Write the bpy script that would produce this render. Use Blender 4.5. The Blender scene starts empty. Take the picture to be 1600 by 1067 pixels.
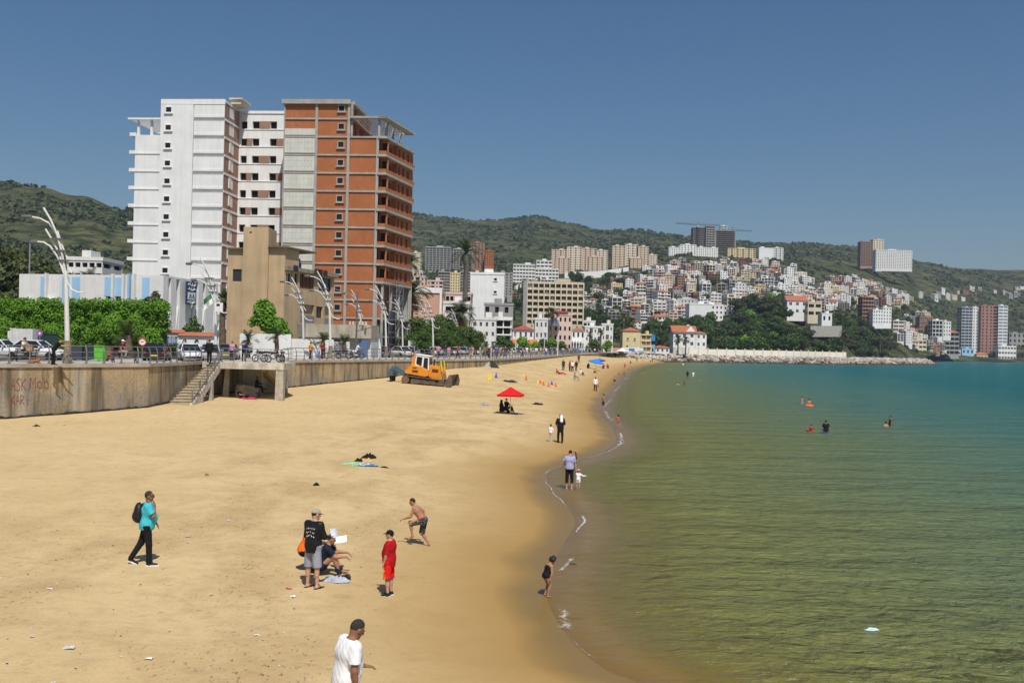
import bpy,bmesh,math,random
import numpy as np
from mathutils import Vector,Matrix,noise as mnoise
R=math.radians
rng=random.Random(7)
SC=bpy.context.scene
COL=SC.collection
# ------------------------------------------------------------------ camera, sky, sun, exposure
F=1600*35/36.0
ROLL=R(1.3);CR,SR=math.cos(ROLL),math.sin(ROLL)
EYE=6.0
cam_d=bpy.data.cameras.new('camera');cam=bpy.data.objects.new('camera',cam_d);COL.objects.link(cam)
cam_d.lens=35;cam_d.sensor_width=36;cam_d.clip_start=0.1;cam_d.clip_end=9000
cam_d.shift_y=7/1600
cam.matrix_world=Matrix(((CR,-SR,0,0),(0,0,-1,0),(SR,CR,0,EYE),(0,0,0,1)))
SC.camera=cam
SUN_EL,SUN_AZ=R(57),R(164)
world=bpy.data.worlds.new('World');SC.world=world;world.use_nodes=True
wn,wl=world.node_tree.nodes,world.node_tree.links
for n in list(wn): wn.remove(n)
sky=wn.new('ShaderNodeTexSky');sky.sky_type='NISHITA';sky.sun_disc=False
sky.sun_elevation=SUN_EL;sky.sun_rotation=SUN_AZ
sky.air_density=1.0;sky.dust_density=1.5;sky.ozone_density=3.0;sky.altitude=0
hs=wn.new('ShaderNodeHueSaturation');hs.inputs['Saturation'].default_value=1.24
bg=wn.new('ShaderNodeBackground');bg.inputs['Strength'].default_value=0.07
wo=wn.new('ShaderNodeOutputWorld')
wl.new(sky.outputs[0],hs.inputs['Color']);wl.new(hs.outputs[0],bg.inputs['Color']);wl.new(bg.outputs[0],wo.inputs['Surface'])
sd=bpy.data.lights.new('sun','SUN');sun=bpy.data.objects.new('sun',sd);COL.objects.link(sun)
sd.energy=4.2;sd.angle=R(0.53);sd.color=(1.0,0.95,0.87)
sdir=Vector((math.sin(SUN_AZ)*math.cos(SUN_EL),math.cos(SUN_AZ)*math.cos(SUN_EL),math.sin(SUN_EL)))
sun.rotation_euler=sdir.to_track_quat('Z','Y').to_euler();sun.location=(0,-20,60)
SC.view_settings.view_transform='Standard';SC.view_settings.look='None'
SC.view_settings.exposure=0.08;SC.view_settings.gamma=1.0;SC.view_settings.use_curve_mapping=False
SC.cycles.max_bounces=6;SC.cycles.transparent_max_bounces=12
SC.cycles.use_denoising=True
# ------------------------------------------------------------------ measuring the photograph
def unroll(px,py):
	u,v=px-800,py-533.5
	return u*CR+v*SR,-u*SR+v*CR-7.0
def P(px,py,Y):
	a,b=unroll(px,py);return Vector((a*Y/F,Y,EYE-b*Y/F))
def G(px,py,z):
	a,b=unroll(px,py);Y=(EYE-z)*F/b;return Vector((a*Y/F,Y,z))
def zpx(px,py,Y): return P(px,py,Y).z
def to_px(p):
	a=p[0]*F/p[1];b=-(p[2]-EYE)*F/p[1]+7.0
	return 800+a*CR-b*SR,533.5+a*SR+b*CR
def interp(x,xs,ys): return float(np.interp(x,xs,ys))
# ------------------------------------------------------------------ object helpers
def tag(o,label=None,cat=None,group=None,kind=None):
	if label: o['label']=label
	if cat: o['category']=cat
	if group: o['group']=group
	if kind: o['kind']=kind
	return o
def thing(name,label,cat,loc=(0,0,0),rz=0.0,group=None):
	o=bpy.data.objects.new(name,None);COL.objects.link(o)
	o.empty_display_size=0.2;o.location=loc;o.rotation_euler=(0,0,rz)
	return tag(o,label,cat,group)
def link(name,me,parent=None,loc=(0,0,0),rot=(0,0,0),scale=None):
	o=bpy.data.objects.new(name,me);COL.objects.link(o);o.location=loc;o.rotation_euler=rot
	if scale: o.scale=scale
	if parent: o.parent=parent
	return o
KIDS={}
def copy_tree(root,loc=None,rz=None,label=None,group=None,scale=None,parent=None):
	c=root.copy();COL.objects.link(c)
	if parent: c.parent=parent
	if loc is not None: c.location=loc
	if rz is not None: c.rotation_euler=(0,0,rz)
	if scale is not None: c.scale=(scale,)*3 if not hasattr(scale,'__len__') else scale
	if label: c['label']=label
	if group: c['group']=group
	for ch in list(root.children): copy_tree(ch,parent=c)
	return c
def recolour(o,swap):
	if o.type=='MESH':
		for s in o.material_slots:
			if s.material and s.material.name in swap:
				m=swap[s.material.name];s.link='OBJECT';s.material=m
	for ch in o.children: recolour(ch,swap)
class MB:
	"""collects faces with material indices; build() links them as one mesh object"""
	def __init__(self): self.v=[];self.f=[];self.m=[];self.T=None
	def add(self,vs,fs,mi=0):
		b=len(self.v)
		if self.T is not None: vs=[self.T @ Vector(p) for p in vs]
		self.v+=[tuple(p) for p in vs]
		for f in fs: self.f.append(tuple(i+b for i in f));self.m.append(mi)
		return self
	def box(self,x0,x1,y0,y1,z0,z1,mi=0):
		vs=[(x0,y0,z0),(x1,y0,z0),(x1,y1,z0),(x0,y1,z0),(x0,y0,z1),(x1,y0,z1),(x1,y1,z1),(x0,y1,z1)]
		return self.add(vs,[(0,3,2,1),(4,5,6,7),(0,1,5,4),(1,2,6,5),(2,3,7,6),(3,0,4,7)],mi)
	def prism(self,poly,z0,z1,mi=0,top=None):
		n=len(poly);vs=[(x,y,z0) for x,y in poly]+[(x,y,z1) for x,y in poly]
		fs=[(i,(i+1) % n,n+(i+1) % n,n+i) for i in range(n)]
		self.add(vs,fs,mi)
		return self.add(vs,[tuple(range(n-1,-1,-1)),tuple(range(n,2*n))],mi if top is None else top)
	def extrude(self,poly,o,u,w,n,t,mi=0):
		o,u,w,n=Vector(o),Vector(u),Vector(w),Vector(n);k=len(poly)
		vs=[o+u*a+w*b for a,b in poly]+[o+u*a+w*b+n*t for a,b in poly]
		fs=[tuple(range(k)),tuple(range(2*k-1,k-1,-1))]+[(i,k+i,k+(i+1) % k,(i+1) % k) for i in range(k)]
		return self.add(vs,fs,mi)
	def tube(self,pts,rad,seg=8,mi=0,cap=True):
		pts=[Vector(p) for p in pts];n=len(pts)
		if not hasattr(rad,'__len__'): rad=[rad]*n
		vs=[];prev=None
		for i,p in enumerate(pts):
			t=(pts[min(i+1,n-1)]-pts[max(i-1,0)]).normalized()
			if prev is None:
				a=Vector((0,0,1)) if abs(t.z)<0.9 else Vector((1,0,0))
				u=t.cross(a).normalized()
			else: u=(prev-t*prev.dot(t)).normalized()
			prev=u;w=t.cross(u)
			for k in range(seg):
				an=2*math.pi*k/seg;vs.append(p+(u*math.cos(an)+w*math.sin(an))*rad[i])
		fs=[(i*seg+k,i*seg+(k+1) % seg,(i+1)*seg+(k+1) % seg,(i+1)*seg+k) for i in range(n-1) for k in range(seg)]
		if cap: fs+=[tuple(range(seg-1,-1,-1)),tuple(range((n-1)*seg,n*seg))]
		return self.add(vs,fs,mi)
	def lathe(self,prof,seg=16,mi=0,c=(0,0,0),axis='z'):
		vs=[]
		for r,z in prof:
			for k in range(seg):
				a=2*math.pi*k/seg;q=(r*math.cos(a),r*math.sin(a),z)
				if axis=='x': q=(z,r*math.cos(a),r*math.sin(a))
				if axis=='y': q=(r*math.sin(a),z,r*math.cos(a))
				vs.append((q[0]+c[0],q[1]+c[1],q[2]+c[2]))
		n=len(prof)
		fs=[(i*seg+k,i*seg+(k+1) % seg,(i+1)*seg+(k+1) % seg,(i+1)*seg+k) for i in range(n-1) for k in range(seg)]
		fs+=[tuple(range(seg-1,-1,-1)),tuple(range((n-1)*seg,n*seg))]
		return self.add(vs,fs,mi)
	def quad(self,a,b,c,d,mi=0): return self.add([a,b,c,d],[(0,1,2,3)],mi)
	def facade(self,o,u,n,W,z0,z1,holes,depth=0.25,mi=0,mi_in=None,back=True):
		"""upright wall through o running along u (unit, horizontal) for W, facing n, with real openings (a0,a1,b0,b1) that go in by depth"""
		o,u,n=Vector(o),Vector(u),Vector(n);up=Vector((0,0,1))
		xs=sorted(set([0,W]+[h[0] for h in holes]+[h[1] for h in holes]));zs=sorted(set([z0,z1]+[h[2] for h in holes]+[h[3] for h in holes]))
		def pt(a,b,d=0): q=o+u*a-n*d;return (q.x,q.y,b)
		flip=u.cross(up).dot(n)<0
		def q4(a,b,c,d,m): self.quad(a,b,c,d,m) if not flip else self.quad(d,c,b,a,m)
		for b0,b1 in zip(zs,zs[1:]):
			run=None
			for a0,a1 in zip(xs,xs[1:]):
				cx,cz=(a0+a1)/2,(b0+b1)/2
				inside=any(h[0]<cx<h[1] and h[2]<cz<h[3] for h in holes)
				if inside:
					if run is not None: q4(pt(run,b0),pt(a0,b0),pt(a0,b1),pt(run,b1),mi);run=None
				elif run is None: run=a0
			if run is not None: q4(pt(run,b0),pt(W,b0),pt(W,b1),pt(run,b1),mi)
		for h in holes:
			a0,a1,b0,b1=h[:4]
			for (p,q) in (((a0,b0),(a1,b0)),((a1,b0),(a1,b1)),((a1,b1),(a0,b1)),((a0,b1),(a0,b0))):
				q4(pt(*p),pt(*p,depth),pt(*q,depth),pt(*q),mi)
			if back: q4(pt(a0,b0,depth),pt(a1,b0,depth),pt(a1,b1,depth),pt(a0,b1,depth),mi if mi_in is None else mi_in)
		return self
	def mesh(self,name,mats,smooth=False):
		me=bpy.data.meshes.new(name);me.from_pydata(self.v,[],self.f)
		if not isinstance(mats,(list,tuple)): mats=[mats]
		for m in mats: me.materials.append(m)
		if len(mats)>1: me.polygons.foreach_set('material_index',self.m)
		if smooth: me.polygons.foreach_set('use_smooth',[True]*len(self.f))
		me.update();return me
	def build(self,name,mats,parent=None,smooth=False,loc=(0,0,0),rot=(0,0,0)):
		return link(name,self.mesh(name,mats,smooth),parent,loc,rot)
def bevel(o,w=0.02,seg=2):
	m=o.modifiers.new('bevel','BEVEL');m.width=w;m.segments=seg;m.limit_method='ANGLE';m.angle_limit=R(40);return o
def grid_mesh(name,pts,mats,smooth=True):
	r,c,_=pts.shape
	me=bpy.data.meshes.new(name)
	i=np.arange(r*c).reshape(r,c)
	f=np.stack([i[:-1,:-1],i[:-1,1:],i[1:,1:],i[1:,:-1]],-1).reshape(-1,4)
	np_mesh(me,pts.reshape(-1,3),f)
	for m in (mats if isinstance(mats,(list,tuple)) else [mats]): me.materials.append(m)
	if smooth: me.polygons.foreach_set('use_smooth',np.ones(len(me.polygons),bool))
	me.update();return me
def np_mesh(me,v,f):
	v=np.asarray(v,np.float32);f=np.asarray(f,np.int32);k=f.shape[1]
	me.vertices.add(len(v));me.vertices.foreach_set('co',v.ravel())
	me.loops.add(f.size);me.loops.foreach_set('vertex_index',f.ravel())
	me.polygons.add(len(f));me.polygons.foreach_set('loop_start',np.arange(len(f),dtype=np.int32)*k)
	me.update(calc_edges=True);me.validate();return me
def attr(me,name,vals):
	a=me.attributes.new(name,'FLOAT','POINT');a.data.foreach_set('value',np.asarray(vals,np.float32).ravel())
# ------------------------------------------------------------------ materials
def srgb(r,g,b):
	f=lambda c: (c/12.92 if c<=0.04045 else ((c+0.055)/1.055)**2.4)
	return (f(r/255),f(g/255),f(b/255))
class NT:
	def __init__(self,name):
		self.m=bpy.data.materials.new(name);self.m.use_nodes=True
		self.n,self.l=self.m.node_tree.nodes,self.m.node_tree.links
		self.b=self.n['Principled BSDF'];self.out=self.n['Material Output']
	def new(self,t,**kw):
		x=self.n.new('ShaderNode' +t)
		for k,v in kw.items():
			if hasattr(x,k) and k not in x.inputs: setattr(x,k,v)
			else: self.set(x,k,v)
		return x
	def set(self,x,k,v):
		if isinstance(v,bpy.types.NodeSocket): self.l.new(v,x.inputs[k])
		else: x.inputs[k].default_value=v
	def pos(self,scale=(1,1,1),rz=0,loc=(0,0,0),obj=False):
		g=self.new('TexCoord').outputs['Object'] if obj else self.new('NewGeometry').outputs['Position']
		mp=self.new('Mapping');self.l.new(g,mp.inputs[0]);mp.inputs['Scale'].default_value=scale
		mp.inputs['Rotation'].default_value=(0,0,rz);mp.inputs['Location'].default_value=loc
		return mp.outputs[0]
	def noise(self,vec,scale,detail=4,rough=0.55,dist=0.0):
		x=self.new('TexNoise');self.l.new(vec,x.inputs['Vector']);x.inputs['Scale'].default_value=scale
		x.inputs['Detail'].default_value=detail;x.inputs['Roughness'].default_value=rough;x.inputs['Distortion'].default_value=dist
		return x.outputs['Fac']
	def ramp(self,fac,stops,interp='LINEAR'):
		x=self.new('ValToRGB');self.l.new(fac,x.inputs[0]);e=x.color_ramp.elements;x.color_ramp.interpolation=interp
		while len(e)<len(stops): e.new(0.5)
		for el,(p,c) in zip(e,stops):
			el.position=p;el.color=(c,c,c,1) if not hasattr(c,'__len__') else (*c[:3],1)
		return x.outputs[0]
	def mix(self,fac,a,b,mode='MIX'):
		x=self.new('Mix',data_type='RGBA',blend_type=mode)
		for i,v in ((0,fac),(6,a),(7,b)):
			if isinstance(v,bpy.types.NodeSocket): self.l.new(v,x.inputs[i])
			else: x.inputs[i].default_value=v if not hasattr(v,'__len__') else (*v[:3],1)
		return x.outputs[2]
	def math(self,op,a,b=0.0,clamp=False):
		x=self.new('Math',operation=op,use_clamp=clamp)
		for i,v in ((0,a),(1,b)):
			if isinstance(v,bpy.types.NodeSocket): self.l.new(v,x.inputs[i])
			else: x.inputs[i].default_value=v
		return x.outputs[0]
	def base(self,c): self.set(self.b,'Base Color',c if isinstance(c,bpy.types.NodeSocket) else (*c[:3],1));return self
	def bump(self,h,strength=0.3,dist=0.02):
		x=self.new('Bump');x.inputs['Strength'].default_value=strength;x.inputs['Distance'].default_value=dist
		self.l.new(h,x.inputs['Height']);self.l.new(x.outputs[0],self.b.inputs['Normal']);return self
MATS={}
def M(name,col,rough=0.6,var=0.12,scale=3.0,metal=0.0,bump=0.0,bscale=None,streak=0.0,spec=0.4,obj=False):
	"""plain surface with weathering: noise variation of the base colour, optional vertical streaks and bump"""
	if name in MATS: return MATS[name]
	t=NT(name);c=col
	p=t.pos(obj=obj)
	f=t.noise(p,scale,5,0.6)
	d=tuple(max(0,x*(1-var*1.6)) for x in col);l=tuple(min(1,x*(1+var)) for x in col)
	c=t.ramp(f,[(0.25,d),(0.75,l)])
	if streak>0:
		s=t.noise(t.pos((1,1,0.06),obj=obj),1.6,5,0.65)
		k=t.ramp(s,[(0.42,0.0),(0.72,1.0)])
		c=t.mix(t.math('MULTIPLY',k,streak),c,tuple(x*0.45 for x in col))
	t.base(c);t.b.inputs['Roughness'].default_value=rough;t.b.inputs['Metallic'].default_value=metal
	t.b.inputs['Specular IOR Level'].default_value=spec
	if bump: t.bump(t.noise(p,bscale or scale*8,4,0.6),bump,0.02)
	MATS[name]=t.m;return t.m
# ------------------------------------------------------------------ coast line, promenade line, ground heights
SHORE_PX=[(1010,1067),(950,1050),(905,1015),(872,975),(853,935),(856,895),(880,850),(902,815),(884,788),(856,765),(852,738),(890,722),
			(945,706),(966,688),(955,665),(938,650),(936,635),(950,615),(965,598),(976,585),(990,576),(1012,570),(1042,565.5)]
shore=[G(x,y,0.0) for x,y in SHORE_PX]
SY=np.array([8.0]+[p.y for p in shore]);SX=np.array([2.6]+[p.x for p in shore])
o_=np.argsort(SY);SY,SX=SY[o_],SX[o_]
def _smooth(y,x):
	k=np.arange(len(y));q=np.linspace(0,len(y)-1,(len(y)-1)*12+1);w=np.hanning(15);w/=w.sum()
	yy,xx=np.interp(q,k,y),np.interp(q,k,x)
	f=lambda a: np.convolve(np.pad(a,7,mode='edge'),w,'valid')
	return f(yy),f(xx)
SY,SX=_smooth(SY,SX)
def shore_x(Y): return np.interp(Y,SY,SX)
WALL=[(-75,40),(-52,52),(-30.4,60),(-24.9,68.3),(-24.5,80),(-20.2,91.5),(-13.6,107.6),(-7.6,120),(-2.5,132),(5.9,182),(17,262),(38,394)]
WX=np.array([p[0] for p in WALL]);WY=np.array([p[1] for p in WALL])
TX=np.array([p[0] for p in WALL]+[70,86,110]);TY=np.array([p[1] for p in WALL]+[466,486,495])
def wall_x(Y): return np.interp(Y,TY,TX)
ZWY=[0,40,60,69,92,108,120,132,182,262,330,394,466,495];ZWZ=[0.95,0.95,0.9,1.25,1.75,2.27,3.05,3.3,3.75,3.9,3.3,2.5,1.3,0.6]
PROM=4.2
def _n2(x,y,s,seed=0): return mnoise.noise(Vector((x*s+seed*17.3,y*s-seed*9.1,seed*3.7)))
def sand_z(X,Y,bumps=True):
	xs,xw=float(shore_x(Y)),float(wall_x(Y));zw=interp(Y,ZWY,ZWZ)
	d=xs-X
	if d<=0: z=0.055*d if d>-6 else -0.33+0.045*(d+6)
	else:
		L=max(xs-xw,3.0);t=min(d/L,1.15)
		z=zw*(1-math.exp(-d/(3.2+0.10*L)))/(1-math.exp(-L/(3.2+0.10*L))) if zw<1.2 else zw*(0.55*t+0.45*(1-math.exp(-d/4.0)))
	if bumps and d>1.5:
		k=min(1,(d-1.5)/4)*min(1.0,25.0/max(Y,1)+0.25)
		z+=k*(0.05*_n2(X,Y,0.35,1)+0.03*_n2(X,Y,1.1,2)+0.014*_n2(X,Y,3.1,3))
	return z
def on_sand(px,py,z0=0.6):
	Y=9.0
	while Y<480:
		p=P(px,py,Y)
		if p.z<=sand_z(p.x,Y,False): break
		Y*=1.012
	a,b=Y/1.012,Y
	for _ in range(9):
		Y=(a+b)/2;p=P(px,py,Y)
		if p.z<=sand_z(p.x,Y,False): b=Y
		else: a=Y
	p.z=sand_z(p.x,p.y);return p
# ---- sand
def sand_material():
	t=NT('beach_sand')
	p=t.pos()
	wet=t.new('Attribute',attribute_name='inland').outputs['Fac']
	wn_=t.noise(t.pos((0.3,0.3,0.3)),1.0,3,0.45)
	w2=t.math('ADD',wet,t.math('MULTIPLY',t.math('SUBTRACT',wn_,0.5),1.5))
	big=t.noise(p,0.22,4,0.55);mid=t.noise(p,1.9,6,0.65);fine=t.noise(p,26.0,4,0.7);grain=t.noise(p,160.0,2,0.7)
	dry=t.mix(t.ramp(big,[(0.3,0.0),(0.7,1.0)]),SAND_A,SAND_B)
	dry=t.mix(t.ramp(mid,[(0.48,0.0),(0.70,0.55)]),dry,tuple(c*0.72 for c in SAND_B))
	dry=t.mix(t.ramp(fine,[(0.52,0.0),(0.74,0.55)]),dry,tuple(c*0.55 for c in SAND_B))
	dry=t.mix(t.ramp(grain,[(0.35,0.25),(0.65,0.0)]),dry,tuple(c*0.62 for c in SAND_B))
	tr=t.noise(t.pos((1.0,0.55,1.0),0.5),0.55,5,0.6)
	band=t.ramp(t.math('DIVIDE',wet,30.0),[(0.10,0.0),(0.20,1.0),(0.42,1.0),(0.62,0.15)])
	dry=t.mix(t.math('MULTIPLY',t.ramp(tr,[(0.42,0.0),(0.64,0.5)]),band),dry,SAND_T)
	bits=t.noise(t.pos((1.0,0.45,1.0),0.4),14.0,3,0.6)
	dry=t.mix(t.math('MULTIPLY',t.math('MULTIPLY',t.ramp(bits,[(0.60,0.0),(0.67,0.75)]),t.ramp(tr,[(0.42,0.0),(0.6,1.0)])),band),dry,(0.12,0.09,0.05))
	vo=t.new('TexVoronoi',feature='SMOOTH_F1');vo.inputs['Scale'].default_value=3.3;vo.inputs['Randomness'].default_value=1.0;t.l.new(t.pos((1.0,0.75,1.0),0.3),vo.inputs['Vector'])
	hol=t.math('MULTIPLY',t.ramp(vo.outputs['Distance'],[(0.06,1.0),(0.22,0.0)]),t.ramp(t.noise(p,0.55,3,0.6),[(0.44,0.0),(0.60,1.0)]))
	dry=t.mix(t.math('MULTIPLY',hol,0.34),dry,SAND_T)
	damp=t.ramp(t.math('DIVIDE',w2,10.0),[(0.10,1.0),(0.22,0.8),(0.36,.5),(0.55,0.0)])
	c=t.mix(damp,dry,SAND_D)
	film=t.ramp(t.math('DIVIDE',w2,10.0),[(0.0,1.0),(0.05,0.9),(0.13,0.0)])
	c=t.mix(film,c,SAND_W)
	c=t.mix(t.ramp(t.math('DIVIDE',wet,-1.0),[(0.0,0.0),(1.0,1.0)]),c,SAND_S)
	t.base(c)
	r=t.mix(film,t.mix(damp,(0.95,)*3,(0.6,)*3),(0.34,)*3)
	t.l.new(r,t.b.inputs['Roughness']);t.b.inputs['Specular IOR Level'].default_value=0.22
	h=t.math('ADD',t.math('MULTIPLY',mid,0.9),t.math('ADD',t.math('MULTIPLY',fine,0.32),t.math('MULTIPLY',t.noise(t.pos((1,0.6,1)),6.0,4,0.6),0.5)))
	h=t.math('SUBTRACT',h,t.math('MULTIPLY',hol,0.6))
	h=t.math('MULTIPLY',h,t.math('SUBTRACT',1.0,t.math('MULTIPLY',damp,0.93)))
	t.bump(h,0.55,0.11)
	return t.m
SAND_A=(0.67,0.50,0.265);SAND_B=(0.60,0.44,0.22);SAND_T=(0.38,0.255,0.115);SAND_D=(0.36,0.22,0.068);SAND_W=(0.215,0.135,0.036);SAND_S=(0.30,0.20,0.06)
ys=np.concatenate([np.linspace(7,40,150),np.linspace(40.4,110,130),np.linspace(112,495,110)])
cols=190
pts=np.zeros((len(ys),cols,3));inl=np.zeros((len(ys),cols))
for i,Y in enumerate(ys):
	xs,xw=float(shore_x(Y)),float(wall_x(Y))-0.7
	a=np.linspace(0,1,150);land=xw+(xs-xw)*(1-(1-a)**1.35)
	sea=xs+np.linspace(0,1,41)[1:]**1.7*70
	X=np.concatenate([land,sea])
	for j,x in enumerate(X):
		pts[i,j]=(x,Y,sand_z(x,Y))
	inl[i]=xs-X
me=grid_mesh('beach',pts,sand_material())
sp=np.stack([np.interp(np.arange(0,len(SX)-1,0.4),np.arange(len(SX)),SX),np.interp(np.arange(0,len(SY)-1,0.4),np.arange(len(SY)),SY)],1)
def shore_dist(xy):
	out=np.full(len(xy),1e9)
	for s in range(0,len(xy),4000):
		d=np.sqrt(((xy[s:s+4000,None,:]-sp[None])**2).sum(-1));out[s:s+4000]=d.min(1)
	return out
dd=shore_dist(pts.reshape(-1,3)[:,:2])*np.sign(inl.ravel())
attr(me,'inland',dd)
tag(link('beach',me),kind='structure')
# ---- sea
def water_material():
	t=NT('sea_water');n=t
	off=t.new('Attribute',attribute_name='offshore').outputs['Fac']
	wob=t.noise(t.pos((0.03,0.1,1)),1.0,4,0.6)
	of2=t.math('MULTIPLY',off,t.math('ADD',0.55,t.math('MULTIPLY',wob,0.9)))
	col=t.ramp(t.math('DIVIDE',of2,100.0,True),[(0.0,W0),(0.022,W1),(0.125,W2),(0.30,W3),(0.70,W4)])
	patch=t.noise(t.pos((0.35,0.9,1)),1.0,5,0.65)
	col=t.mix(t.ramp(patch,[(0.4,0.0),(0.75,0.35)]),col,t.mix(0.5,col,(0.02,0.05,0.035)))
	ripple_bed=t.noise(t.pos((1.5,1.35,1),0.2),1.25,5,0.65,1.2)
	col=t.mix(t.math('MULTIPLY',t.ramp(ripple_bed,[(0.40,0.0),(0.62,0.6)]),t.ramp(t.math('DIVIDE',off,60.0,True),[(0.02,0.0),(0.10,1.0),(1.0,0.25)])),col,t.mix(0.55,col,(0.03,0.04,0.004)))  # bottom ripples, also painting the waves' light and dark into the colour
	body=t.new('BsdfDiffuse');t.l.new(col,body.inputs['Color'])
	clear=t.new('BsdfTransparent');clear.inputs['Color'].default_value=(0.96,0.94,0.84,1)
	opac=t.ramp(t.math('DIVIDE',off,10.0,True),[(0.0,0.02),(0.07,0.12),(0.20,0.6),(0.5,0.93)])
	m1=t.new('MixShader');t.l.new(opac,m1.inputs[0]);t.l.new(clear.outputs[0],m1.inputs[1]);t.l.new(body.outputs[0],m1.inputs[2])
	gl=t.new('BsdfGlossy');gl.inputs['Roughness'].default_value=0.2;gl.inputs['Color'].default_value=(0.9,0.92,0.95,1)
	h1=t.noise(t.pos((0.85,1.25,1),-0.35),1.2,4,0.6,0.4);h2=t.noise(t.pos((0.9,1.2,1),0.25),3.8,4,0.6,0.3);h3=t.noise(t.pos((0.12,0.35,1),-0.2),1.0,3,0.5)
	h=t.math('ADD',t.math('MULTIPLY',h1,1.15),t.math('ADD',t.math('MULTIPLY',h2,0.40),t.math('MULTIPLY',h3,2.6)))
	calm=t.ramp(t.math('DIVIDE',off,10.0,True),[(0.0,0.08),(0.10,0.3),(0.32,1.0)])
	h=t.math('MULTIPLY',h,calm)
	bp=t.new('Bump');bp.inputs['Strength'].default_value=1.0;bp.inputs['Distance'].default_value=0.5;t.l.new(h,bp.inputs['Height'])
	for s in (gl,body): t.l.new(bp.outputs[0],s.inputs['Normal'])
	fr=t.new('Fresnel');fr.inputs['IOR'].default_value=1.33;t.l.new(bp.outputs[0],fr.inputs['Normal'])
	fac=t.math('MINIMUM',t.math('MULTIPLY',fr.outputs[0],0.7),0.5)
	m2=t.new('MixShader');t.l.new(fac,m2.inputs[0]);t.l.new(m1.outputs[0],m2.inputs[1]);t.l.new(gl.outputs[0],m2.inputs[2])
	t.l.new(m2.outputs[0],t.out.inputs['Surface']);t.n.remove(t.b)
	return t.m
W0=(0.24,0.17,0.05);W1=(0.21,0.20,0.042);W2=(0.15,0.195,0.076);W3=(0.066,0.175,0.14);W4=(0.006,0.125,0.132)
ys=np.concatenate([np.linspace(6,60,110),np.linspace(61,480,120),np.linspace(490,1400,40)])
pts=np.zeros((len(ys),90,3))
for i,Y in enumerate(ys):
	xs=float(shore_x(min(Y,466)))-3.0+(max(0,Y-466)*0.15)
	pts[i,:,0]=xs+np.linspace(0,1,90)**2.2*(1100-xs) if Y<486 else np.linspace(60,1100,90);pts[i,:,1]=Y
me=grid_mesh('sea',pts,water_material())
xy=pts.reshape(-1,3)[:,:2];dd=shore_dist(xy);xs=np.array([shore_x(y) for y in xy[:,1]])
dd=np.where((xy[:,0]<xs) & (xy[:,1]<470),0,dd);attr(me,'offshore',dd)
tag(link('sea',me),kind='structure')
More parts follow.
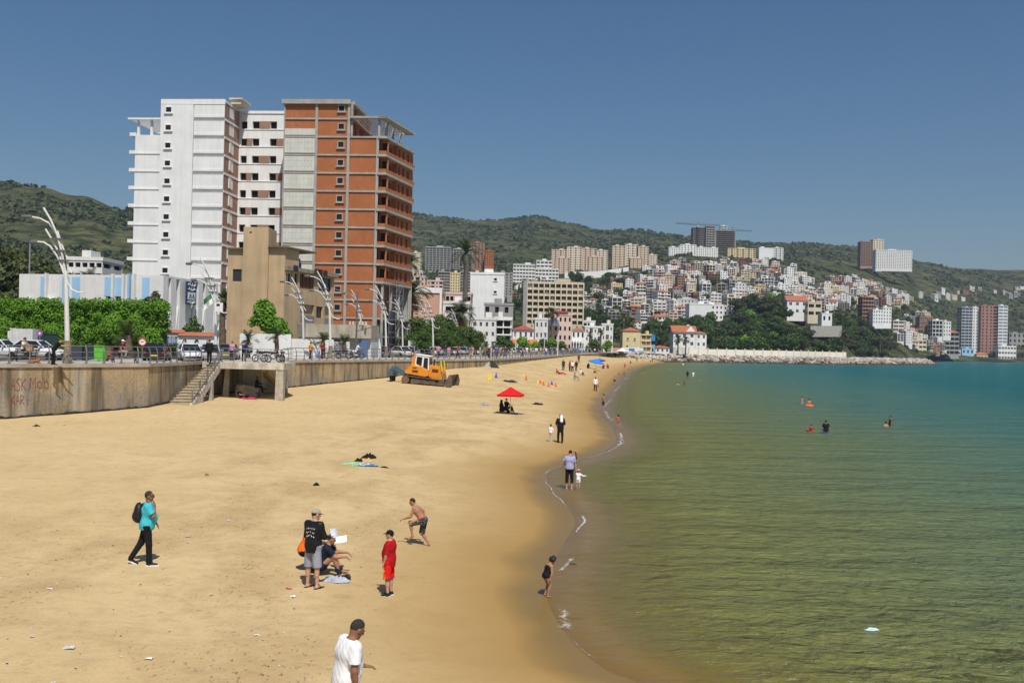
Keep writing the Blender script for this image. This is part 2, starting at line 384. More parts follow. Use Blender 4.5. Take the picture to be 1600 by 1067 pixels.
# ---- land: hills and town slopes, measured column by column as (distance, height)
def Z(px,lst): return [(Y,v if t=='z' else zpx(px,v,Y)) for (Y,t,v) in lst]
LAND={
 -420: [(54,'z',4.0),(300,'z',5),(480,'z',20),(950,'y',270),(1300,'y',262),(2600,'y',330)],
 0:    [(60,'z',4.0),(250,'z',5),(420,'z',14),(700,'y',395),(1000,'y',289),(1300,'y',300),(2600,'y',345)],
 60:   [(62,'z',4.0),(250,'z',5),(420,'z',14),(700,'y',400),(1000,'y',296),(1300,'y',306),(2600,'y',345)],
 120:  [(64,'z',4.0),(250,'z',5),(420,'z',13),(700,'y',405),(1020,'y',311),(1300,'y',325),(2600,'y',345)],
 195:  [(66,'z',4.0),(250,'z',5),(420,'z',12),(700,'y',415),(1050,'y',331),(1300,'y',340),(2600,'y',350)],
 420:  [(92,'z',4.0),(260,'z',5),(450,'z',12),(700,'y',440),(1150,'y',380),(1900,'y',345),(2600,'y',360)],
 640:  [(114,'z',4.0),(300,'z',4.8),(450,'z',12),(700,'y',462),(900,'y',425),(1300,'y',390),(1900,'y',337),(2600,'y',350)],
 700:  [(122,'z',4.0),(310,'z',4.8),(450,'z',12),(700,'y',462),(900,'y',424),(1300,'y',398),(1900,'y',342),(2600,'y',350)],
 770:  [(134,'z',4.0),(330,'z',4.8),(480,'z',12),(700,'y',466),(900,'y',432),(1300,'y',402),(1900,'y',348),(2600,'y',350)],
 840:  [(180,'z',4.0),(350,'z',4.8),(500,'z',12),(700,'y',472),(900,'y',440),(1300,'y',405),(1900,'y',341),(2600,'y',350)],
 875:  [(225,'z',4.0),(360,'z',4.8),(500,'z',11),(700,'y',474),(900,'y',443),(1300,'y',406),(1900,'y',349),(2600,'y',360)],
 930:  [(330,'z',4.0),(430,'z',4.8),(560,'z',11),(700,'y',482),(900,'y',448),(1200,'y',410),(1900,'y',364),(2600,'y',370)],
 985:  [(440,'z',3.9),(500,'z',4.8),(560,'z',9),(700,'y',486),(1000,'y',425),(1200,'y',402),(2000,'y',362),(2600,'y',370)],
 1045: [(478,'z',3.9),(520,'z',4.8),(570,'z',9),(700,'y',486),(1000,'y',424),(1200,'y',402),(2100,'y',368),(2600,'y',375)],
 1100: [(490,'z',-3),(498,'z',3.9),(530,'z',6),(700,'y',484),(1000,'y',426),(1200,'y',404),(2100,'y',373),(2600,'y',380)],
 1200: [(505,'z',-3),(515,'z',3.9),(545,'z',7),(650,'y',490),(900,'y',452),(1150,'y',416),(1500,'y',402),(2100,'y',379),(2600,'y',385)],
 1300: [(545,'z',-3),(557,'z',3.9),(580,'z',7),(700,'y',502),(900,'y',480),(1200,'y',442),(1600,'y',408),(2100,'y',386),(2600,'y',392)],
 1345: [(610,'z',-3),(625,'z',3.9),(660,'z',5),(760,'y',520),(950,'y',490),(1250,'y',455),(1600,'y',416),(2100,'y',388),(2600,'y',395)],
 1400: [(700,'z',-3),(720,'z',3.9),(780,'z',6),(950,'y',522),(1200,'y',480),(1500,'y',448),(2100,'y',402),(2600,'y',408)],
 1440: [(850,'z',-3),(870,'z',3.9),(930,'z',6),(1100,'y',530),(1350,'y',482),(1600,'y',455),(2100,'y',414),(2600,'y',418)],
 1500: [(1180,'z',-3),(1215,'z',3.5),(1290,'z',8),(1500,'y',490),(1750,'y',452),(2200,'y',421),(2600,'y',428)],
 1600: [(1180,'z',-3),(1215,'z',3.5),(1290,'z',8),(1500,'y',500),(1800,'y',458),(2200,'y',424),(2600,'y',430)],
 2000: [(1180,'z',-3),(1215,'z',3.5),(1290,'z',8),(1500,'y',510),(1800,'y',470),(2200,'y',432),(2600,'y',440)],
}
LK=sorted(LAND);LS=np.array([(k-800)/F for k in LK])
def _prof(k):
	pr=Z(k,LAND[k]);return np.array([p[0] for p in pr],float),np.array([p[1] for p in pr],float)
LP=[_prof(k) for k in LK]
def land_z(X,Y,bumps=True):
	s=X/Y;i=int(np.clip(np.searchsorted(LS,s)-1,0,len(LK)-2));f=np.clip((s-LS[i])/(LS[i+1]-LS[i]),0,1)
	f=f*f*(3-2*f)
	z=(1-f)*np.interp(Y,*LP[i])+f*np.interp(Y,*LP[i+1])
	if bumps and Y>350:
		k=min(1,(Y-350)/500.0);z+=k*(9*_n2(X,Y,0.004,5)+5*_n2(X,Y,0.011,6)+2.0*_n2(X,Y,0.03,8))
	return float(z)
def land_start(s): return np.interp(s,LS,[p[0][0] for p in LP])
def on_land(px,py,Y0=450,Y1=2300):
	Y=Y0
	while Y<Y1:
		p=P(px,py,Y)
		if p.z<=land_z(p.x,p.y): return Vector((p.x,p.y,land_z(p.x,p.y)))
		Y*=1.004
	return None
def land_material():
	t=NT('hill_cover');p=t.pos()
	a=t.noise(p,0.006,6,0.6);b=t.noise(p,0.045,5,0.65);c=t.noise(p,0.16,4,0.7)
	col=t.mix(t.ramp(a,[(0.36,0.0),(0.62,1.0)]),HILL_A,HILL_B)
	col=t.mix(t.ramp(b,[(0.42,0.0),(0.60,1.0)]),col,HILL_D)
	col=t.mix(t.ramp(c,[(0.50,0.0),(0.66,0.85)]),col,HILL_D)
	e=t.noise(t.pos((1,1,2.0)),0.013,5,0.6,0.6)
	col=t.mix(t.ramp(e,[(0.66,0.0),(0.74,0.8)]),col,HILL_E)
	yz=t.new('SeparateXYZ');t.l.new(t.new('NewGeometry').outputs['Position'],yz.inputs[0])
	town=t.ramp(t.math('DIVIDE',yz.outputs['Y'],1000.0,True),[(0.30,1.0),(0.50,0.0)])
	col=t.mix(town,col,(0.22,0.20,0.16))
	t.base(col);t.b.inputs['Roughness'].default_value=0.95;t.b.inputs['Specular IOR Level'].default_value=0.1
	t.bump(t.math('ADD',t.math('MULTIPLY',b,2.0),c),0.9,5.0)
	return t.m
HILL_A=(0.085,0.098,0.036);HILL_B=(0.145,0.138,0.062);HILL_D=(0.024,0.036,0.014);HILL_E=(0.20,0.155,0.085)
sl=np.linspace((-420-800)/F,(2000-800)/F,300)
us=np.concatenate([np.linspace(0,0.12,22)[:-1],np.linspace(0.12,1,170)])
pts=np.zeros((len(us),len(sl),3))
for j,s in enumerate(sl):
	y0=float(land_start(s))+(0.6 if s<0.11 else 0)
	for i,u in enumerate(us):
		Y=y0+(2600-y0)*u**1.25
		pts[i,j]=(s*Y,Y,land_z(s*Y,Y))
tag(link('hills',grid_mesh('hills',pts,land_material())),kind='structure')
pts=np.zeros((2,2,3));pts[0,0]=(-2300,-150,-12);pts[0,1]=(2300,-150,-12);pts[1,0]=(-2300,2700,-12);pts[1,1]=(2300,2700,-12)
tag(link('sea_floor',grid_mesh('sea_floor',pts,M('deep_bottom',(0.05,0.09,0.08)))),kind='structure')
# ---- promenade paving, kerb and road behind the sea wall
wp=[Vector((x,y,0)) for x,y in WALL]
def offset_line(d):
	out=[]
	for i,p in enumerate(wp):
		t=(wp[min(i+1,len(wp)-1)]-wp[max(i-1,0)]).normalized();out.append(p+Vector((-t.y,t.x,0))*d)
	return out
def strip(name,d0,d1,z,mat,kind='structure',thick=0.0):
	a,b=offset_line(d0),offset_line(d1);mb=MB()
	for i in range(len(a)-1):
		mb.quad((a[i].x,a[i].y,z),(a[i+1].x,a[i+1].y,z),(b[i+1].x,b[i+1].y,z),(b[i].x,b[i].y,z))
		if thick: mb.quad((b[i].x,b[i].y,z),(b[i+1].x,b[i+1].y,z),(b[i+1].x,b[i+1].y,z-thick),(b[i].x,b[i].y,z-thick))
	return tag(mb.build(name,mat),kind=kind)
paving=M('paving',(0.42,0.39,0.35),0.85,0.1,1.2,bump=0.2)
asphalt=M('asphalt',(0.075,0.075,0.08),0.9,0.2,0.6)
strip('promenade_paving',0.05,8.0,PROM,paving,thick=0.13)
strip('road',8.0,17.0,PROM-0.12,asphalt)
strip('road_line',12.4,12.55,PROM-0.116,M('road_paint',(0.75,0.75,0.72),0.7))
strip('pavement',17.0,20.5,PROM,paving)
# ------------------------------------------------------------------ shared building materials
white_r=M("white_render",(0.80,0.80,0.78),0.8,0.06,0.4,streak=0.2)
white_d=M('weathered_white_render',(0.74,0.73,0.70),0.85,0.08,0.6,streak=0.22)
cream_r=M('cream_render',(0.66,0.58,0.42),0.85,0.08,0.5,streak=0.2)
tan_r=M('tan_render',(0.50,0.365,0.215),0.9,0.12,0.35,streak=0.35,bump=0.1)
concrete=M('raw_concrete',(0.40,0.385,0.345),0.9,0.14,0.8,streak=0.25,bump=0.15)
concrete_l=M('pale_concrete_panel',(0.62,0.62,0.55),0.9,0.08,0.7,streak=0.22)
grey_r=M('grey_cement_render',(0.34,0.335,0.32),0.9,0.14,0.6,streak=0.25)
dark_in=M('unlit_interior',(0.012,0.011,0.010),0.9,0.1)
glass_d=M('dark_glass',(0.025,0.03,0.035),0.08,0.1,spec=0.6)
shutter=M('brown_shutter',(0.20,0.085,0.05),0.7,0.2,4)
metal_g=M('grey_metal',(0.30,0.30,0.30),0.45,0.08,3,metal=0.3)
rust=M('rusty_metal',(0.22,0.09,0.04),0.85,0.3,5)
blue_p=M('light_blue_paint',(0.33,0.56,0.78),0.75,0.06,0.6,streak=0.15)
blue_s=M('strong_blue_paint',(0.04,0.19,0.55),0.6,0.1,2)
pink_r=M('salmon_render',(0.58,0.33,0.23),0.85,0.06,0.5,streak=0.1)
pale_pink=M('pale_pink_render',(0.66,0.51,0.44),0.85,0.06,0.5,streak=0.1)
yellow_r=M('pale_yellow_render',(0.70,0.58,0.33),0.85,0.08,0.5,streak=0.15)
def brick_material(name,a,b,mort,scale=1.0,obj=False):
	t=NT(name);p=t.pos(obj=obj)
	sx=t.new('SeparateXYZ');t.l.new(p,sx.inputs[0]);cx=t.new('CombineXYZ')
	t.l.new(t.math('ADD',sx.outputs[0],sx.outputs[1]),cx.inputs[0]);t.l.new(sx.outputs[2],cx.inputs[1])
	br=t.new('TexBrick');t.l.new(cx.outputs[0],br.inputs['Vector']);br.inputs['Scale'].default_value=1.0
	br.inputs['Brick Width'].default_value=0.34;br.inputs['Row Height'].default_value=0.22;br.inputs['Mortar Size'].default_value=0.014;br.inputs['Bias'].default_value=0.1
	br.inputs['Color1'].default_value=(*a,1);br.inputs['Color2'].default_value=(*b,1);br.inputs['Mortar'].default_value=(*mort,1)
	n1=t.noise(t.pos(obj=obj),0.35,5,0.65);n2=t.noise(t.pos((1,1,0.3),obj=obj),1.5,4,0.6)
	c=t.mix(t.ramp(n1,[(0.35,0.0),(0.68,0.6)]),br.outputs['Color'],tuple(x*0.66 for x in a))
	c=t.mix(t.ramp(n2,[(0.5,0.0),(0.75,0.35)]),c,tuple(min(1,x*1.35+0.03) for x in b))
	t.base(c);t.b.inputs['Roughness'].default_value=0.92;t.bump(br.outputs['Fac'],-0.25,0.02);MATS[name]=t.m;return t.m
brick=brick_material('red_hollow_brick',(0.47,0.145,0.040),(0.39,0.112,0.034),(0.34,0.22,0.13))
brick_p=brick_material('pale_pink_brick',(0.36,0.20,0.14),(0.30,0.15,0.10),(0.36,0.30,0.25))
def tile_material(name,col):
	t=NT(name);p=t.pos(obj=True)
	w=t.new('TexWave',bands_direction='X');t.l.new(p,w.inputs['Vector']);w.inputs['Scale'].default_value=2.2;w.inputs['Distortion'].default_value=0.4
	n=t.noise(p,1.2,5,0.7)
	c=t.mix(t.ramp(n,[(0.3,0.0),(0.7,1.0)]),tuple(x*0.72 for x in col),tuple(min(1,x*1.15) for x in col))
	t.base(t.mix(t.math('MULTIPLY',w.outputs['Fac'],0.3),c,tuple(x*0.45 for x in col)));t.b.inputs['Roughness'].default_value=0.9
	t.bump(w.outputs['Fac'],0.5,0.05);MATS[name]=t.m;return t.m
tiles=tile_material('terracotta_tiles',(0.46,0.155,0.075));tiles_r=tile_material('red_tiles',(0.46,0.09,0.06))
# ------------------------------------------------------------------ sea wall
def seawall_material():
	t=NT('stained_sea_wall');p=t.pos()
	z=t.new('SeparateXYZ');t.l.new(p,z.inputs[0]);hz=z.outputs[2]
	a=t.noise(t.pos((1,1,1)),0.28,5,0.6);b=t.noise(t.pos((1,1,0.10)),1.3,5,0.65);c=t.noise(t.pos((1,1,0.7)),1.1,6,0.7);f=t.noise(p,7.0,5,0.75)
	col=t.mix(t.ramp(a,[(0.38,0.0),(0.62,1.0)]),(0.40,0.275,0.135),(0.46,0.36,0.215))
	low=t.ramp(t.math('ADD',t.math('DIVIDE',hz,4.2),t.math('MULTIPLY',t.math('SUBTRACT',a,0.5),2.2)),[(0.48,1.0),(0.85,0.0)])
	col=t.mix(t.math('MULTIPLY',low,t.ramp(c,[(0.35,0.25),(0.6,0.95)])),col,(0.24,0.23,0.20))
	col=t.mix(t.ramp(f,[(0.48,0.0),(0.70,0.6)]),col,(0.10,0.085,0.06))
	col=t.mix(t.ramp(b,[(0.47,0.0),(0.62,0.8)]),col,(0.095,0.07,0.04))
	col=t.mix(t.ramp(t.noise(t.pos((1,1,0.05),loc=(5,3,0)),0.9,4,0.6),[(0.60,0.0),(0.68,0.55)]),col,(0.52,0.48,0.40))
	t.base(col);t.b.inputs['Roughness'].default_value=0.95;t.bump(t.math('ADD',c,t.math('MULTIPLY',f,0.4)),0.6,0.08);return t.m
sw_m=seawall_material();near_black=M('dark_footing',(0.035,0.03,0.022),0.95,0.4,3)
sw=thing('sea_wall','long stained concrete sea wall between sandy beach and promenade','wall',(-23.8,68.3,0))
def rel(root,x,y,z=0): return (x-root.location.x,y-root.location.y,z-root.location.z)
def wall_run(d,z0,z1,th,mat,name,parent,step=1.5,jit=0.0,i0=0,i1=None):
	a=offset_line(d);mb=MB();pl=[]
	for i in range(len(a)-1):
		n=max(1,int((a[i+1]-a[i]).length/step))
		pl+=[a[i].lerp(a[i+1],k/n) for k in range(n)]
	pl.append(a[-1]);off=parent.location
	for i in range(len(pl)-1):
		p,q=pl[i],pl[i+1];t=(q-p).normalized();nn=Vector((-t.y,t.x,0))*th
		A=[p-off,q-off,q+nn-off,p+nn-off]
		zt=z1 if not callable(z1) else (z1(p),z1(q))
		za,zb=(zt,zt) if not isinstance(zt,tuple) else zt
		mb.add([(A[0].x,A[0].y,z0),(A[1].x,A[1].y,z0),(A[2].x,A[2].y,z0),(A[3].x,A[3].y,z0),
				(A[0].x,A[0].y,za),(A[1].x,A[1].y,zb),(A[2].x,A[2].y,zb),(A[3].x,A[3].y,za)],
               [(0,1,5,4),(4,5,6,7),(2,3,7,6)])
	return mb.build(name,mat,parent)
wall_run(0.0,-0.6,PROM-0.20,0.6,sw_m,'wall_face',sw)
wall_run(-0.10,PROM-0.20,PROM+0.03,0.55,M('coping_concrete',(0.40,0.36,0.29),0.9,0.2,1.0,bump=0.2),'coping',sw)
def foot_h(p): return (sand_z(p.x+0.6,p.y-0.5)+0.10+0.16*abs(_n2(p.x*3+p.y*3,p.y,0.5,4))+0.05*_n2(p.x*9,p.y*9,0.7,2)) if p.y<110 else -0.5
wall_run(-0.10,-0.5,foot_h,0.3,near_black,'footing_strip',sw,step=0.25)  # irregular near-black strip along the wall foot, just above the sand
def wall_pt(px,py,out=0.012):
	a,b=wp[2],wp[3];s=unroll(px,py)[0]/F;d=b-a
	k=(s*a.y-a.x)/(d.x-s*d.y);q=a+d*k;n=Vector((d.y,-d.x,0)).normalized()
	return P(px,py,q.y)+n*out
GR={'A': [[(0,0),(.5,1),(1,0)],[(.2,.4),(.8,.4)]],'S': [[(1,.9),(.4,1),(0,.75),(.9,.35),(.7,0),(0,.05)]],
      'K': [[(0,0),(.05,1)],[(.9,1),(.05,.5),(1,0)]],'i': [[(.5,0),(.5,.65)],[(.5,.85),(.55,.95)]],
      'M': [[(0,0),(.1,1),(.5,.35),(.9,1),(1,0)]],'o': [[(.5,0),(.1,.2),(.1,.55),(.5,.72),(.9,.5),(.85,.15),(.5,0)]],
      'R': [[(0,0),(0,1),(.8,.85),(.7,.55),(0,.5),(.9,0)]]}
def strokes(word,x,y,w,h,mb,rad=0.022,slope=0.0,pt=wall_pt):
	for ch in word:
		if ch==' ': x+=w;continue
		for st in GR[ch]:
			mb.tube([pt(x+a*w*.8,y-b*h+slope*(x+a*w)) for a,b in st],rad,5)
		x+=w*(0.55 if ch=='i' else 1)
mb=MB();strokes('ASKi',17,610,8.3,19,mb,.017);strokes('Moo',47,607,10.5,17,mb,.017);strokes('KARi',17,632,7.5,15,mb,.017)
mb.v=[(x-sw.location.x,y-sw.location.y,z) for x,y,z in mb.v]
mb.build('graffiti',M('faded_red_spray',(0.30,0.07,0.045),0.9,0.35,6),sw)
rp=thing('concrete_ramp','small pale concrete ramp leaning on the far sea wall','ramp',G(757,572,3.3))
mb=MB();mb.add([(-1.7,0.3,-.3),(0.6,-.8,-.3),(0.6,3.5,-.3),(-1.7,3.5,-.3),(-.9,3.2,1.05),(0.6,2.6,1.05),(0.6,3.5,1.05),(-.9,3.5,1.05)],
	[(0,1,5,4),(1,2,6,5),(4,5,6,7),(3,0,4,7)]);mb.build('ramp_slab',concrete,rp)
mb=MB();mb.add([(0.8,-.6,-.3),(2.0,1.2,-.3),(0.8,3.5,-.3),(0.85,3.4,1.0)],[(0,1,3),(1,2,3),(0,3,2)]);mb.build('buttress',near_black,rp)
# ------------------------------------------------------------------ railing
rail_m=M('grey_painted_railing',(0.20,0.195,0.185),0.55,0.15,3,metal=0.2)
post_mb=MB();post_mb.tube([(0,0,0),(0,-0.03,0.25),(0,-0.045,0.55),(0,-0.01,0.85),(0,0.10,1.12)],[0.075,0.05,0.042,0.038,0.034],6)
post_mb.box(-0.1,0.1,-0.1,0.1,0,0.03);post_me=post_mb.mesh('railing_post',rail_m)
def along(line,s0,s1,step):
	L=[0]
	for a,b in zip(line,line[1:]): L.append(L[-1]+(b-a).length)
	out=[];s=s0
	while s<=s1+1e-6:
		i=max(0,min(len(L)-2,int(np.searchsorted(L,s))-1));k=(s-L[i])/(L[i+1]-L[i]);out.append((line[i].lerp(line[i+1],k),(line[i+1]-line[i]).normalized()));s+=step
	return out
rl=offset_line(0.22);RL=[0]
for a,b in zip(rl,rl[1:]): RL.append(RL[-1]+(b-a).length)
def rail_s(px):
	for i in range(len(rl)-1):
		for k in range(40):
			q=rl[i].lerp(rl[i+1],k/40);qx=to_px((q.x,q.y,4.7))[0]
			if q.y>20 and qx>=px: return RL[i]+(RL[i+1]-RL[i])*k/40
	return RL[-1]
def railing(label,px0,px1,step):
	s0,s1=rail_s(px0),rail_s(px1);n=max(1,round((s1-s0)/step));st=(s1-s0)/n
	ps=along(rl,s0,s1,st);c=ps[len(ps) // 2][0]
	r=thing('promenade_railing',label,'railing',(c.x,c.y,PROM+0.03),0,'railing along the promenade')
	for p,t in ps: link('railing_post',post_me,r,(p.x-c.x,p.y-c.y,0),(0,0,math.atan2(t.y,t.x)))
	for h,off,rad in ((1.12,0.10,0.036),(0.74,-0.03,0.026),(0.38,-0.04,0.026)):
		mb=MB();mb.tube([(p.x-c.x-t.y*off,p.y-c.y+t.x*off,h) for p,t in ps],rad,6);mb.build('rail',rail_m,r)
railing('curved grey steel railing above the graffiti wall, up to the beach stairs',-25,338,1.3)
railing('curved grey steel railing between the stair platform and the yellow bulldozer',447,640,1.3)
railing('curved grey steel railing along the wall right behind and beyond the yellow bulldozer',641,772,1.5)
railing('distant grey railing along the crowded far end of the promenade',773,905,2.6)
# ------------------------------------------------------------------ beach stairs and the platform beside them
st=thing('beach_stairs','worn concrete stairs going down from the promenade to the sand','stairs',(-23.2,75,0))
steps=16;x0,x1,ya,yb,za,zb=-24.55,-22.95,71.2,78.4,1.1,PROM
conc_w=M('peeling_concrete',(0.46,0.41,0.32),0.92,0.25,2.5,streak=0.3,bump=0.3)
sand_step=M('sandy_step',(0.46,0.36,0.21),0.95,0.2,2)
mb=MB()
for i in range(steps):
	y=ya+(yb-ya)*i/steps;z=za+(zb-za)*(i+1)/steps;d=(yb-ya)/steps
	xa=x0+0.9*i/steps
	mb.box(xa+23.2,x1+23.2,y-75,y+d-75,z-0.34,z-0.02 if i else z)
	mb.box(xa+23.2,x1+23.2+0.02,y-75-0.05,y+d-75-0.01,z-0.02+(0 if i else .021),z+0.02,1)
mb.build('step_flight',[conc_w,sand_step],st)
mb=MB();sl_=(zb-za)/(yb-ya)
prof=[(ya-0.4,za-0.2)] ;
for i in range(steps):
	y=ya+(yb-ya)*i/steps;z=za+(zb-za)*(i+1)/steps+0.12
	prof+=[(y-0.02,z),(y+(yb-ya)/steps-0.02,z)]
prof+=[(yb,zb-0.35),(ya+0.9,za-0.15)]
mb.extrude([(b-75,z) for b,z in prof],(x1+0.03+23.2,0,0),(0,1,0),(0,0,1),(1,0,0),0.20);mb.build('stringer',M('peeling_white_concrete',(0.56,0.52,0.44),0.9,0.35,2.2,streak=0.5,bump=0.3),st)
def hand_rail(side_x,y0,y1,parent,name='handrail'):
	mb=MB();f=lambda y: za+(zb-za)*(y-ya)/(yb-ya)+0.1
	for h,r_ in ((0.98,0.03),(0.68,0.02),(0.38,0.02)): mb.tube([(side_x+23.2,y0-75,f(y0)+h),(side_x+23.2,y1-75,f(y1)+h)],r_,6)
	mb.build(name,rail_m,parent)
	for k in range(5):
		y=y0+(y1-y0)*k/4;mb=MB();mb.box(side_x+23.2-.045,side_x+23.2+.045,y-75-.05,y-75+.05,f(y)-0.1,f(y)+1.0);mb.build('baluster',rail_m,parent)
hand_rail(x1+0.13,ya+0.1,yb-0.1,st)
for i in (3,7):
	y=ya+(yb-ya)*i/steps;z=za+(zb-za)*(i+1)/steps
	mb=MB();mb.box(x1+23.2+0.015,x1+23.2+0.26,y-75-.12,y-75+.18,z+0.09,z+0.16);mb.build('rust_patch',rust,st)
for y in (73.2,75.6):
	z=za+(zb-za)*(y-ya)/(yb-ya);mb=MB();mb.box(x1+23.25,x1+23.2+.33,y-75-.17,y-75+.17,0.4,z-0.05);mb.build('support_post',concrete,st)
pf=thing('stair_platform','concrete platform on pillars beside the beach stairs','platform',(-20,79,0))
def rp_(x,y): return (x+20,y-79)
slab=[rp_(-22.75,77.6),rp_(-17.75,77.6),rp_(-17.8,82),rp_(-20.9,89.2),rp_(-24.3,80.2),rp_(-24.4,78.5),rp_(-22.75,78.5)]
mb=MB();mb.prism(slab,3.72,PROM+0.02);bevel(mb.build('slab',M('flaking_white_slab',(0.60,0.55,0.45),0.9,0.3,1.3,streak=0.75,bump=0.3),pf),0.04)
def pillar(px,py,w0,w1,d,lean=0):
	p=G(px,py,1.2);mb=MB();a=[(-w0,-d),(w0,-d),(w0,d),(-w0,d)];b=[(-w1+lean,-d),(w1+lean,-d),(w1+lean,d),(-w1+lean,d)]
	x,y=rp_(p.x,p.y)
	mb.add([(x+q[0],y+q[1],0.5) for q in a]+[(x+q[0],y+q[1],3.72) for q in b],[(0,1,5,4),(1,2,6,5),(2,3,7,6),(3,0,4,7),(4,5,6,7)])
	mb.build('pillar',conc_w,pf)
pillar(352,624,0.30,0.12,0.2,0.12);pillar(436.5,628,0.32,0.30,0.35,0.05)
for (px,py) in ((398,615),(427,612)): pillar(px,py,0.10,0.08,0.1)
mb=MB();mb.box(*[-22+20,-20.4+20],81.5-79,81.8-79,0.5,3.71);mb.build('back_wall',grey_r,pf)
mb=MB();a=rp_(-21.6,83.6);mb.add([(a[0],a[1],3.7),(a[0]+2.6,a[1],1.9),(a[0]+2.6,a[1]+1.2,1.9),(a[0],a[1]+1.2,3.7),(a[0],a[1],3.5),(a[0]+2.6,a[1],1.6),(a[0]+2.6,a[1]+1.2,1.6),(a[0],a[1]+1.2,3.5)],[(0,1,2,3),(7,6,5,4),(0,4,5,1),(1,5,6,2),(2,6,7,3)]);mb.build('rear_flight',M('ochre_concrete',(0.42,0.28,0.10),0.9,0.2,1),pf)
mb=MB();mb.box(*rp_(-20.9,0)[:1],rp_(-19.2,0)[0],85.2-79,85.5-79,0.5,2.5);mb.build('low_wall',white_d,pf)
pr=MB()
e=[rp_(-22.65,77.75),rp_(-17.9,77.75),rp_(-17.95,81.8),rp_(-20.2,87.8)]
for h,r_ in ((1.1,.03),(.74,.02),(.38,.02)): pr.tube([(x,y,PROM+h) for x,y in e],r_,6)
pr.build('rail',rail_m,pf)
for k in range(6):
	mb=MB();x,y=e[0][0]+(e[1][0]-e[0][0])*k/5,e[0][1];mb.tube([(x,y,PROM),(x,y,PROM+1.1)],.028,6);mb.build('baluster',rail_m,pf)
def rock_mesh(name,seed,mat,sub=2,rough=0.35):
	bm=bmesh.new();bmesh.ops.create_icosphere(bm,subdivisions=sub,radius=1)
	for v in bm.verts:
		n=mnoise.noise(v.co*1.3+Vector((seed*7.1,0,seed)))+0.5*mnoise.noise(v.co*3.1+Vector((seed,5,0)));v.co*=1+rough*n
		for ax,lim in ((0,.8),(1,.75),(2,.62)): v.co[ax]=max(-lim,min(lim,v.co[ax]))
	me=bpy.data.meshes.new(name);bm.to_mesh(me);bm.free();me.materials.append(mat);return me
boulder_m=M('pale_boulder',(0.42,0.37,0.27),0.92,0.3,1.2,bump=0.4)
o=link('boulder',rock_mesh('boulder',3,boulder_m,3),None,(-21.3,80.4,1.75),(0,.15,.3),(1.15,.8,.95));tag(o,'large pale boulder lying in the shade under the stair platform','boulder')
# ------------------------------------------------------------------ the big unfinished apartment tower
S=0.1105;TG=4.0
tw=thing('apartment_tower','unfinished high apartment tower, half white render and half red brick','tower',(P(400,548,172).x,172,0),R(-4.5))
def tx(px): return (px-400)*S
LV=[47.5-3.1*k for k in range(15)]
mb=MB();xa,xb,xc,xd,xe=tx(197),tx(238.5),tx(291.5),tx(341.5),tx(359)
mb.box(xa,xb,0,14,TG,LV[2]);mb.box(xb,xc,-0.25,16,TG,LV[0]);mb.box(xc,xd,0.12,16,TG,LV[0]-0.05)
mb.box(xb,xd,-0.28,-0.25,LV[0]-0.9,LV[0]-0.6);mb.box(xc-.02,xd+0.05,-0.29,0.12,LV[0]-0.9,LV[0]+0.02)
for k in range(3,14): mb.box(xa-.05,xb-.02,-0.12,0,LV[k]-.22,LV[k])
mb.build('white_wing',white_r,tw)
for k in range(2,14):
	mb=MB();mb.box(xa-1.15,xa,0.2,12,LV[k]-0.15,LV[k]+0.45);mb.build('balcony_slab',white_r,tw)
for k in range(1,14):
	mb=MB();mb.box(xc+.12,xd,-0.32,0.12,LV[k]-0.05,LV[k]+0.30);mb.box(xc+.12,xd,-.22,.12,LV[k]+0.30,LV[k]+2.45);mb.build('panel_ledge',white_r,tw)
def small_window(x,z,y,w=0.95,h=0.85,parent=tw,fr=white_r):
	o=thing('window',None,None,(x,y,z));o.parent=parent
	mb=MB();t=0.14
	for b in ((-w/2-t,w/2+t,h/2,h/2+t),(-w/2-t,w/2+t,-h/2-t,-h/2),(-w/2-t,-w/2,-h/2,h/2),(w/2,w/2+t,-h/2,h/2)): mb.box(b[0],b[1],-.12,0.02,b[2],b[3])
	mb.box(-w/2-.3,w/2+.3,-.24,0,-h/2-.30,-h/2-.16);mb.build('window_frame',fr,o)
	mb=MB();mb.box(-w/2,w/2,-.02,0.0,-h/2,h/2);mb.build('window_opening',dark_in,o)
for k in range(0,13): small_window(tx(251.5),LV[k]-1.85,-0.26)
mb=MB();z0,z1=LV[2],LV[1]
mb.box(xa-1.2,xb,-0.5,0.1,z1-.5,z1-.2)
for k in range(9): mb.box(xa-0.9+k*0.62,xa-0.75+k*0.62,0.1,11,z1-.5,z1-.25)
mb.box(xa-1.2,xb,11,11.4,z1-.5,z1-.2)
for (x,y) in ((xa+.2,.2),(xb-2,.2),(xa+.2,10.6),(xb-2,10.6)): mb.box(x,x+.4,y,y+.4,z0,z1-.5)
mb.build('pergola',white_r,tw)
xr0,xr1=xd+0.02,4.2
wz=[(10.5,15.0)]
holes=[]
wd=xr1-xr0
for k in range(0,14):
	zt=LV[k]-1.15-1.0;zb_=zt-1.35
	cols=[(0.35,1.5),(2.45,3.75),(5.7,6.95)]
	for a,b in cols: holes.append((a,b,zb_,zt))
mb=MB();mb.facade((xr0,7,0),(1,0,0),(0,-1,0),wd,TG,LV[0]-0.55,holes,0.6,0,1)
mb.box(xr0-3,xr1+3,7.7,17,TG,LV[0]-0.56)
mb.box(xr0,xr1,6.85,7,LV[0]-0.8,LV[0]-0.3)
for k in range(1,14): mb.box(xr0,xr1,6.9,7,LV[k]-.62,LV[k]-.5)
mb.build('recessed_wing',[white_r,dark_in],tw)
mb=MB()
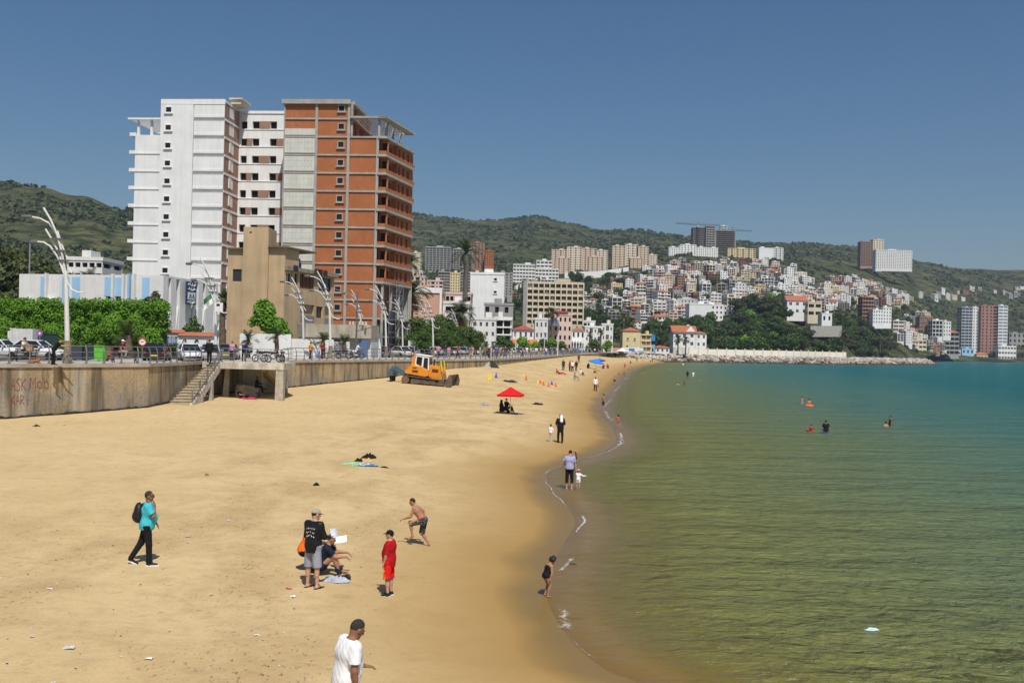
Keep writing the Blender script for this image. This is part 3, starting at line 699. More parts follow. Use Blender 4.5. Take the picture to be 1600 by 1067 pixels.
for k in range(0,14):
	zt=LV[k]-1.15-1.0
	for a,b in ([(3.75,5.7)] if k % 2==0 else [(1.5,2.45),(6.95,8.6)]):
		mb=MB();mb.box(xr0+a,xr0+b,6.93,6.99,zt-1.35,zt);mb.build('brick_infill',brick_p,tw)
holes=[(2.2,4.6,LV[k]-2.6,LV[k]-0.7) for k in range(14)]
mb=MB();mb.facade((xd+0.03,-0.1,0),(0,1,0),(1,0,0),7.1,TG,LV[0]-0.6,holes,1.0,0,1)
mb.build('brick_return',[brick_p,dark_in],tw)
mb=MB()
for k in range(14):
	mb.box(xd+.02,xd+.12,-.1,7,LV[k]-.55,LV[k]-.15)
	if k>1: mb.box(xd+.04,xd+.16,2.3,3.1,LV[k]-2.5,LV[k]-.75)
mb.build('return_trim',white_d,tw)
b0,b1,b2,b3=tx(437.5),tx(488.5),tx(539.5),tx(585)
mb=MB()
mb.box(b0,b1,0.05,15,TG,LV[0]-.4);mb.box(b1,b2,0.05,15,TG,LV[0]-.4);mb.box(b2,b3,0.05,14,TG,LV[2])
mb.build('brick_wall',brick,tw)
mb=MB()
for k in range(2,14):
	z0=LV[k+1] if k<14 else TG
	mb.box(b0+.03,b1-.25,-0.08,0.05,LV[k+1]+.18,LV[k]-.35)
mb.box(b0+.03,b1-.25,-0.08,0.05,LV[2]+.15,LV[2]+1.25)
mb.build('concrete_panel',concrete_l,tw)
mb=MB()
for k in range(2,14):
	for r_ in (0.9,1.9):
		for c_ in range(8): mb.box(b0+.5+c_*.62,b0+.58+c_*.62,-0.095,-0.07,LV[k+1]+r_,LV[k+1]+r_+.09)
mb.build('formwork_holes',dark_in,tw)['kind']='stuff'
mb=MB()
for k in range(0,14):
	mb.box(b0-.05,b2+.15,-0.14,0.0,LV[k]-.28,LV[k]) if k else mb.box(b0-.4,b2+.3,-0.55,15.2,LV[0]-.75,LV[0])
	if k>=2: mb.box(b2+.15,b3+.1,-0.14,0.0,LV[k]-.28,LV[k])
for x in (b1,b2): mb.box(x-.22,x+.22,-0.19,0.02,TG,LV[0]-.75)
mb.box(b0-.1,b0+.12,-0.17,0.02,TG,LV[0]-.75);mb.box(b3-.15,b3+.3,-0.19,0.02,TG,LV[2]-.28)
mb.build('concrete_frame',concrete,tw)
for k in range(0,12): small_window(tx(527.5),LV[k]-1.45,-0.0,0.95,0.9,tw,concrete)
mb=MB();z2,z1,z0=LV[2],LV[1],LV[0]
mb.box(b2+.2,b2+1.0,0.3,15,z1-.3,z1);mb.box(b2+.2,b2+0.9,0.3,15,z0-.7,z0-.2)
for z in (z2,z1):
	for y in (0.2,4.5,9,13.5): mb.box(b2+.25,b2+.6,y,y+.35,z,z+2.8)
e0,e1=tx(600),tx(600)+2.4
mb.box(b2+.3,e0,-0.5,0.1,z1-.05,z1+.25)
mb.extrude([(0,0),(e1-e0,14),(e1-e0-1.6,14),(-1.6,0)],(e0,-.5,z1+.0),(1,0,0),(0,1,0),(0,0,1),.28)
for k in range(14): mb.box(b2+.8+k*.45,b2+.95+k*.45,0,12.8,z1-.05,z1+.12)
mb.box(b2+.3,e1,12.8,13.2,z1-.1,z1+.25)
for (x,y) in ((b3,.2),(e0-1.2,4),(e0-.9,8),(e0-.4,12.4),(b2+2.5,12.4)): mb.box(x,x+.4,y,y+.4,z2,z1+.0)
mb.build('terrace_pergola',concrete,tw)
side=Vector((e1-e0,14,0)).normalized();nrm=Vector((side.y,-side.x,0))
core0=Vector((b3+.3,0.9,0))
for k in range(2,11):
	bal=thing('balcony',None,None,(0,0,0));bal.parent=tw
	z=LV[k]
	poly=[(b3+.1,-.35),(e0,-.35),(e1,13.6),(b3+.1,13.6)]
	mb=MB();mb.prism(poly,z-.38,z);mb.build('slab',concrete,bal)
	if k>2:
		mb=MB();mb.box(b3+.3,e0-.02,-.30,-.12,z,z+.6);mb.extrude([(0,0),(14.2,0),(14.2,.6),(0,.6)],(e0-.02,-.3,z),side,(0,0,1),-nrm,.18);mb.build('parapet',brick,bal)
	if k<10:
		zb_=LV[k+1]
		mb=MB();L_=8.2;o_=core0+side*5.6+nrm*1.0
		mb.facade(o_,side,nrm,L_,zb_,z-.38,[(0.5,1.6,zb_+.3,z-.8),(2.5,3.6,zb_+.3,z-.8),(5.0,6.2,zb_+.3,z-.8)],.8,0,1)
		mb.facade((b3+.3,0.95,0),(1,0,0),(0,-1,0),1.5,zb_,z-.38,[(0.15,1.2,zb_,z-.9)],.6,0,1)
		mb.facade(core0+nrm*.2 ,side,nrm,5.6,zb_,z-.38,[(1.0,2.6,zb_,z-.9),(3.6,4.8,zb_,z-.9)],.8,0,1)
		mb.facade(o_-nrm*1.0,nrm,-side,1.0,zb_,z-.38,[],.2,0,1)
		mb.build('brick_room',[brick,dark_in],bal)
mb=MB()
for (x,y) in ((b3+.15,.0),(e0-.45,.0),(e0+.1,4.6),(e0+.7,8.6),(e1-.6,12.8),(b3+.4,5)): mb.box(x,x+.38,y,y+.38,TG,LV[10]-.38)
for z in (LV[12],LV[13]): mb.prism([(b3+.1,.1),(e0-.1,.1),(e1-.1,13.2),(b3+.1,13.2)],z-.3,z)
mb.prism([(b3+.1,13.2),(e1,13.2),(e1,13.5),(b3+.1,13.5)],TG,LV[10]-.4)
mb.build('open_frame',concrete,tw)
mb=MB();mb.box(b3+.6,e0-.4,.2,.35,LV[12],LV[11]-.6);mb.box(b3+.5,e0-.5,.15,.3,TG,TG+1.0);mb.build('ground_infill',brick,tw)
for (a,b,y,h) in ((tx(341),tx(357),3,1.0),(tx(468),tx(490),4,.8)):
	mb=MB();mb.box(a,b,y,y+4,LV[0],LV[0]+h*.75);mb.box(a-.3,b+.3,y-.3,y+4.3,LV[0]+h*.75,LV[0]+h);mb.build('roof_hut',cream_r,tw)
def scaffold(label,x,y,z0,w,d,floors,fh,yaw=0,n=3):
	s=thing('scaffold',label,'scaffold',(x,y,z0),yaw,'scaffolds at the unfinished tower')
	mb=MB()
	for i in range(n+1):
		for yy in (0,d): mb.tube([(i*w/n,yy,0),(i*w/n,yy,floors*fh)],.045,5)
	mb.build('scaffold_posts',metal_g,s)
	for k in range(1,floors+1):
		mb=MB()
		for yy in (0,d): mb.tube([(0,yy,k*fh-.3),(w,yy,k*fh-.3)],.035,5)
		for i in range(n): mb.tube([(i*w/n,0,(k-1)*fh),((i+1)*w/n,0,k*fh-.3)],.025,4)
		mb.box(0,w,0.05,d-.05,k*fh-.38,k*fh-.33);mb.build('scaffold_deck',metal_g,s)
q=P(615,545,168);scaffold('tall grey scaffold up the sea side corner of the unfinished tower',q.x,q.y+2,TG,2.6,1.3,6,2.1,R(70),2)
q=P(296,430,168);scaffold('grey scaffold on the white face of the tower behind the striped building',q.x,q.y,LV[13]+.2,4.9,1.2,4,2.0,R(-4.5),3)
# ------------------------------------------------------------------ blocks of flats and houses, from one builder
def win_mesh(name,frame,pane,cross=True):
	mb=MB();mb.box(-.5,.5,0,.02,-.5,.5,1)
	for b in ((-.5,.5,.44,.5),(-.5,.5,-.5,-.44),(-.5,-.45,-.44,.44),(.45,.5,-.44,.44))+(((-.025,.025,-.44,.44),) if cross else ()): mb.box(b[0],b[1],-.06,0,b[2],b[3],0)
	return mb.mesh(name,[frame,pane])
WIN=win_mesh('window',white_d,glass_d);WIN_SH=win_mesh('window',M('dark_frame',(0.06,0.05,0.045),0.6),glass_d);SHUT=win_mesh('shutter',shutter,shutter)
def fac_holes(W,z0,floors,fh,bays,style,g0=0):
	out=[];bw=W/bays
	for f in range(g0,floors):
		b=z0+f*fh
		for i in range(bays):
			a=i*bw
			if style=='punch': out.append((a+bw*.30,a+bw*.70,b+fh*.32,b+fh*.78))
			elif style=='wide': out.append((a+bw*.12,a+bw*.88,b+fh*.36,b+fh*.80))
			elif style=='loggia': out.append((a+bw*.05,a+bw*.95,b+fh*.30,b+fh*.93))
			elif style=='frame': out.append((a+bw*.06,a+bw*.94,b+fh*.05,b+fh*.88))
			elif style=='mix' : out.append((a+bw*.1,a+bw*.9,b+fh*.32,b+fh*.92) if i % 2 else (a+bw*.33,a+bw*.67,b+fh*.35,b+fh*.78))
			elif style=='brick': out.append((a+bw*.1,a+bw*.5,b+fh*.30,b+fh*.85))
	return out
def shell(mb,W,D,z0,z1,floors,bays,style,sbays=2,side=None,depth=.5,base=4.0):
	"""four walls with openings round a plan W x D centred on the origin"""
	fh=(z1-z0)/floors;side=side or style
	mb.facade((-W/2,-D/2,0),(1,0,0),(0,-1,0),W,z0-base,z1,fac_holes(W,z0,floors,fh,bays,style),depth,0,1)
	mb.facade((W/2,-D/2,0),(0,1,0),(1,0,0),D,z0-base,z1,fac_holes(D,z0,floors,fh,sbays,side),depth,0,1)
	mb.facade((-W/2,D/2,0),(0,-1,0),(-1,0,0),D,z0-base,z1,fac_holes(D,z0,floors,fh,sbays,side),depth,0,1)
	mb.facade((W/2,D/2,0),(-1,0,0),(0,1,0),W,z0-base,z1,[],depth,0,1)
def hip(mb,W,D,z,h,mi,ov=.5):
	a,b=W/2+ov,D/2+ov;r=max(0,a-b)
	mb.add([(-a,-b,z),(a,-b,z),(a,b,z),(-a,b,z),(-r,0,z+h),(r,0,z+h)],[(0,1,5,4),(1,2,5),(2,3,4,5),(3,0,4),(3,2,1,0)],mi)
def gable(mb,W,D,z,h,mi,wall,ov=.5):
	a,b=W/2+ov,D/2+ov
	mb.add([(-a,-b,z),(a,-b,z),(a,0,z+h),(-a,0,z+h),(a,b,z),(-a,b,z)],[(0,1,2,3),(3,2,4,5),(0,5,4,1)],mi)
	for s in (-1,1): mb.add([(s*W/2,-D/2,z),(s*W/2,D/2,z),(s*W/2,0,z+h*.93)],[(0,1,2)],wall)
def block(label,px0,px1,top,Y,floors,bays,style,wall,D=12,base=None,roof='flat',name='apartment_block',yaw=0.0,sbays=2,side=None,cat='apartment block',parts=False,slab=None,depth=.5,group=None,inside=None,win=None):
	pm=(px0+px1)/2;W=(px1-px0)*Y/F;c=P(pm,top,Y);zt=c.z
	zb=zpx(pm,base,Y) if base else land_z(c.x,Y+D/2)
	r=thing(name,label,cat,(c.x,Y+D/2,zb),yaw,group)
	H=zt-zb;mb=MB();shell(mb,W,D,0,H,floors,bays,style,sbays,side,depth)
	mb.quad((-W/2,-D/2,H-.4),(W/2,-D/2,H-.4),(W/2,D/2,H-.4),(-W/2,D/2,H-.4),0)
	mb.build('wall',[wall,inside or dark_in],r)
	fh=H/floors
	if roof=='flat':
		mb=MB();
		for q in ((-W/2-.15,W/2+.15,-D/2-.15,-D/2+.15),(-W/2-.15,W/2+.15,D/2-.15,D/2+.15),(-W/2-.15,-W/2+.15,-D/2+.15,D/2-.15),(W/2-.15,W/2+.15,-D/2+.15,D/2-.15)): mb.box(*q,H+.003,H+.7)
		mb.build('parapet',wall,r);k=rng.uniform(-.2,.2)
		mb=MB();mb.box(W*(k-.13),W*(k+.13),-D*.2,D*.25,H-.39,H+2.2);mb.build('stair_hut',wall,r)
	elif roof in ('hip','hip_red'):
		mb=MB();hip(mb,W,D,H,W*.22,0);mb.build('roof',tiles if roof=='hip' else tiles_r,r)
	elif roof=='gable':
		mb=MB();gable(mb,W,D,H,D*.3,0,1);mb.build('roof',[tiles,wall],r)
	if slab:
		for f in range(1,floors+1):
			mb=MB();mb.box(-W/2-.02,W/2+.02,-D/2-.45,-D/2-.004,f*fh-.28,f*fh-.05) ;mb.build('balcony_slab',slab,r)
	if parts:
		for (o,u,L,n,st,rz) in ((Vector((-W/2,-D/2,0)),Vector((1,0,0)),W,bays,style,0),(Vector((W/2,-D/2,0)),Vector((0,1,0)),D,sbays,side or style,R(90)),(Vector((-W/2,D/2,0)),Vector((0,-1,0)),D,sbays,side or style,R(-90))):
			for (a0,a1,b0,b1) in fac_holes(L,0,floors,fh,n,st):
				q=o+u*(a0+a1)/2;nn=Vector((u.y,-u.x,0));q -= nn*(depth*.45)
				link('window',win or WIN,r,(q.x,q.y,(b0+b1)/2),(0,0,rz),(a1-a0,1,b1-b0))
	return r
stripe_in=M('loggia_back_wall',(0.22,0.17,0.12),0.9,0.3,0.6);brown_in=M('brown_loggia',(0.16,0.10,0.07),0.9,0.3,0.5)
beige=M('beige_render',(0.66,0.53,0.40),0.85,0.06,0.2);beige2=M('light_beige_render',(0.72,0.64,0.52),0.85,0.06,0.2);steel_blue=M('dark_roof_sheet',(0.06,0.068,0.078),0.7,0.15,.2)
brown_t=M('red_brown_cladding',(0.34,0.18,0.14),0.8,0.1,0.3)
shade_c=M('shaded_concrete',(.13,.125,.115),.9,.2,.4);grey_l=M('light_grey_concrete',(.44,.43,.41),.9,.1,.3)  # backs of the open floors: concrete with shade put into its colour
block('brick and grey high block just right of the unfinished tower',628,643,396,700,10,3,'loggia',brick_p,14,440)
block('cream slab block with blank wall standing above pink houses',643.5,657,396,700,10,2,'blank',cream_r,14,440,sbays=3,side='punch')
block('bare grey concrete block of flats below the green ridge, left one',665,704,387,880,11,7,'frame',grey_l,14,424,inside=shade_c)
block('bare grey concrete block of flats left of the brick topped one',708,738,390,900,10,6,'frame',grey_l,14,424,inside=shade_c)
block('grey and brick unfinished high block at the foot of the ridge',732,757,380,915,12,5,'brick',brick_p,14,420)
block('low red brick block beside an earth bank on the slope',757.5,771,393,905,7,4,'brick',brick,12,416)
for i,(a,b,m,t) in enumerate(((685,703,grey_r,'dark grey'),(703.2,719,yellow_r,'yellow'),(719.2,735,grey_r,'grey and brown'),(735.2,756,yellow_r,'yellow'),(756.2,777,M('dim_brown_render',(.3,.22,.16)),'brown'),(777.2,801,grey_r,'grey'))):
	block(t+(' flats with orange roof edge, standing ' +('at the left end of the row','second from the left in the row','third in the row','behind the tall palm mast','right of the tall palm mast','behind the white blank block')[i]),a,b,426+(i % 2)*1.5,620,8,4,'loggia' if i % 2==0 else 'punch',m,13,462,roof='flat',side='punch',inside=stripe_in if i % 2==0 else None)
block('small pale pink house block with brown balconies near the tower',641,664,433,480,5,3,'mix',pale_pink,12,470,inside=brown_in)
block('pink and white house block behind the salmon wall',667,692,440,490,5,4,'mix',pale_pink,12,470,inside=brown_in)
block('white house with tiered roof behind the salmon walled building',646,660,425,520,5,3,'wide',white_d,10,470)
r=block('white building with a large blank salmon coloured wall behind the trees',645,690,457,262,4,3,'blank',pink_r,14,536,side='punch')
mb=MB();mb.box(-3.9,3.9,-7.3,-7.0,13.2,14.6);mb.box(3.3,3.9,-7.3,-7.0,0,13.2);mb.build('white_trim',white_r,r)
block('cream white building with long dark strip windows',691,733,475,268,3,1,'wide',white_d,14,536,sbays=1)
block('pinkish brown building with rows of small windows above the strip window one',696,736,460,300,5,6,'wide',pale_pink,12,540)
r=block('tall white block with blank front and windows down its right side',735,788,429,330,8,1,'blank',white_r,15,540,sbays=3,side='punch',parts=True)
r['label']='tall white block with blank front wall in the middle of the town'
for k in range(5): small_window(-5.3+(k % 2)*0.0+8,22-k*4.2,-7.52,.9,.8,r,white_d)
block('grey bare concrete building with one dark doorway',757,802,477,300,2,3,'brick',grey_r,12,510)
block('white flat roofed shop building with dark open middle',737,775,500,262,3,4,'punch',white_d,12,545,parts=True)
block('half built white and dark building with open floors by the trees',773,800,499,275,4,2,'frame',white_d,12,546,slab=white_d)
r=block('yellowish block of flats with seven rows of cluttered balconies',824,912,443,400,7,5,'loggia',M('yellowed_concrete',(0.56,0.49,0.36),0.9,0.15,.5,streak=.3),12,509,side='blank',depth=1.4,inside=stripe_in,slab=M('yellow_slab',(0.64,0.57,0.43),0.9,.1))
W=88*400/F
mb=MB();mb.box(-W/2-1.6,-W/2-.02,-6.5,6,-4,17.5);mb.build('grey_gable_wall',grey_r,r)
for i in range(11):
	x=-W/2+i*W/10;mb=MB();mb.box(x-.22,x+.22,-6.46,-6.004,0,17.2);mb.build('pier',MATS['yellow_slab'],r)
cl=[white_d,shutter,M('faded_curtain',(.35,.30,.38),.9,.3),M('green_curtain',(.10,.18,.12),.9,.3),glass_d]
for f in range(7):
	for i in range(10):
		if rng.random()<.72:
			x=-W/2+(i+.5)*W/10;z=f*17.0/7;w=rng.uniform(.5,1.9);h=rng.uniform(.7,1.5)
			mb=MB();mb.box(x-w/2,x+w/2,-5.3,-4.8,z+.72,z+.72+h);mb.build('balcony_screen',rng.choice(cl),r)
block('long low grey white terrace building on the hillside, upper part',838,863,408,830,3,4,'wide',white_d,12,425)
block('long grey and white stepped building with many window rows',802,836,414,800,6,7,'wide',white_d,13,446)
block('long grey and white building right of the stepped one',836.3,873,421,800,5,7,'wide',white_d,13,448)
cream_l=['left end','second','third','fourth','fifth','sixth','seventh','right end']
for i,(a,b,t) in enumerate(((862,886,391),(886.2,909,387),(909.2,932,389),(932.2,950,392),(957,977,385),(977.2,997,383),(997.2,1014,386),(1014.2,1027,399))):
	block('cream and brown striped block of flats on the hillside, ' +cream_l[i]+' of the cluster',a,b,t,1000+(i % 3)*14,12,6,'mix',beige2 if i % 2 else beige,14,430,inside=brown_in,group='cream apartment blocks on the hillside')
for i,(a,b,t) in enumerate(((868,890,404),(920,943,402),(985,1004,404))):
	block('lower cream striped block standing in front of the ' +('left','middle','right')[i]+' part of the cream cluster',a,b,t,970,8,6,'mix',beige,12,430,inside=brown_in,group='cream apartment blocks on the hillside')
def simple_wall(label,pts,h,mat,th=.6,name='wall',cat='wall',posts=None):
	c=pts[0];r=thing(name,label,cat,c);mb=MB()
	for p,q in zip(pts,pts[1:]):
		t=(q-p);t.z=0;t.normalize();n=Vector((-t.y,t.x,0))*th
		a,b=p-c,q-c
		mb.add([a+Vector((0,0,-2)),b+Vector((0,0,-2)),b+n+Vector((0,0,-2)),a+n+Vector((0,0,-2)),a+Vector((0,0,h)),b+Vector((0,0,h)),b+n+Vector((0,0,h)),a+n+Vector((0,0,h))],[(0,1,5,4),(1,2,6,5),(2,3,7,6),(3,0,4,7),(4,5,6,7)])
	mb.build('wall_face',mat,r)
	if posts:
		s,w,ph,pm=posts;n=max(1,int((pts[-1]-pts[0]).length/s))
		for p,t in along([x for x in pts],0,sum((b-a).length for a,b in zip(pts,pts[1:])),s):
			d=p-c;mb=MB();mb.box(d.x-w,d.x+w,d.y-.25,d.y+th+.1,d.z-1.0,d.z+h+ph);mb.build('post',pm,r)
	return r
simple_wall('long white retaining wall below the cream apartment cluster',[P(882,432,930),P(935,431,940),P(982,424,950)],4.2,white_r,name='retaining_wall')
for i,(a,b,t) in enumerate(((1045,1063,387),(1063.3,1088,383),(1088.3,1104,387),(1104.3,1122,388))):
	block('white block of flats in front of the grey building site, ' +('first','second','third','fourth')[i]+' from the left',a,b,t,1150,8,5,'punch',white_r,14,408,group='white blocks below the building site')
r=thing('market_hall','wide dark grey roofed hall under the white blocks','hall',P(1079,413,1120));
mb=MB();W=88*1120/F;mb.box(-W/2,W/2,0,30,-6,2.5);mb.build('wall',white_d,r)
mb=MB();mb.add([(-W/2-6,-2,1.2),(W/2+3,-2,2.6),(W/2+1,26,8.5),(-W/2+8,26,7.5)],[(0,1,2,3)]);mb.add([(-W/2-6,-2,.2),(W/2+3,-2,1.6),(W/2+3,-2,2.6),(-W/2-6,-2,1.2)],[(0,1,2,3)]);mb.build('roof',steel_blue,r)
block('grey unfinished high rise with crane on its top, left wing',1083,1103,356,1350,13,7,'frame',M('site_concrete',(.33,.29,.25),.9,.1,.2),16,400,group=None)
block('unfinished high rise stair core with white panels in the middle',1103.3,1117,354,1345,13,3,'loggia',concrete,16,402)
r=block('long dark grey unfinished high rise with open floors, right wing',1117.3,1150,361,1352,14,1,'frame',M('site_concrete_dark',(.30,.275,.25),.9,.1,.2),16,404)
block('pale stair tower on top of the unfinished high rise',1126,1136,354,1360,16,2,'loggia',white_d,8,404)
crane_m=M('crane_steel',(.10,.10,.11),.6)
def crane(label,px,base,top,Y,jl,cj):
	c=P(px,base,Y);r=thing('tower_crane',label,'crane',c);k=Y/F;H=(base-top)*k
	mb=MB();w=1.1
	for sx in (-w,w):
		for sy in (-w,w): mb.tube([(sx,sy,0),(sx,sy,H)],.28,4)
	for i in range(10): mb.tube([(-w,-w,i*H/10),(w,-w,(i+1)*H/10)],.2,4)
	mb.tube([(0,0,H),(0,0,H+5)],.35,4);mb.build('mast',crane_m,r)
	for nm,L,dz in (('jib',jl,.06),('counter_jib',cj,-.05)):
		mb=MB();e=Vector((L*k,0,H+abs(L)*k*(dz if L<0 else -dz*.2)))
		for o in ((-.7,0),(.7,0),(0,1.3)): mb.tube([(0,o[0],H+o[1]),e+Vector((0,o[0],o[1]))],.26,4)
		mb.tube([(0,0,H+5),e*.6+Vector((0,0,H*.4))],.10,4);mb.build(nm,crane_m,r)
	mb=MB();mb.box(-1.3,1.3,-1.2,1.2,H-2.6,H-.2);mb.build('cab',white_d,r)
crane('tower crane with long jib to the left above the grey high rise',1089.5,400,352,1348,-35,34)
crane('tower crane standing at the right end of the grey high rise',1143.5,400,360.5,1375,30,-22)
block('long pale yellow block of flats on the hilltop',1137,1181,389,1200,9,10,'mix',yellow_r,14,416,sbays=2)
block('white slab tower on the hill with windows on its right half',1186,1208,388,1205,12,1,'blank',white_r,14,420,side='blank')
block('white tower wing with balconies attached right of the blank slab',1208.2,1224,388,1205,12,5,'mix',white_d,14,420)
block('white flat roofed building below the building site',1122,1140,404,1130,3,4,'punch',white_r,12,418)
block('brown unfinished high block on the right hill',1345,1364,378,1500,13,5,'frame',M('site_brick',(.36,.25,.20),.9,.1,.2),14,416,inside=brown_in)
block('cream high tower on the right hill',1364.3,1381,375,1515,13,4,'punch',cream_r,14,418)
block('wide white grid block on the right hill',1378,1425.5,391.5,1485,12,14,'punch',white_d,14,420)
block('white block on the right hill, left part of the wide one',1368.5,1378,391,1470,12,3,'punch',white_d,14,420)
TY_=1250
block('white tower by the far shore with grey left half',1503,1520,481,TY_,16,3,'loggia',M('blue_grey_render',(.42,.47,.50),.8),14,557,inside=glass_d)
block('white apartment tower with few windows beside the brown one',1520.2,1533,481,TY_,16,3,'punch',white_r,14,557)
block('tall reddish brown apartment tower at the far shore',1533.2,1552,478,TY_-6,16,3,'punch',brown_t,16,557)
block('dark balcony stack between the brown tower and white balconies',1552.2,1560,479,TY_-2,16,1,'loggia',brown_t,14,557)
block('white balcony tower right of the reddish brown one',1560.2,1575,478,TY_-4,16,2,'loggia',white_r,14,557,inside=M('shaded_blue_grey',(.25,.30,.33),.8))
block('white beach club with strong blue top floor by the water',1450,1484,541,1205,3,8,'punch',white_r,12,565,parts=True)
block('low white terrace house by the water',1484,1501,548,1210,2,4,'wide',white_r,10,564)
block('light blue house by the far shore',1503,1522,545,1212,2,3,'punch',blue_p,10,564)
block('small beige shore house with terracotta roof',1526,1543,554,1212,1,3,'punch',cream_r,9,566,roof='hip')
block('three storey white villa with window bands at the far right shore',1560,1588,541,1212,3,6,'wide',white_r,12,563,parts=True)
block('grey concrete shell building right of the far towers',1577,1604,521,1330,3,4,'brick',grey_r,14,545)
simple_wall('pale sea wall along the far shore beneath the white houses',[P(1440,566.5,1190),P(1523,565,1200),P(1620,568,1200)],3.2,white_d,name='shore_wall')
block('cream four storey house with brown band near the breakwater tip',1423,1448,532,960,4,4,'wide',cream_r,12,560)
block('brown and grey terraced building behind the pine trees',1382,1395,502,960,4,3,'loggia',brown_t,12,530)
block('white house with stacked balconies behind the pine trees',1395.5,1413,502,955,5,2,'loggia',white_d,12,530,inside=stripe_in)
block('white flats with square black windows among brown houses',1457,1473,501,1060,4,3,'frame',white_r,12,526)
block('brown unfinished terraces with long open floors',1437,1457,496,1075,5,3,'frame',brown_t,12,530,inside=stripe_in)
block('grey house with red tiled roof left of the white tower',1477,1499,520,1100,5,3,'loggia',grey_r,14,555,roof='hip')
block('white and grey flats with small windows beside the open terraces',1474,1486,503,1065,4,3,'punch',white_d,12,526)
block('white modern block with dark red side above the trees',1364,1380,485,840,4,4,'punch',white_r,12,506)
block('white square block right of the dark red sided one',1380.3,1393,481,845,5,3,'punch',white_r,12,506)
block('dark red brick block among white houses on the slope',1348,1366,465,850,6,4,'loggia',brown_t,12,500)
block('large white building with blank wall and one window column above the trees',1077,1112,476,640,5,3,'blank',white_r,14,520)
block('white building wing with a column of windows',1098.5,1130,477,652,5,5,'punch',white_r,14,515)
block('white house behind the tree covered hill, beside the large white building',1130,1166,479,670,3,5,'punch',white_d,12,500)
r=block('white villa with gables on top of the wooded headland',1230,1262,470,640,2,3,'punch',white_r,12,492,roof='gable',parts=True)
r=block('cream annex of the villa on the wooded headland',1262.3,1284,473,636,2,2,'wide',cream_r,12,496)
r=block('small white house with flat roof below the villa',1284,1300,491,615,1,2,'punch',white_r,8,505)
simple_wall('grey retaining wall on the wooded headland',[P(1266,521,590),P(1315,521,590)],4.5,concrete,name='retaining_wall')
# ------------------------------------------------------------------ town houses on the slope: individuals
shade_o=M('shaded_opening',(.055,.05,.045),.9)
HW=M('house_wall',(0.7,0.68,0.64),.9,.08,.2)
house_cols={'white': white_d,'bright white': white_r,'grey': grey_r,'raw concrete': concrete,'beige': beige2,'cream': cream_r,'pink': pale_pink,'brick': brick_p,'red brown': M('red_brown_render',(.30,.14,.10),.9,.15,.3),'pale yellow': yellow_r}
def house_proto(W,D,fl,bays,style,roof):
	mb=MB();fh=2.9;H=fl*fh
	shell(mb,W,D,0,H,fl,bays,style,max(2,bays-1),'punch' if style != 'frame' else 'frame',.5,6.0)
	mb.quad((-W/2,-D/2,H-.1),(W/2,-D/2,H-.1),(W/2,D/2,H-.1),(-W/2,D/2,H-.1),3)
	if roof=='flat':
		for q in ((-W/2-.1,W/2+.1,-D/2-.1,-D/2+.1),(-W/2-.1,-W/2+.1,-D/2+.1,D/2),(W/2-.1,W/2+.1,-D/2+.1,D/2)): mb.box(*q,H+.003,H+.8)
		mb.box(-W*.3,W*.05,-D*.05,D*.4,H-.09,H+2.4)
		mb.box(W*.15,W*.15+1.2,0,1.2,H-.09,H+1.3,3)
	elif roof=='half':
		mb.box(-W/2,W*.05,-D/2+1.2,D/2,H-.09,H+2.8);mb.box(-W*.4,-W*.1,-D/2+1.14,-D/2+1.19,H+.6,H+2.0,1)
	else: hip(mb,W,D,H,W*.2,2,.4)
	if style in ('mix','loggia'):
		for f in range(1,fl): mb.box(-W*.48,W*.48,-D/2-.9,-D/2-.004,f*fh+.0,f*fh+.18);mb.box(-W*.48,W*.48,-D/2-.9,-D/2-.82,f*fh+.18,f*fh+.75)
	me=mb.mesh('town_house',[HW,shade_o,tiles,concrete]);return me,fl,roof
PROT=[house_proto(*a) for a in ((9,9,3,3,'punch','flat'),(8,10,4,3,'mix','flat'),(10,9,3,4,'loggia','half'),(7.5,9,4,2,'frame','flat'),(9,10,2,3,'punch','hip'),(11,9,3,4,'mix','hip'),
		(8,8,5,3,'punch','flat'),(12,10,4,4,'frame','half'),(10,10,3,3,'wide','half'),(7,8,3,2,'punch','hip'),(9,9,4,3,'wide','flat'),(13,10,3,5,'punch','flat'))]
def in_poly(x,y,poly):
	c=False;n=len(poly)
	for i in range(n):
		(x1,y1),(x2,y2)=poly[i],poly[i-1]
		if (y1>y) != (y2>y) and x<(x2-x1)*(y-y1)/(y2-y1)+x1: c=not c
	return c
ZONES=[
 ([(903,500),(915,462),(965,437),(1030,412),(1070,414),(1140,408),(1235,416),(1262,430),(1300,448),(1300,462),(1225,468),(1180,482),(1075,478),(1070,500),(1020,512),(955,506)],640,1180,11.2,20,.93,'on the dense central slope'),
 ([(1290,440),(1340,436),(1425,448),(1440,465),(1395,476),(1300,482),(1225,470)],780,1350,10.5,20,.95,'under right hill'),
 ([(1395,505),(1440,488),(1500,498),(1500,540),(1455,545),(1400,530)],830,1250,11,19,.92,'behind the far shore'),
 ([(1435,462),(1500,450),(1600,448),(1600,462),(1500,470)],1350,1900,18,40,.6,'high on right hillside'),
 ([(640,470),(700,458),(800,446),(905,440),(905,500),(800,480),(700,475)],480,800,13,24,.6,'behind the promenade buildings'),
]
spots=[]
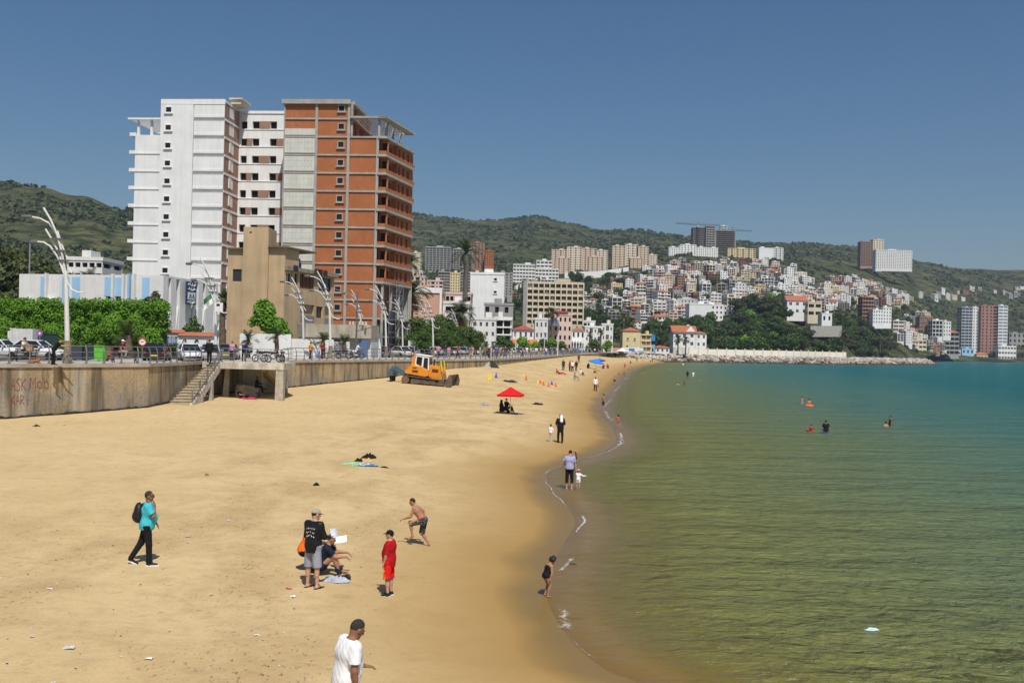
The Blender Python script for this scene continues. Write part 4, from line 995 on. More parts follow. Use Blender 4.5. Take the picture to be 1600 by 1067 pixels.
for zi,(poly,y0,y1,sx,sy,keep,words) in enumerate(ZONES):
	Y=y0;row=0
	while Y<y1:
		x=(min(p[0] for p in poly)-800)*Y/F+(row % 2)*sx/2;xm=(max(p[0] for p in poly)-800)*Y/F
		while x<xm:
			X_,Y_=x+rng.uniform(-2.5,2.5),Y+rng.uniform(-7,7);z=land_z(X_,Y_);px,py=to_px((X_,Y_,z+4))
			if in_poly(px,py,poly) and rng.random()<keep: spots.append((Y_,X_,z,zi,px,py))
			x+=sx*rng.uniform(.85,1.2)
		Y+=sy;row+=1
spots.sort()
cw=[('white',8),('bright white',7),('grey',3),('raw concrete',3),('beige',4),('cream',3),('pink',2),('brick',1),('red brown',1),('pale yellow',1)]
cbag=[c for c,n in cw for _ in range(n)]
storey={2: 'two',3: 'three',4: 'four',5: 'five'}
MAXH=296;far_mb=None;HOUSE_XY=[]
for n,(Y,X,z,zi,px,py) in enumerate(spots):
	me,fl,roof=rng.choice(PROT);colr=rng.choice(cbag);rz=rng.uniform(-.5,.5);sc=rng.uniform(.68,.98)
	HOUSE_XY.append((X,Y))
	where=ZONES[zi][6]
	if zi==0: where=('low' if py>478 else 'halfway up' if py>445 else 'high')+' on ' +('left' if px<1010 else 'middle' if px<1130 else 'right')+' dense slope'
	lab='%s storey %s house, %s %s' % (storey[fl],colr,{'flat': 'flat roof','half': 'set back top floor','hip': 'tiled roof'}[roof],where)
	if n<MAXH:
		o=link('town_house',me,None,(X,Y,z),(0,0,rz),(sc,sc,sc*rng.uniform(.7,.95)));tag(o,lab,'house','houses of the hillside town')
		s=o.material_slots[0];s.link='OBJECT';s.material=house_cols[colr]
	else:
		o=link('town_house',me,None,(X,Y,z),(0,0,rz),(sc,sc,sc*.8));o['far']=1
		s=o.material_slots[0];s.link='OBJECT';s.material=house_cols[colr]
print('houses',len(spots))
fo=[o for o in COL.objects if o.get('far')]
if fo:
	mb=MB();mats=[]
	for o in fo:
		b=len(mb.v);Mx=Matrix.LocRotScale(o.location,o.rotation_euler,o.scale)
		ms=[s.material for s in o.material_slots]
		for m in ms:
			if m not in mats: mats.append(m)
		mb.v+=[tuple(Mx @ v.co) for v in o.data.vertices]
		for p in o.data.polygons: mb.f.append(tuple(i+b for i in p.vertices));mb.m.append(mats.index(ms[p.material_index]))
	d=mb.build('distant_houses',mats);tag(d,'the farthest mixed houses at the top of the hillside town','houses',kind='stuff')
	for o in fo: bpy.data.objects.remove(o)
# ------------------------------------------------------------------ blue striped building at the left
bl=thing('striped_building','white building with light blue vertical stripes behind the green hedge','building',(-36.9,105,4.0))
ZT=8.6
def la(px): return (px-27)*0.0737
A0=Vector((-53.6,108,0))-bl.location;A0.z=0;uA=(Vector((-36.9,105,0))-Vector((-53.6,108,0)));LA=uA.length;uA.normalize();nA=Vector((uA.y,-uA.x,0))
uB=Vector((.145,.99,0)).normalized();nB=Vector((uB.y,-uB.x,0));LB=13.2
def sB(px,y=470):
	xr=(px-800+.0227*(y-533))/F;return (xr*105+36.9)/(.145-.99*xr)
mb=MB();mb.facade(A0,uA,nA,LA,-.5,ZT,[(la(167),la(178),5.3,6.3),(la(182),la(194),5.3,6.3)],.3,0,1)
bays=[(262.5,267),(275,280.5),(299,303.5),(305.5,310),(316.5,321),(333.5,337)]
mb.facade((0,0,0),uB,nB,LB,-.5,ZT,[(sB(a),sB(b),0.2,ZT-.2) for a,b in bays],.45,0,2)
back=[(A0.x,A0.y),(0,0),(uB.x*LB,uB.y*LB),(A0.x+2,A0.y+14)]
mb.add([(x,y,ZT-.15) for x,y in back],[(0,1,2,3)])
mb.build('wall',[white_d,glass_d,blue_p],bl)
for a,b in ((62,75),(97,109),(113,126),(165,178),(182,194),(224,236)):
	mb=MB();mb.extrude([(la(a),6.32 if a>160 and a<190 else 0),(la(b),6.32 if a>160 and a<190 else 0),(la(b),ZT-.25),(la(a),ZT-.25)],A0-nA*.03,uA,(0,0,1),nA,.06);mb.build('blue_stripe',blue_p,bl)
for a in (72,178.5,195,204,212):
	mb=MB();mb.extrude([(la(a),0),(la(a+3.2),0),(la(a+3.2),ZT+.1),(la(a),ZT+.1)],A0-nA*.03,uA,(0,0,1),nA,.45);mb.build('rib',white_d if a != 204 else blue_p,bl)
for a,b in bays:
	s0,s1=sB(a),sB(b);o=uB*s0;w=s1-s0
	mb=MB();mb.extrude([(0,0.2),(w,0.2),(w,2.2),(0,2.2)],o-nB*.40,uB,(0,0,1),nB,.3);mb.build('blue_base',blue_p,bl)
	mb=MB();mb.extrude([(0,2.2),(w,2.2),(w,5.4),(w*.85,5.4)],o-nB*.40,uB,(0,0,1),nB,.36);mb.build('white_wedge',white_r,bl)
	mb=MB();mb.extrude([(0,2.4),(w*.8,5.4),(0,5.4)],o-nB*.44,uB,(0,0,1),nB,.05);mb.build('window',glass_d,bl)
for k,(px,w) in enumerate(((40,12),(75,11))):
	mb=MB();q=A0+uA*la(px);mb.extrude([(0,5.3),(w*.075,5.3),(w*.075,5.95),(0,5.95)],q,uA,(0,0,1),nA,.4);o=mb.build('air_conditioner',M('air_conditioner_white',(.6,.6,.57)),bl)
sg=thing('shop_sign','dark blue vertical sign with white lettering on the striped building','sign',bl.location+uB*sB(283)+nB*.5+Vector((0,0,5.75)),math.atan2(uB.y,uB.x))
wS=sB(298.5)-sB(283)
mb=MB();mb.box(0,wS,-.12,0.03,0,2.5);mb.build('board',M('sign_blue',(.02,.05,.13),.4),sg)
sw_=M('sign_white',(.75,.76,.78),.5);rs=random.Random(5)
for z,n in ((2.1,6),(1.62,7),(0.18,8)):
	mb=MB();x=wS*.1
	for i in range(n):
		w=wS*.8/n;pts_=[(x+w*t,-.14,z+.04+.13*math.sin(t*3.1+i)*rs.uniform(.4,1.2)) for t in (0,.3,.6,.95)];mb.tube(pts_,.035,4)
		if i % 2: mb.tube([(x+w*.4,-.14,z),(x+w*.45,-.14,z+.3)],.03,4)
		x+=w
	mb.build('lettering',sw_,sg)
mb=MB();mb.box(wS*.12,wS*.88,-.15,-.12,.55,1.35);mb.build('logo_panel',sw_,sg)
mb=MB();mb.extrude([(0,0),(.22,.6),(.42,.0),(.62,.6),(.8,.0),(.66,0),(.6,.3),(.44,-.02),(.36,-.02),(.22,.3),(.14,0)],(wS*.2,-.155,.68),(wS*.75,0,0),(0,0,1),(0,1,0),-.02);mb.build('logo',M('logo_green',(.03,.16,.12),.5),sg)
gx=lambda px: P(px,530,98).x
gt=thing('blue_gate','blue metal gate with open bars between white posts and tiled cap','gate',(gx(268),98,4.0))
w=(gx(281)-gx(256))/2
mb=MB()
for s in (-1,1): mb.add([(s*w-.25,0,0),(s*w+.25,0,0),(s*w+.25,.5,0),(s*w-.25,.5,0),(s*w-.2,0,2.3),(s*w+.2,0,2.3),(s*w+.2,.5,2.3),(s*w-.2,.5,2.3)],[(0,1,5,4),(1,2,6,5),(3,0,4,7),(4,5,6,7)])
mb.box(-w-.3,w+.3,-.05,.55,2.3,2.55);mb.build('post',white_r,gt)
mb=MB();mb.add([(-w-.4,-.3,2.55),(w+.4,-.3,2.55),(w+.4,.3,2.85),(-w-.4,.3,2.85)],[(0,1,2,3)]);mb.build('tile_cap',tiles,gt)
mb=MB();mb.box(-w+.2,w-.2,.1,.16,0,1.25);mb.box(-.04,.04,.08,.1,0,2.2);mb.build('gate_leaf',blue_s,gt)
mb=MB()
for i in range(9): mb.tube([(-w+.25+i*(2*w-.5)/8,.13,1.25),(-w+.25+i*(2*w-.5)/8,.13,2.2)],.025,5)
mb.build('gate_bars',blue_s,gt)
aw=thing('arched_wall','white garden wall with three arched openings and terracotta cap','wall',(gx(309),97.6,4.0))
W=gx(338)-gx(282);mb=MB()
n=3;bw=W/n
for i in range(n):
	x=-W/2+i*bw;mb.box(x,x+bw,0,.3,0,.9);mb.box(x,x+.35,0,.3,.9,2.3);mb.box(x+bw-.35,x+bw,0,.3,.9,2.3)
	arc=[(x+.35,2.3),(x+.35,1.5)]+[(x+bw/2-(bw/2-.35)*math.cos(a),1.5+.5*math.sin(a)) for a in np.linspace(0.15,math.pi-.15,9)]+[(x+bw-.35,1.5),(x+bw-.35,2.3)]
	mb.extrude(arc,(0,.3,0),(1,0,0),(0,0,1),(0,1,0),-.3)
mb.build('wall_face',white_r,aw)
mb=MB();mb.add([(-W/2,-.25,2.3),(W/2,-.25,2.3),(W/2,.4,2.65),(-W/2,.4,2.65)],[(0,1,2,3)]);mb.build('tile_cap',tiles,aw)
mb=MB()
for i in range(24): mb.tube([(-W/2+.3+i*(W-.6)/23,.15,.9),(-W/2+.3+i*(W-.6)/23,.15,1.6)],.03,5)
mb.build('bars',white_r,aw)
fl=thing('flag','green and white flag with red crescent and star on leaning pole','flag',P(313,478,99));a,b=Vector((0,0,0)),P(331,457,99)-P(313,478,99)
mb=MB();mb.tube([a,b],.025,6);mb.build('pole',metal_g,fl)
d1=(P(317,470,99)-P(330,459,99));hang=Vector((.12,0,-1)).normalized()
def fp(u,v,lift=0.0): return b*.97+d1*u+hang*(v*1.05)+Vector((0,.06*math.sin(u*7+v*3)-lift,0))
g=M('flag_green',(.02,.22,.10),.8,.1);mb=MB();n=12
for i in range(n):
	for j in range(8): mb.quad(fp(i/n,j/8),fp((i+1)/n,j/8),fp((i+1)/n,(j+1)/8),fp(i/n,(j+1)/8),0 if j<4 else 1)
mb.build('cloth',[g,white_r],fl)
mb=MB();ou=[(.5+.13*math.cos(t),.5+.24*math.sin(t)) for t in np.linspace(.6,2*math.pi-.6,16)];inn=[(.54+.10*math.cos(t),.5+.19*math.sin(t)) for t in np.linspace(2*math.pi-.7,.7,16)]
for i in range(15): mb.quad(fp(*ou[i],.02),fp(*ou[i+1],.02),fp(*inn[14-i],.02),fp(*inn[15-i],.02))
st_=[(.6+(.055 if k % 2==0 else .022)*math.cos(k*math.pi/5+.3),.5+(.10 if k % 2==0 else .04)*math.sin(k*math.pi/5+.3)) for k in range(10)]
mb.add([fp(x,y,.02) for x,y in st_],[tuple(range(10))]);mb.build('crescent_and_star',M('flag_red',(.5,.02,.03),.8),fl)
q=P(32,540,90);o=thing('plaster_pillar','white streaked plaster pillar block at the foot of the hedge','pillar',(q.x,90,4.0))
mb=MB();mb.box(-1.0,1.05,0,1.2,0,2.55);mb.build('block',M('streaked_plaster',(.66,.65,.64),.9,.1,1,streak=.5),o);mb=MB();mb.box(-1.15,-1.0,-.1,1.2,0,2.6);mb.build('edge',white_r,o)
for px,wd,lab in ((7,1.3,'dark green metal gate left of the white plaster pillar'),(64,1.5,'dark green metal gate right of the white plaster pillar')):
	q=P(px,540,91);o=thing('metal_gate',lab,'gate',(q.x,91,4));dg=M('dark_green_metal',(.02,.045,.045),.5)
	mb=MB();mb.box(-wd,wd,0,.08,0,2.1);mb.build('gate_leaf',dg,o);mb=MB();mb.box(-wd,wd,-.05,.12,2.1,2.2);mb.build('top_bar',dg,o)
# ------------------------------------------------------------------ tan building in front of the tower
tn=thing('tan_building','old tan rendered building with stair tower in front of the brick tower','building',(-29.9,130,4.0))
def fx(px): return P(px,450,130).x+29.9
H1=14.0;uR=Vector((.29,.957,0)).normalized();nR=Vector((uR.y,-uR.x,0))
def sR(px,y=450):
	xr=(px-800+.0227*(y-533))/F;return (xr*130+29.9)/(.29-.957*xr)
def zR(px,y): s=sR(px,y);return P(px,y,130+uR.y*s).z-4
mb=MB()
mb.facade((fx(355),.0,0),(1,0,0),(0,-1,0),fx(381)-fx(355),-.5,13.8,[(fx(363)-fx(355),fx(377)-fx(355),9.6,11.2)],.35,0,1)
mb.facade((fx(418),-.0,0),(1,0,0),(0,-1,0),-fx(418),-.5,14.1,[],.3)
hs_=[(sR(447),sR(456),9.4,11.0),(sR(460),sR(465),9.4,11.0),(sR(468),sR(491),9.1,11.1),(sR(498),sR(518),9.1,11.0),(sR(470),sR(492),4.6,7.0),(sR(495),sR(505),5.3,6.9),(sR(508),sR(519),4.4,7.0),(sR(468),sR(479),2.4,3.8),(sR(494),sR(504),2.3,3.7),(sR(507),sR(513),2.2,4.0)]
mb.facade((0,0,0),uR,nR,sR(522),-.5,11.6,hs_,.5,0,1)
e=uR*sR(522);pl=[(fx(355),0),(0,0),(e.x,e.y),(e.x-8,e.y+3),(fx(355),12)]
mb.add([(x,y,11.55) for x,y in pl],[tuple(range(5))])
mb.facade((0,0,0),uR,nR,sR(466),11.6,14.1,[],.2)
mb.facade(uR*sR(466)-nR*0,-nR,uR,2.2,11.6,14.0,[],.2)
mb.facade(uR*sR(466)-nR*2.2,uR,nR,sR(486)-sR(466),11.6,14.0,[(.8,1.5,11.7,13.3),(3.0,4.4,12.2,13.4)],.25,0,1)
mb.facade((fx(355),12,0),(0,-1,0),(-1,0,0),12,-.5,13.8,[],.2)
mb.build('wall',[tan_r,dark_in],tn)
mb=MB();a,b=fx(380),fx(419);mb.box(a,b,-.45,4,-.5,16.7);mb.add([(a,-.45,16.7),(b,-.45,16.35),(b,4,16.35),(a,4,16.7)],[(0,1,2,3)]);mb.box(a+.8,a+1.05,-.47,-.44,15.9,16.1,1);mb.build('stair_tower',[tan_r,dark_in],tn)
roof_m=M('weathered_roof_slab',(.17,.125,.085),.9,.25,1)
mb=MB();mb.prism([(fx(353),-.5),(a,-.5),(a,6),(fx(353),6)],13.8,13.98);e2=uR*sR(488)
mb.prism([(b,-.6),(.35,-.6),(e2.x+.5,e2.y),(e2.x-4,e2.y+3),(b,8)],14.1,14.3);mb.build('roof',roof_m,tn)
mb=MB();mb.extrude([(0,11.25),(sR(522)+.3,11.25),(sR(522)+.3,11.75),(0,11.75)],nR*.004,uR,(0,0,1),nR,.5);mb.build('cornice',M('weathered_cornice',(.30,.25,.18),.9,.3,1.2,streak=.3),tn)
for y in (404.5,421.5,444):
	z=zpx(412,y,130)-4;o=thing('glass_block_window',None,None,(fx(412.5),-.02,z));o.parent=tn
	mb=MB();mb.box(-.42,.42,-.03,0.01,-.24,.24);mb.build('pane',M('glass_block',(.30,.30,.26),.2),o)
	mb=MB();
	for i in range(5): mb.box(-.42+i*.2-.02,-.40+i*.2+.03,-.06,-.03,-.24,.24)
	for i in range(4): mb.box(-.42,.42,-.065,-.06,-.24+i*.15,-.20+i*.15)
	mb.build('grid',dark_in,o)
for k,(s0,s1,z0,z1) in enumerate(hs_):
	q=uR*((s0+s1)/2)-nR*.3
	if k in (2,):
		for i in range(4): q=uR*(s0+(s1-s0)*(i+.5)/4)-nR*.2;link('shutter',SHUT,tn,(q.x,q.y,(z0+z1)/2),(0,0,math.atan2(uR.y,uR.x)),((s1-s0)/4-.25,1,z1-z0))
	elif k in (4,6):
		mb=MB();mb.extrude([(s0,z0),(s1,z0),(s1,z0+.9),(s0,z0+.9)],nR*.02,uR,(0,0,1),nR,-.12);mb.build('balcony_parapet',M('grey_parapet',(.22,.21,.22),.8),tn)
		mb=MB();mb.extrude([(s0,z0),(s1,z0),(s1,z1),(s0,z1)],nR*-.46,uR,(0,0,1),nR,.03);mb.build('balcony_back_wall',tan_r,tn)
	else: link('window',WIN_SH if k else WIN,tn,(q.x,q.y,(z0+z1)/2),(0,0,math.atan2(uR.y,uR.x)),(s1-s0,1,z1-z0))
q=fx(370);link('window',WIN_SH,tn,(q,.2,10.4),(0,0,0),(fx(377)-fx(363),1,1.6))
o=thing('water_tank','blue plastic water tank on the tan building terrace','tank',tn.location+uR*sR(473)-nR*.9+Vector((0,0,11.6)))
mb=MB();mb.lathe([(.5,0),(.55,.1),(.55,.95),(.5,1.0)],14);mb.build('barrel',M('tank_blue',(.02,.09,.42),.4),o);mb=MB();mb.lathe([(.2,1.0),(.5,1.01),(.48,1.1),(.15,1.16)],14);mb.build('lid',sw_,o)
for px,cl_ in ((452,(.03,.03,.035)),(485,(.05,.05,.05)),(491,(.02,.02,.025)),(499,(.04,.03,.03))):
	q=tn.location+uR*sR(px)+nR*.3+Vector((0,0,11.75));o=thing('laundry','dark laundry hung over the terrace edge, ' +{452: 'at its left corner',485: 'right of blue tank',491: 'further right of blue tank',499: 'at its right end'}[px],'laundry',q,math.atan2(uR.y,uR.x),'laundry on the tan building')
	mb=MB()
	for i in range(4): mb.extrude([(i*.32,.25),(i*.32+.26,.25),(i*.32+.27,-.5-.15*(i % 2)),(i*.32+.01,-.45)],(0,-.24,0),(1,0,0),(0,0,1),(0,-1,0),.03)
	mb.build('cloth',M('dark_cloth_%d' % px,cl_,.9,.3,4),o)
an=thing('low_annex','low pale annex with curved parapet at the foot of the tan building','building',P(520,545,119));an.location.z=4
f2=lambda px: P(px,520,119).x-an.location.x
mb=MB();pl=[(f2(460),1.5),(f2(478),-.3),(f2(560),0),(f2(577),1.5),(f2(577),9),(f2(460),9)];mb.prism(pl,2.5,4.1);mb.build('parapet',M('stained_pale_render',(.46,.40,.31),.9,.2,.8,streak=.5),an)
mb=MB()
for i in range(6): mb.box(f2(545+i*5),f2(547.5+i*5),.0,.4,4.1,4.5)
mb.build('crenel',concrete_l,an)
mb=MB();mb.box(f2(462),f2(576),2.2,9,-.5,2.49);mb.build('wall',white_d,an)
mb=MB();mb.box(f2(560),f2(573),.6,.7,.2,2.3);mb.build('blue_shutter',M('shop_blue',(.10,.16,.30),.6),an)
mb=MB();mb.box(f2(505),f2(526),2.1,2.19,1.0,2.3);mb.build('blue_panel',M('panel_blue',(.08,.20,.36),.6),an)
def gw(px,Y): q=P(px,545,Y);return Vector((q.x,Y,3.95))
simple_wall('white painted wall along the pavement left of the dark curb trees',[gw(374,108),gw(454,108)],2.75,white_r,.25,'garden_wall')
simple_wall('pale grey white wall in the middle of the pavement edge',[gw(455,108.5),gw(521,110)],2.3,white_d,.25,'garden_wall')
simple_wall('short white wall piece between the two pedestrians and the annex',[gw(521.5,112),gw(546,114)],2.1,white_r,.25,'garden_wall')
simple_wall('tall white wall at the brick tower foot',[gw(566,128),gw(596,130)],3.4,white_r,.25,'garden_wall')
simple_wall('long white garden wall under the dark trees',[gw(640,160),gw(700,195),gw(760,215)],2.6,white_d,.25,'garden_wall')
block('pale block with blue side behind the palms above the striped building',105,160,407,190,2,5,'wide',white_d,10,440)
# ------------------------------------------------------------------ buildings along the far promenade
orange=M('orange_awning',(.50,.17,.03),.8,.15,2)
v=block('white villa with red hipped roof and orange awnings by the promenade',801,834,515,300,2,4,'punch',white_r,10,549,roof='hip_red',parts=True)
for x in (-3.0,.1,3.0):
	mb=MB();mb.add([(x-1.3,-5.02,3.6),(x+1.3,-5.02,3.6),(x+1.35,-6.6,2.3),(x-1.35,-6.6,2.3),(x-1.3,-5.02,3.52),(x+1.3,-5.02,3.52),(x+1.35,-6.6,2.2),(x-1.35,-6.6,2.2)],[(0,3,2,1),(4,5,6,7),(3,7,6,2),(0,4,7,3),(1,2,6,5)]);mb.build('awning',orange,v)
block('narrow white house between the red roofed villa and the dome',836,856,500,318,3,3,'punch',white_d,10,549,parts=True)
v=block('pale pink building with silver dome and red tile edge',858,894,493,335,4,5,'punch',pale_pink,12,549)
mb=MB();mb.lathe([(2.15*math.cos(a)+.001,2.9*math.sin(a)) for a in np.linspace(0,math.pi/2,9)],20,0,(-2.4,-7.2,8.3));mb.build('dome',M('silver_dome',(.55,.56,.58),.3,.1,2,metal=.8),v,True)
mb=MB();mb.box(-2.5,2.5,-6.5,-2,12.9,13.6);mb.build('tile_edge',tiles_r,v)
block('low house with brown tiled roof beside the dome',893,914,516,352,2,3,'punch',white_d,10,549,roof='hip')
v=thing('cafe_pavilion','white cafe pavilion with curved ribs over a glass front','cafe',P(893,549,345));v.location.z=4
mb=MB();mb.box(-3.8,3.8,1,8,0,3.6);mb.build('glass_front',M('pavilion_glass',(.16,.22,.26),.2),v);mb=MB();mb.box(-4,4,.4,8,3.6,4.2);mb.build('roof',white_r,v)
for i in range(9):
	x=-3.9+i*.97;mb=MB();mb.tube([(x+.5+0*t,-2.6+3.6*(1-math.cos(t)),5.6*math.sin(t)**.8) if t>0 else (x+.5,-2.6,0) for t in np.linspace(0,1.6,8)],.13,5);mb.build('rib',white_r,v)
block('white three storey house with balconies on the promenade',914,940,512,395,3,4,'mix',white_r,12,549,parts=True)
block('white house with black side wall further along the promenade',940.3,958,508,410,3,3,'mix',white_d,12,549,parts=True)
block('white flat roofed house behind the promenade houses',905,930,503,440,3,4,'wide',white_d,12,530)
v=block('yellow house with balcony and low tiled roof at the beach end',973,1001,517,470,3,3,'blank',yellow_r,12,551,roof='hip',sbays=3,side='punch')
for x,z in ((-2,3.0),(1.5,6.4),(-1.8,6.6)): small_window(x,z,-6.02,.7,.9,v,cream_r)
v2=block('yellow side wing with balcony and blue panel',1001.3,1018,524,476,3,2,'loggia',yellow_r,10,551,inside=stripe_in)
mb=MB();mb.box(2.6,4.2,-5.6,-5.3,5.6,8.6);mb.build('blue_panel',M('blue_screen',(.03,.22,.6),.5),v2)
kb=thing('beach_kiosk','low white beach kiosk with purple ends and blue doors','kiosk',P(988,551,455));kb.location.z=3.9
mb=MB();mb.box(-5,5,0,3,-1,2.6);mb.build('wall',white_r,kb);mb=MB();mb.box(-5.1,-2.6,-.1,0,-1,1.8);mb.build('purple_panel',M('purple_paint',(.36,.22,.5),.7),kb);mb=MB();mb.box(2.6,5.1,-.1,0,-1,1.2);mb.build('turquoise_panel',M('turquoise_paint',(.05,.42,.62),.7),kb)
mb=MB();mb.box(-1.6,.9,-.35,0,-.2,2.2);mb.build('blue_door',blue_s,kb)
kb=thing('snack_stall','small stall with reddish awning at the end of the promenade','stall',P(961,549,430));kb.location.z=3.9
mb=MB();mb.box(-2.4,2.4,0,2.5,-1,2.2);mb.build('wall',white_d,kb);mb=MB();mb.add([(-2.6,0,2.3),(2.6,0,2.3),(2.7,-2.2,1.5),(-2.7,-2.2,1.5),(2.7,-2.2,1.2),(-2.7,-2.2,1.2)],[(0,3,2,1),(3,5,4,2)]);mb.build('awning',M('faded_red_awning',(.5,.2,.13),.8),kb)
kb=thing('white_tent','white pointed sunshade tent by the rocks','tent',P(972,552,425));kb.location.z=3.2
mb=MB();mb.lathe([(3.4,1.6),(1.8,2.1),(.1,2.9)],12);mb.build('canopy',white_r,kb);mb=MB();mb.tube([(0,0,-.5),(0,0,2.8)],.07,6);mb.build('pole',metal_g,kb)
block('small white house with tiled roof left of the arched gateway',1024,1046,543,482,1,3,'punch',white_r,8,553,roof='hip',parts=True)
block('green and white low house behind the beach palms',1005,1023,541,480,1,3,'punch',blue_p,6,553)
wh=block('large white house with terracotta gable roof at the beach end',1052,1087,519,500,3,3,'punch',white_r,11,556,roof='none',parts=True)
W=35*500/F;Hh=P(1069,519,500).z-wh.location.z
mb=MB();gable(mb,W,11,Hh,3.4,0,1,.8);mb.build('roof',[tiles,white_r],wh);mb=MB();mb.box(W*.18,W*.30,.5,1.4,Hh+1.5,Hh+4.0);mb.build('chimney',white_d,wh)
mb=MB();mb.add([(W*.05,-5.52,Hh),(W*.5,-5.52,Hh),(W*.275,-5.52,Hh+3.2)],[(0,1,2)]);mb.build('front_gable',white_r,wh)
wg=block('white side wing with terracotta roof of the beach end house',1087.4,1104,521,503,3,2,'punch',white_r,9,556,roof='hip',parts=True)
ga=thing('arched_gateway','grey stone gateway with a round arch beside the white house','gateway',P(1061,554,494));ga.location.z=3.6
arc=[(-2.9,0),(-2.9,3.6),(2.9,3.6),(2.9,0),(1.5,0)]+[(1.5*math.cos(a),1.2+1.5*math.sin(a)) for a in np.linspace(0,math.pi,9)]+[(-1.5,0)]
mb=MB();mb.extrude(arc,(0,0,0),(1,0,0),(0,0,1),(0,1,0),.8);mb.build('stone_arch',concrete_l,ga)
pw=[P(1076,553.5,493),P(1200,553.5,512),P(1322,553.5,545)]
for p_ in pw: p_.z=3.9
simple_wall('long white wall with square posts along the top of the rock revetment',pw,2.75,M('sunny_white_wall',(.78,.75,.66),.85,.05,.2,streak=.1),.4,'boundary_wall',posts=(5.6,.28,.7,cream_r))
ROCK=[Vector((37,385,0)),Vector((48,420,0)),Vector((60,446,0)),Vector((75,470,0)),Vector((87,484,0)),Vector((120,498,0)),Vector((166,514,0)),Vector((196,548,0)),Vector((225,585,0)),Vector((273,640,0))]
rmat=M('warm_grey_rock',(.40,.33,.27),.9,.35,.35,bump=.3);rmat2=M('pale_rock',(.52,.47,.41),.9,.25,.4,bump=.3);rmat3=M('wet_brown_rock',(.12,.085,.05),.7,.3,.5,bump=.3)
rms=[[rock_mesh('boulder',11+i,m,2,.5) for i in range(4)] for m in (rmat,rmat2,rmat3)]
rows=[]
for k,(dn,z) in enumerate(((0,.15),(1.5,.9),(3.0,1.8),(4.4,2.7),(5.8,3.4))):
	for p,t in along(ROCK,0.5,sum((b-a).length for a,b in zip(ROCK,ROCK[1:]))-.5,1.75):
		n=Vector((-t.y,t.x,0));q=p+n*(dn+rng.uniform(-.6,.6))+t*rng.uniform(-.6,.6)
		zz=z+rng.uniform(-.25,.3)+(2.2*max(0,1-(p.y-385)/80) if k<5 else 0)
		rows.append((q.y,q,zz,k))
rows.sort(key=lambda a: a[0])
rk=MB();rk_m=[rmat,rmat2,rmat3]
vis=[r for r in rows if r[3] in (1,2,3)];pick=set(id(r) for r in vis[:250])
kind_w=['dark wet','low brownish','middle greyish','upper greyish','top pale']
for r in rows:
	y,q,z,k=r;mi=2 if (k==0 or (k==1 and rng.random()<.35)) else (1 if rng.random()<(.25+.12*k) else 0)
	s=rng.uniform(.85,1.35);me=rng.choice(rms[mi]);rot=(rng.uniform(-.6,.6),rng.uniform(-.6,.6),rng.uniform(0,6))
	if id(r) in pick:
		o=link('boulder',me,None,(q.x,q.y,z),rot,(s,s*.9,s*.8));tag(o,kind_w[k]+' boulder of the rock revetment ' +('at the sandy beach end' if q.y<470 else 'under the white boundary wall'),'boulder','boulders of the revetment')
	else:
		Mx=Matrix.LocRotScale(q+Vector((0,0,z)),Matrix.Rotation(rot[2],3,'Z').to_euler(),Vector((s,s*.9,s*.8)))
		b=len(rk.v);rk.v+=[tuple(Mx @ v.co) for v in me.vertices]
		for p in me.polygons: rk.f.append(tuple(i+b for i in p.vertices));rk.m.append(mi)
tag(rk.build('rock_revetment',rk_m),'heap of rocks protecting the shore of the headland','rocks',kind='stuff')
mb=MB();a=offset=ROCK
for p,q in zip(ROCK,ROCK[1:]):
	t=(q-p).normalized();n=Vector((-t.y,t.x,0));z0=2.2 if p.y<450 else 0;z1=1.0 if q.y<450 else 0
	mb.quad((p.x,p.y,-1.0),(q.x,q.y,-1.0),(q.x+n.x*6.5,q.y+n.y*6.5,3.3),(p.x+n.x*6.5,p.y+n.y*6.5,3.3));mb.quad((p.x+n.x*6.5,p.y+n.y*6.5,3.3),(q.x+n.x*6.5,q.y+n.y*6.5,3.3),(q.x+n.x*12,q.y+n.y*12,3.2),(p.x+n.x*12,p.y+n.y*12,3.2))
tag(mb.build('embankment',rmat),kind='structure')
# ------------------------------------------------------------------ vegetation
def leaf_material(name,a,b,rough=0.6):
	t=NT(name);p=t.pos()
	n1=t.noise(p,0.9,4,0.6);n2=t.noise(p,9.0,2,0.6)
	c=t.mix(t.ramp(n1,[(0.35,0.0),(0.65,1.0)]),a,b)
	c=t.mix(t.ramp(n2,[(0.4,0.0),(0.75,0.5)]),c,tuple(min(1,x*1.7) for x in b))
	t.base(c);t.b.inputs['Roughness'].default_value=rough;t.b.inputs['Specular IOR Level'].default_value=0.25
	tr=t.new('BsdfTranslucent');t.l.new(c,tr.inputs['Color']);mx=t.new('MixShader');mx.inputs[0].default_value=0.22
	t.l.new(t.b.outputs[0],mx.inputs[1]);t.l.new(tr.outputs[0],mx.inputs[2]);t.l.new(mx.outputs[0],t.out.inputs['Surface']);MATS[name]=t.m;return t.m
leaf_mid=leaf_material('leaf_mid_green',(0.045,0.085,0.016),(0.085,0.145,0.028));leaf_dark=leaf_material('leaf_dark_green',(0.032,0.062,0.017),(0.060,0.105,0.026))
leaf_bright=leaf_material('leaf_bright_green',(0.085,0.205,0.016),(0.16,0.32,0.03));leaf_olive=leaf_material('leaf_olive_green',(0.055,0.075,0.028),(0.10,0.12,0.045))
leaf_palm=leaf_material('leaf_palm',(0.04,0.065,0.018),(0.085,0.11,0.035));leaf_dry=leaf_material('leaf_dry_frond',(0.24,0.13,0.04),(0.32,0.20,0.07))
leaf_scrub=leaf_material('leaf_scrub',(0.044,0.062,0.027),(0.074,0.094,0.040))
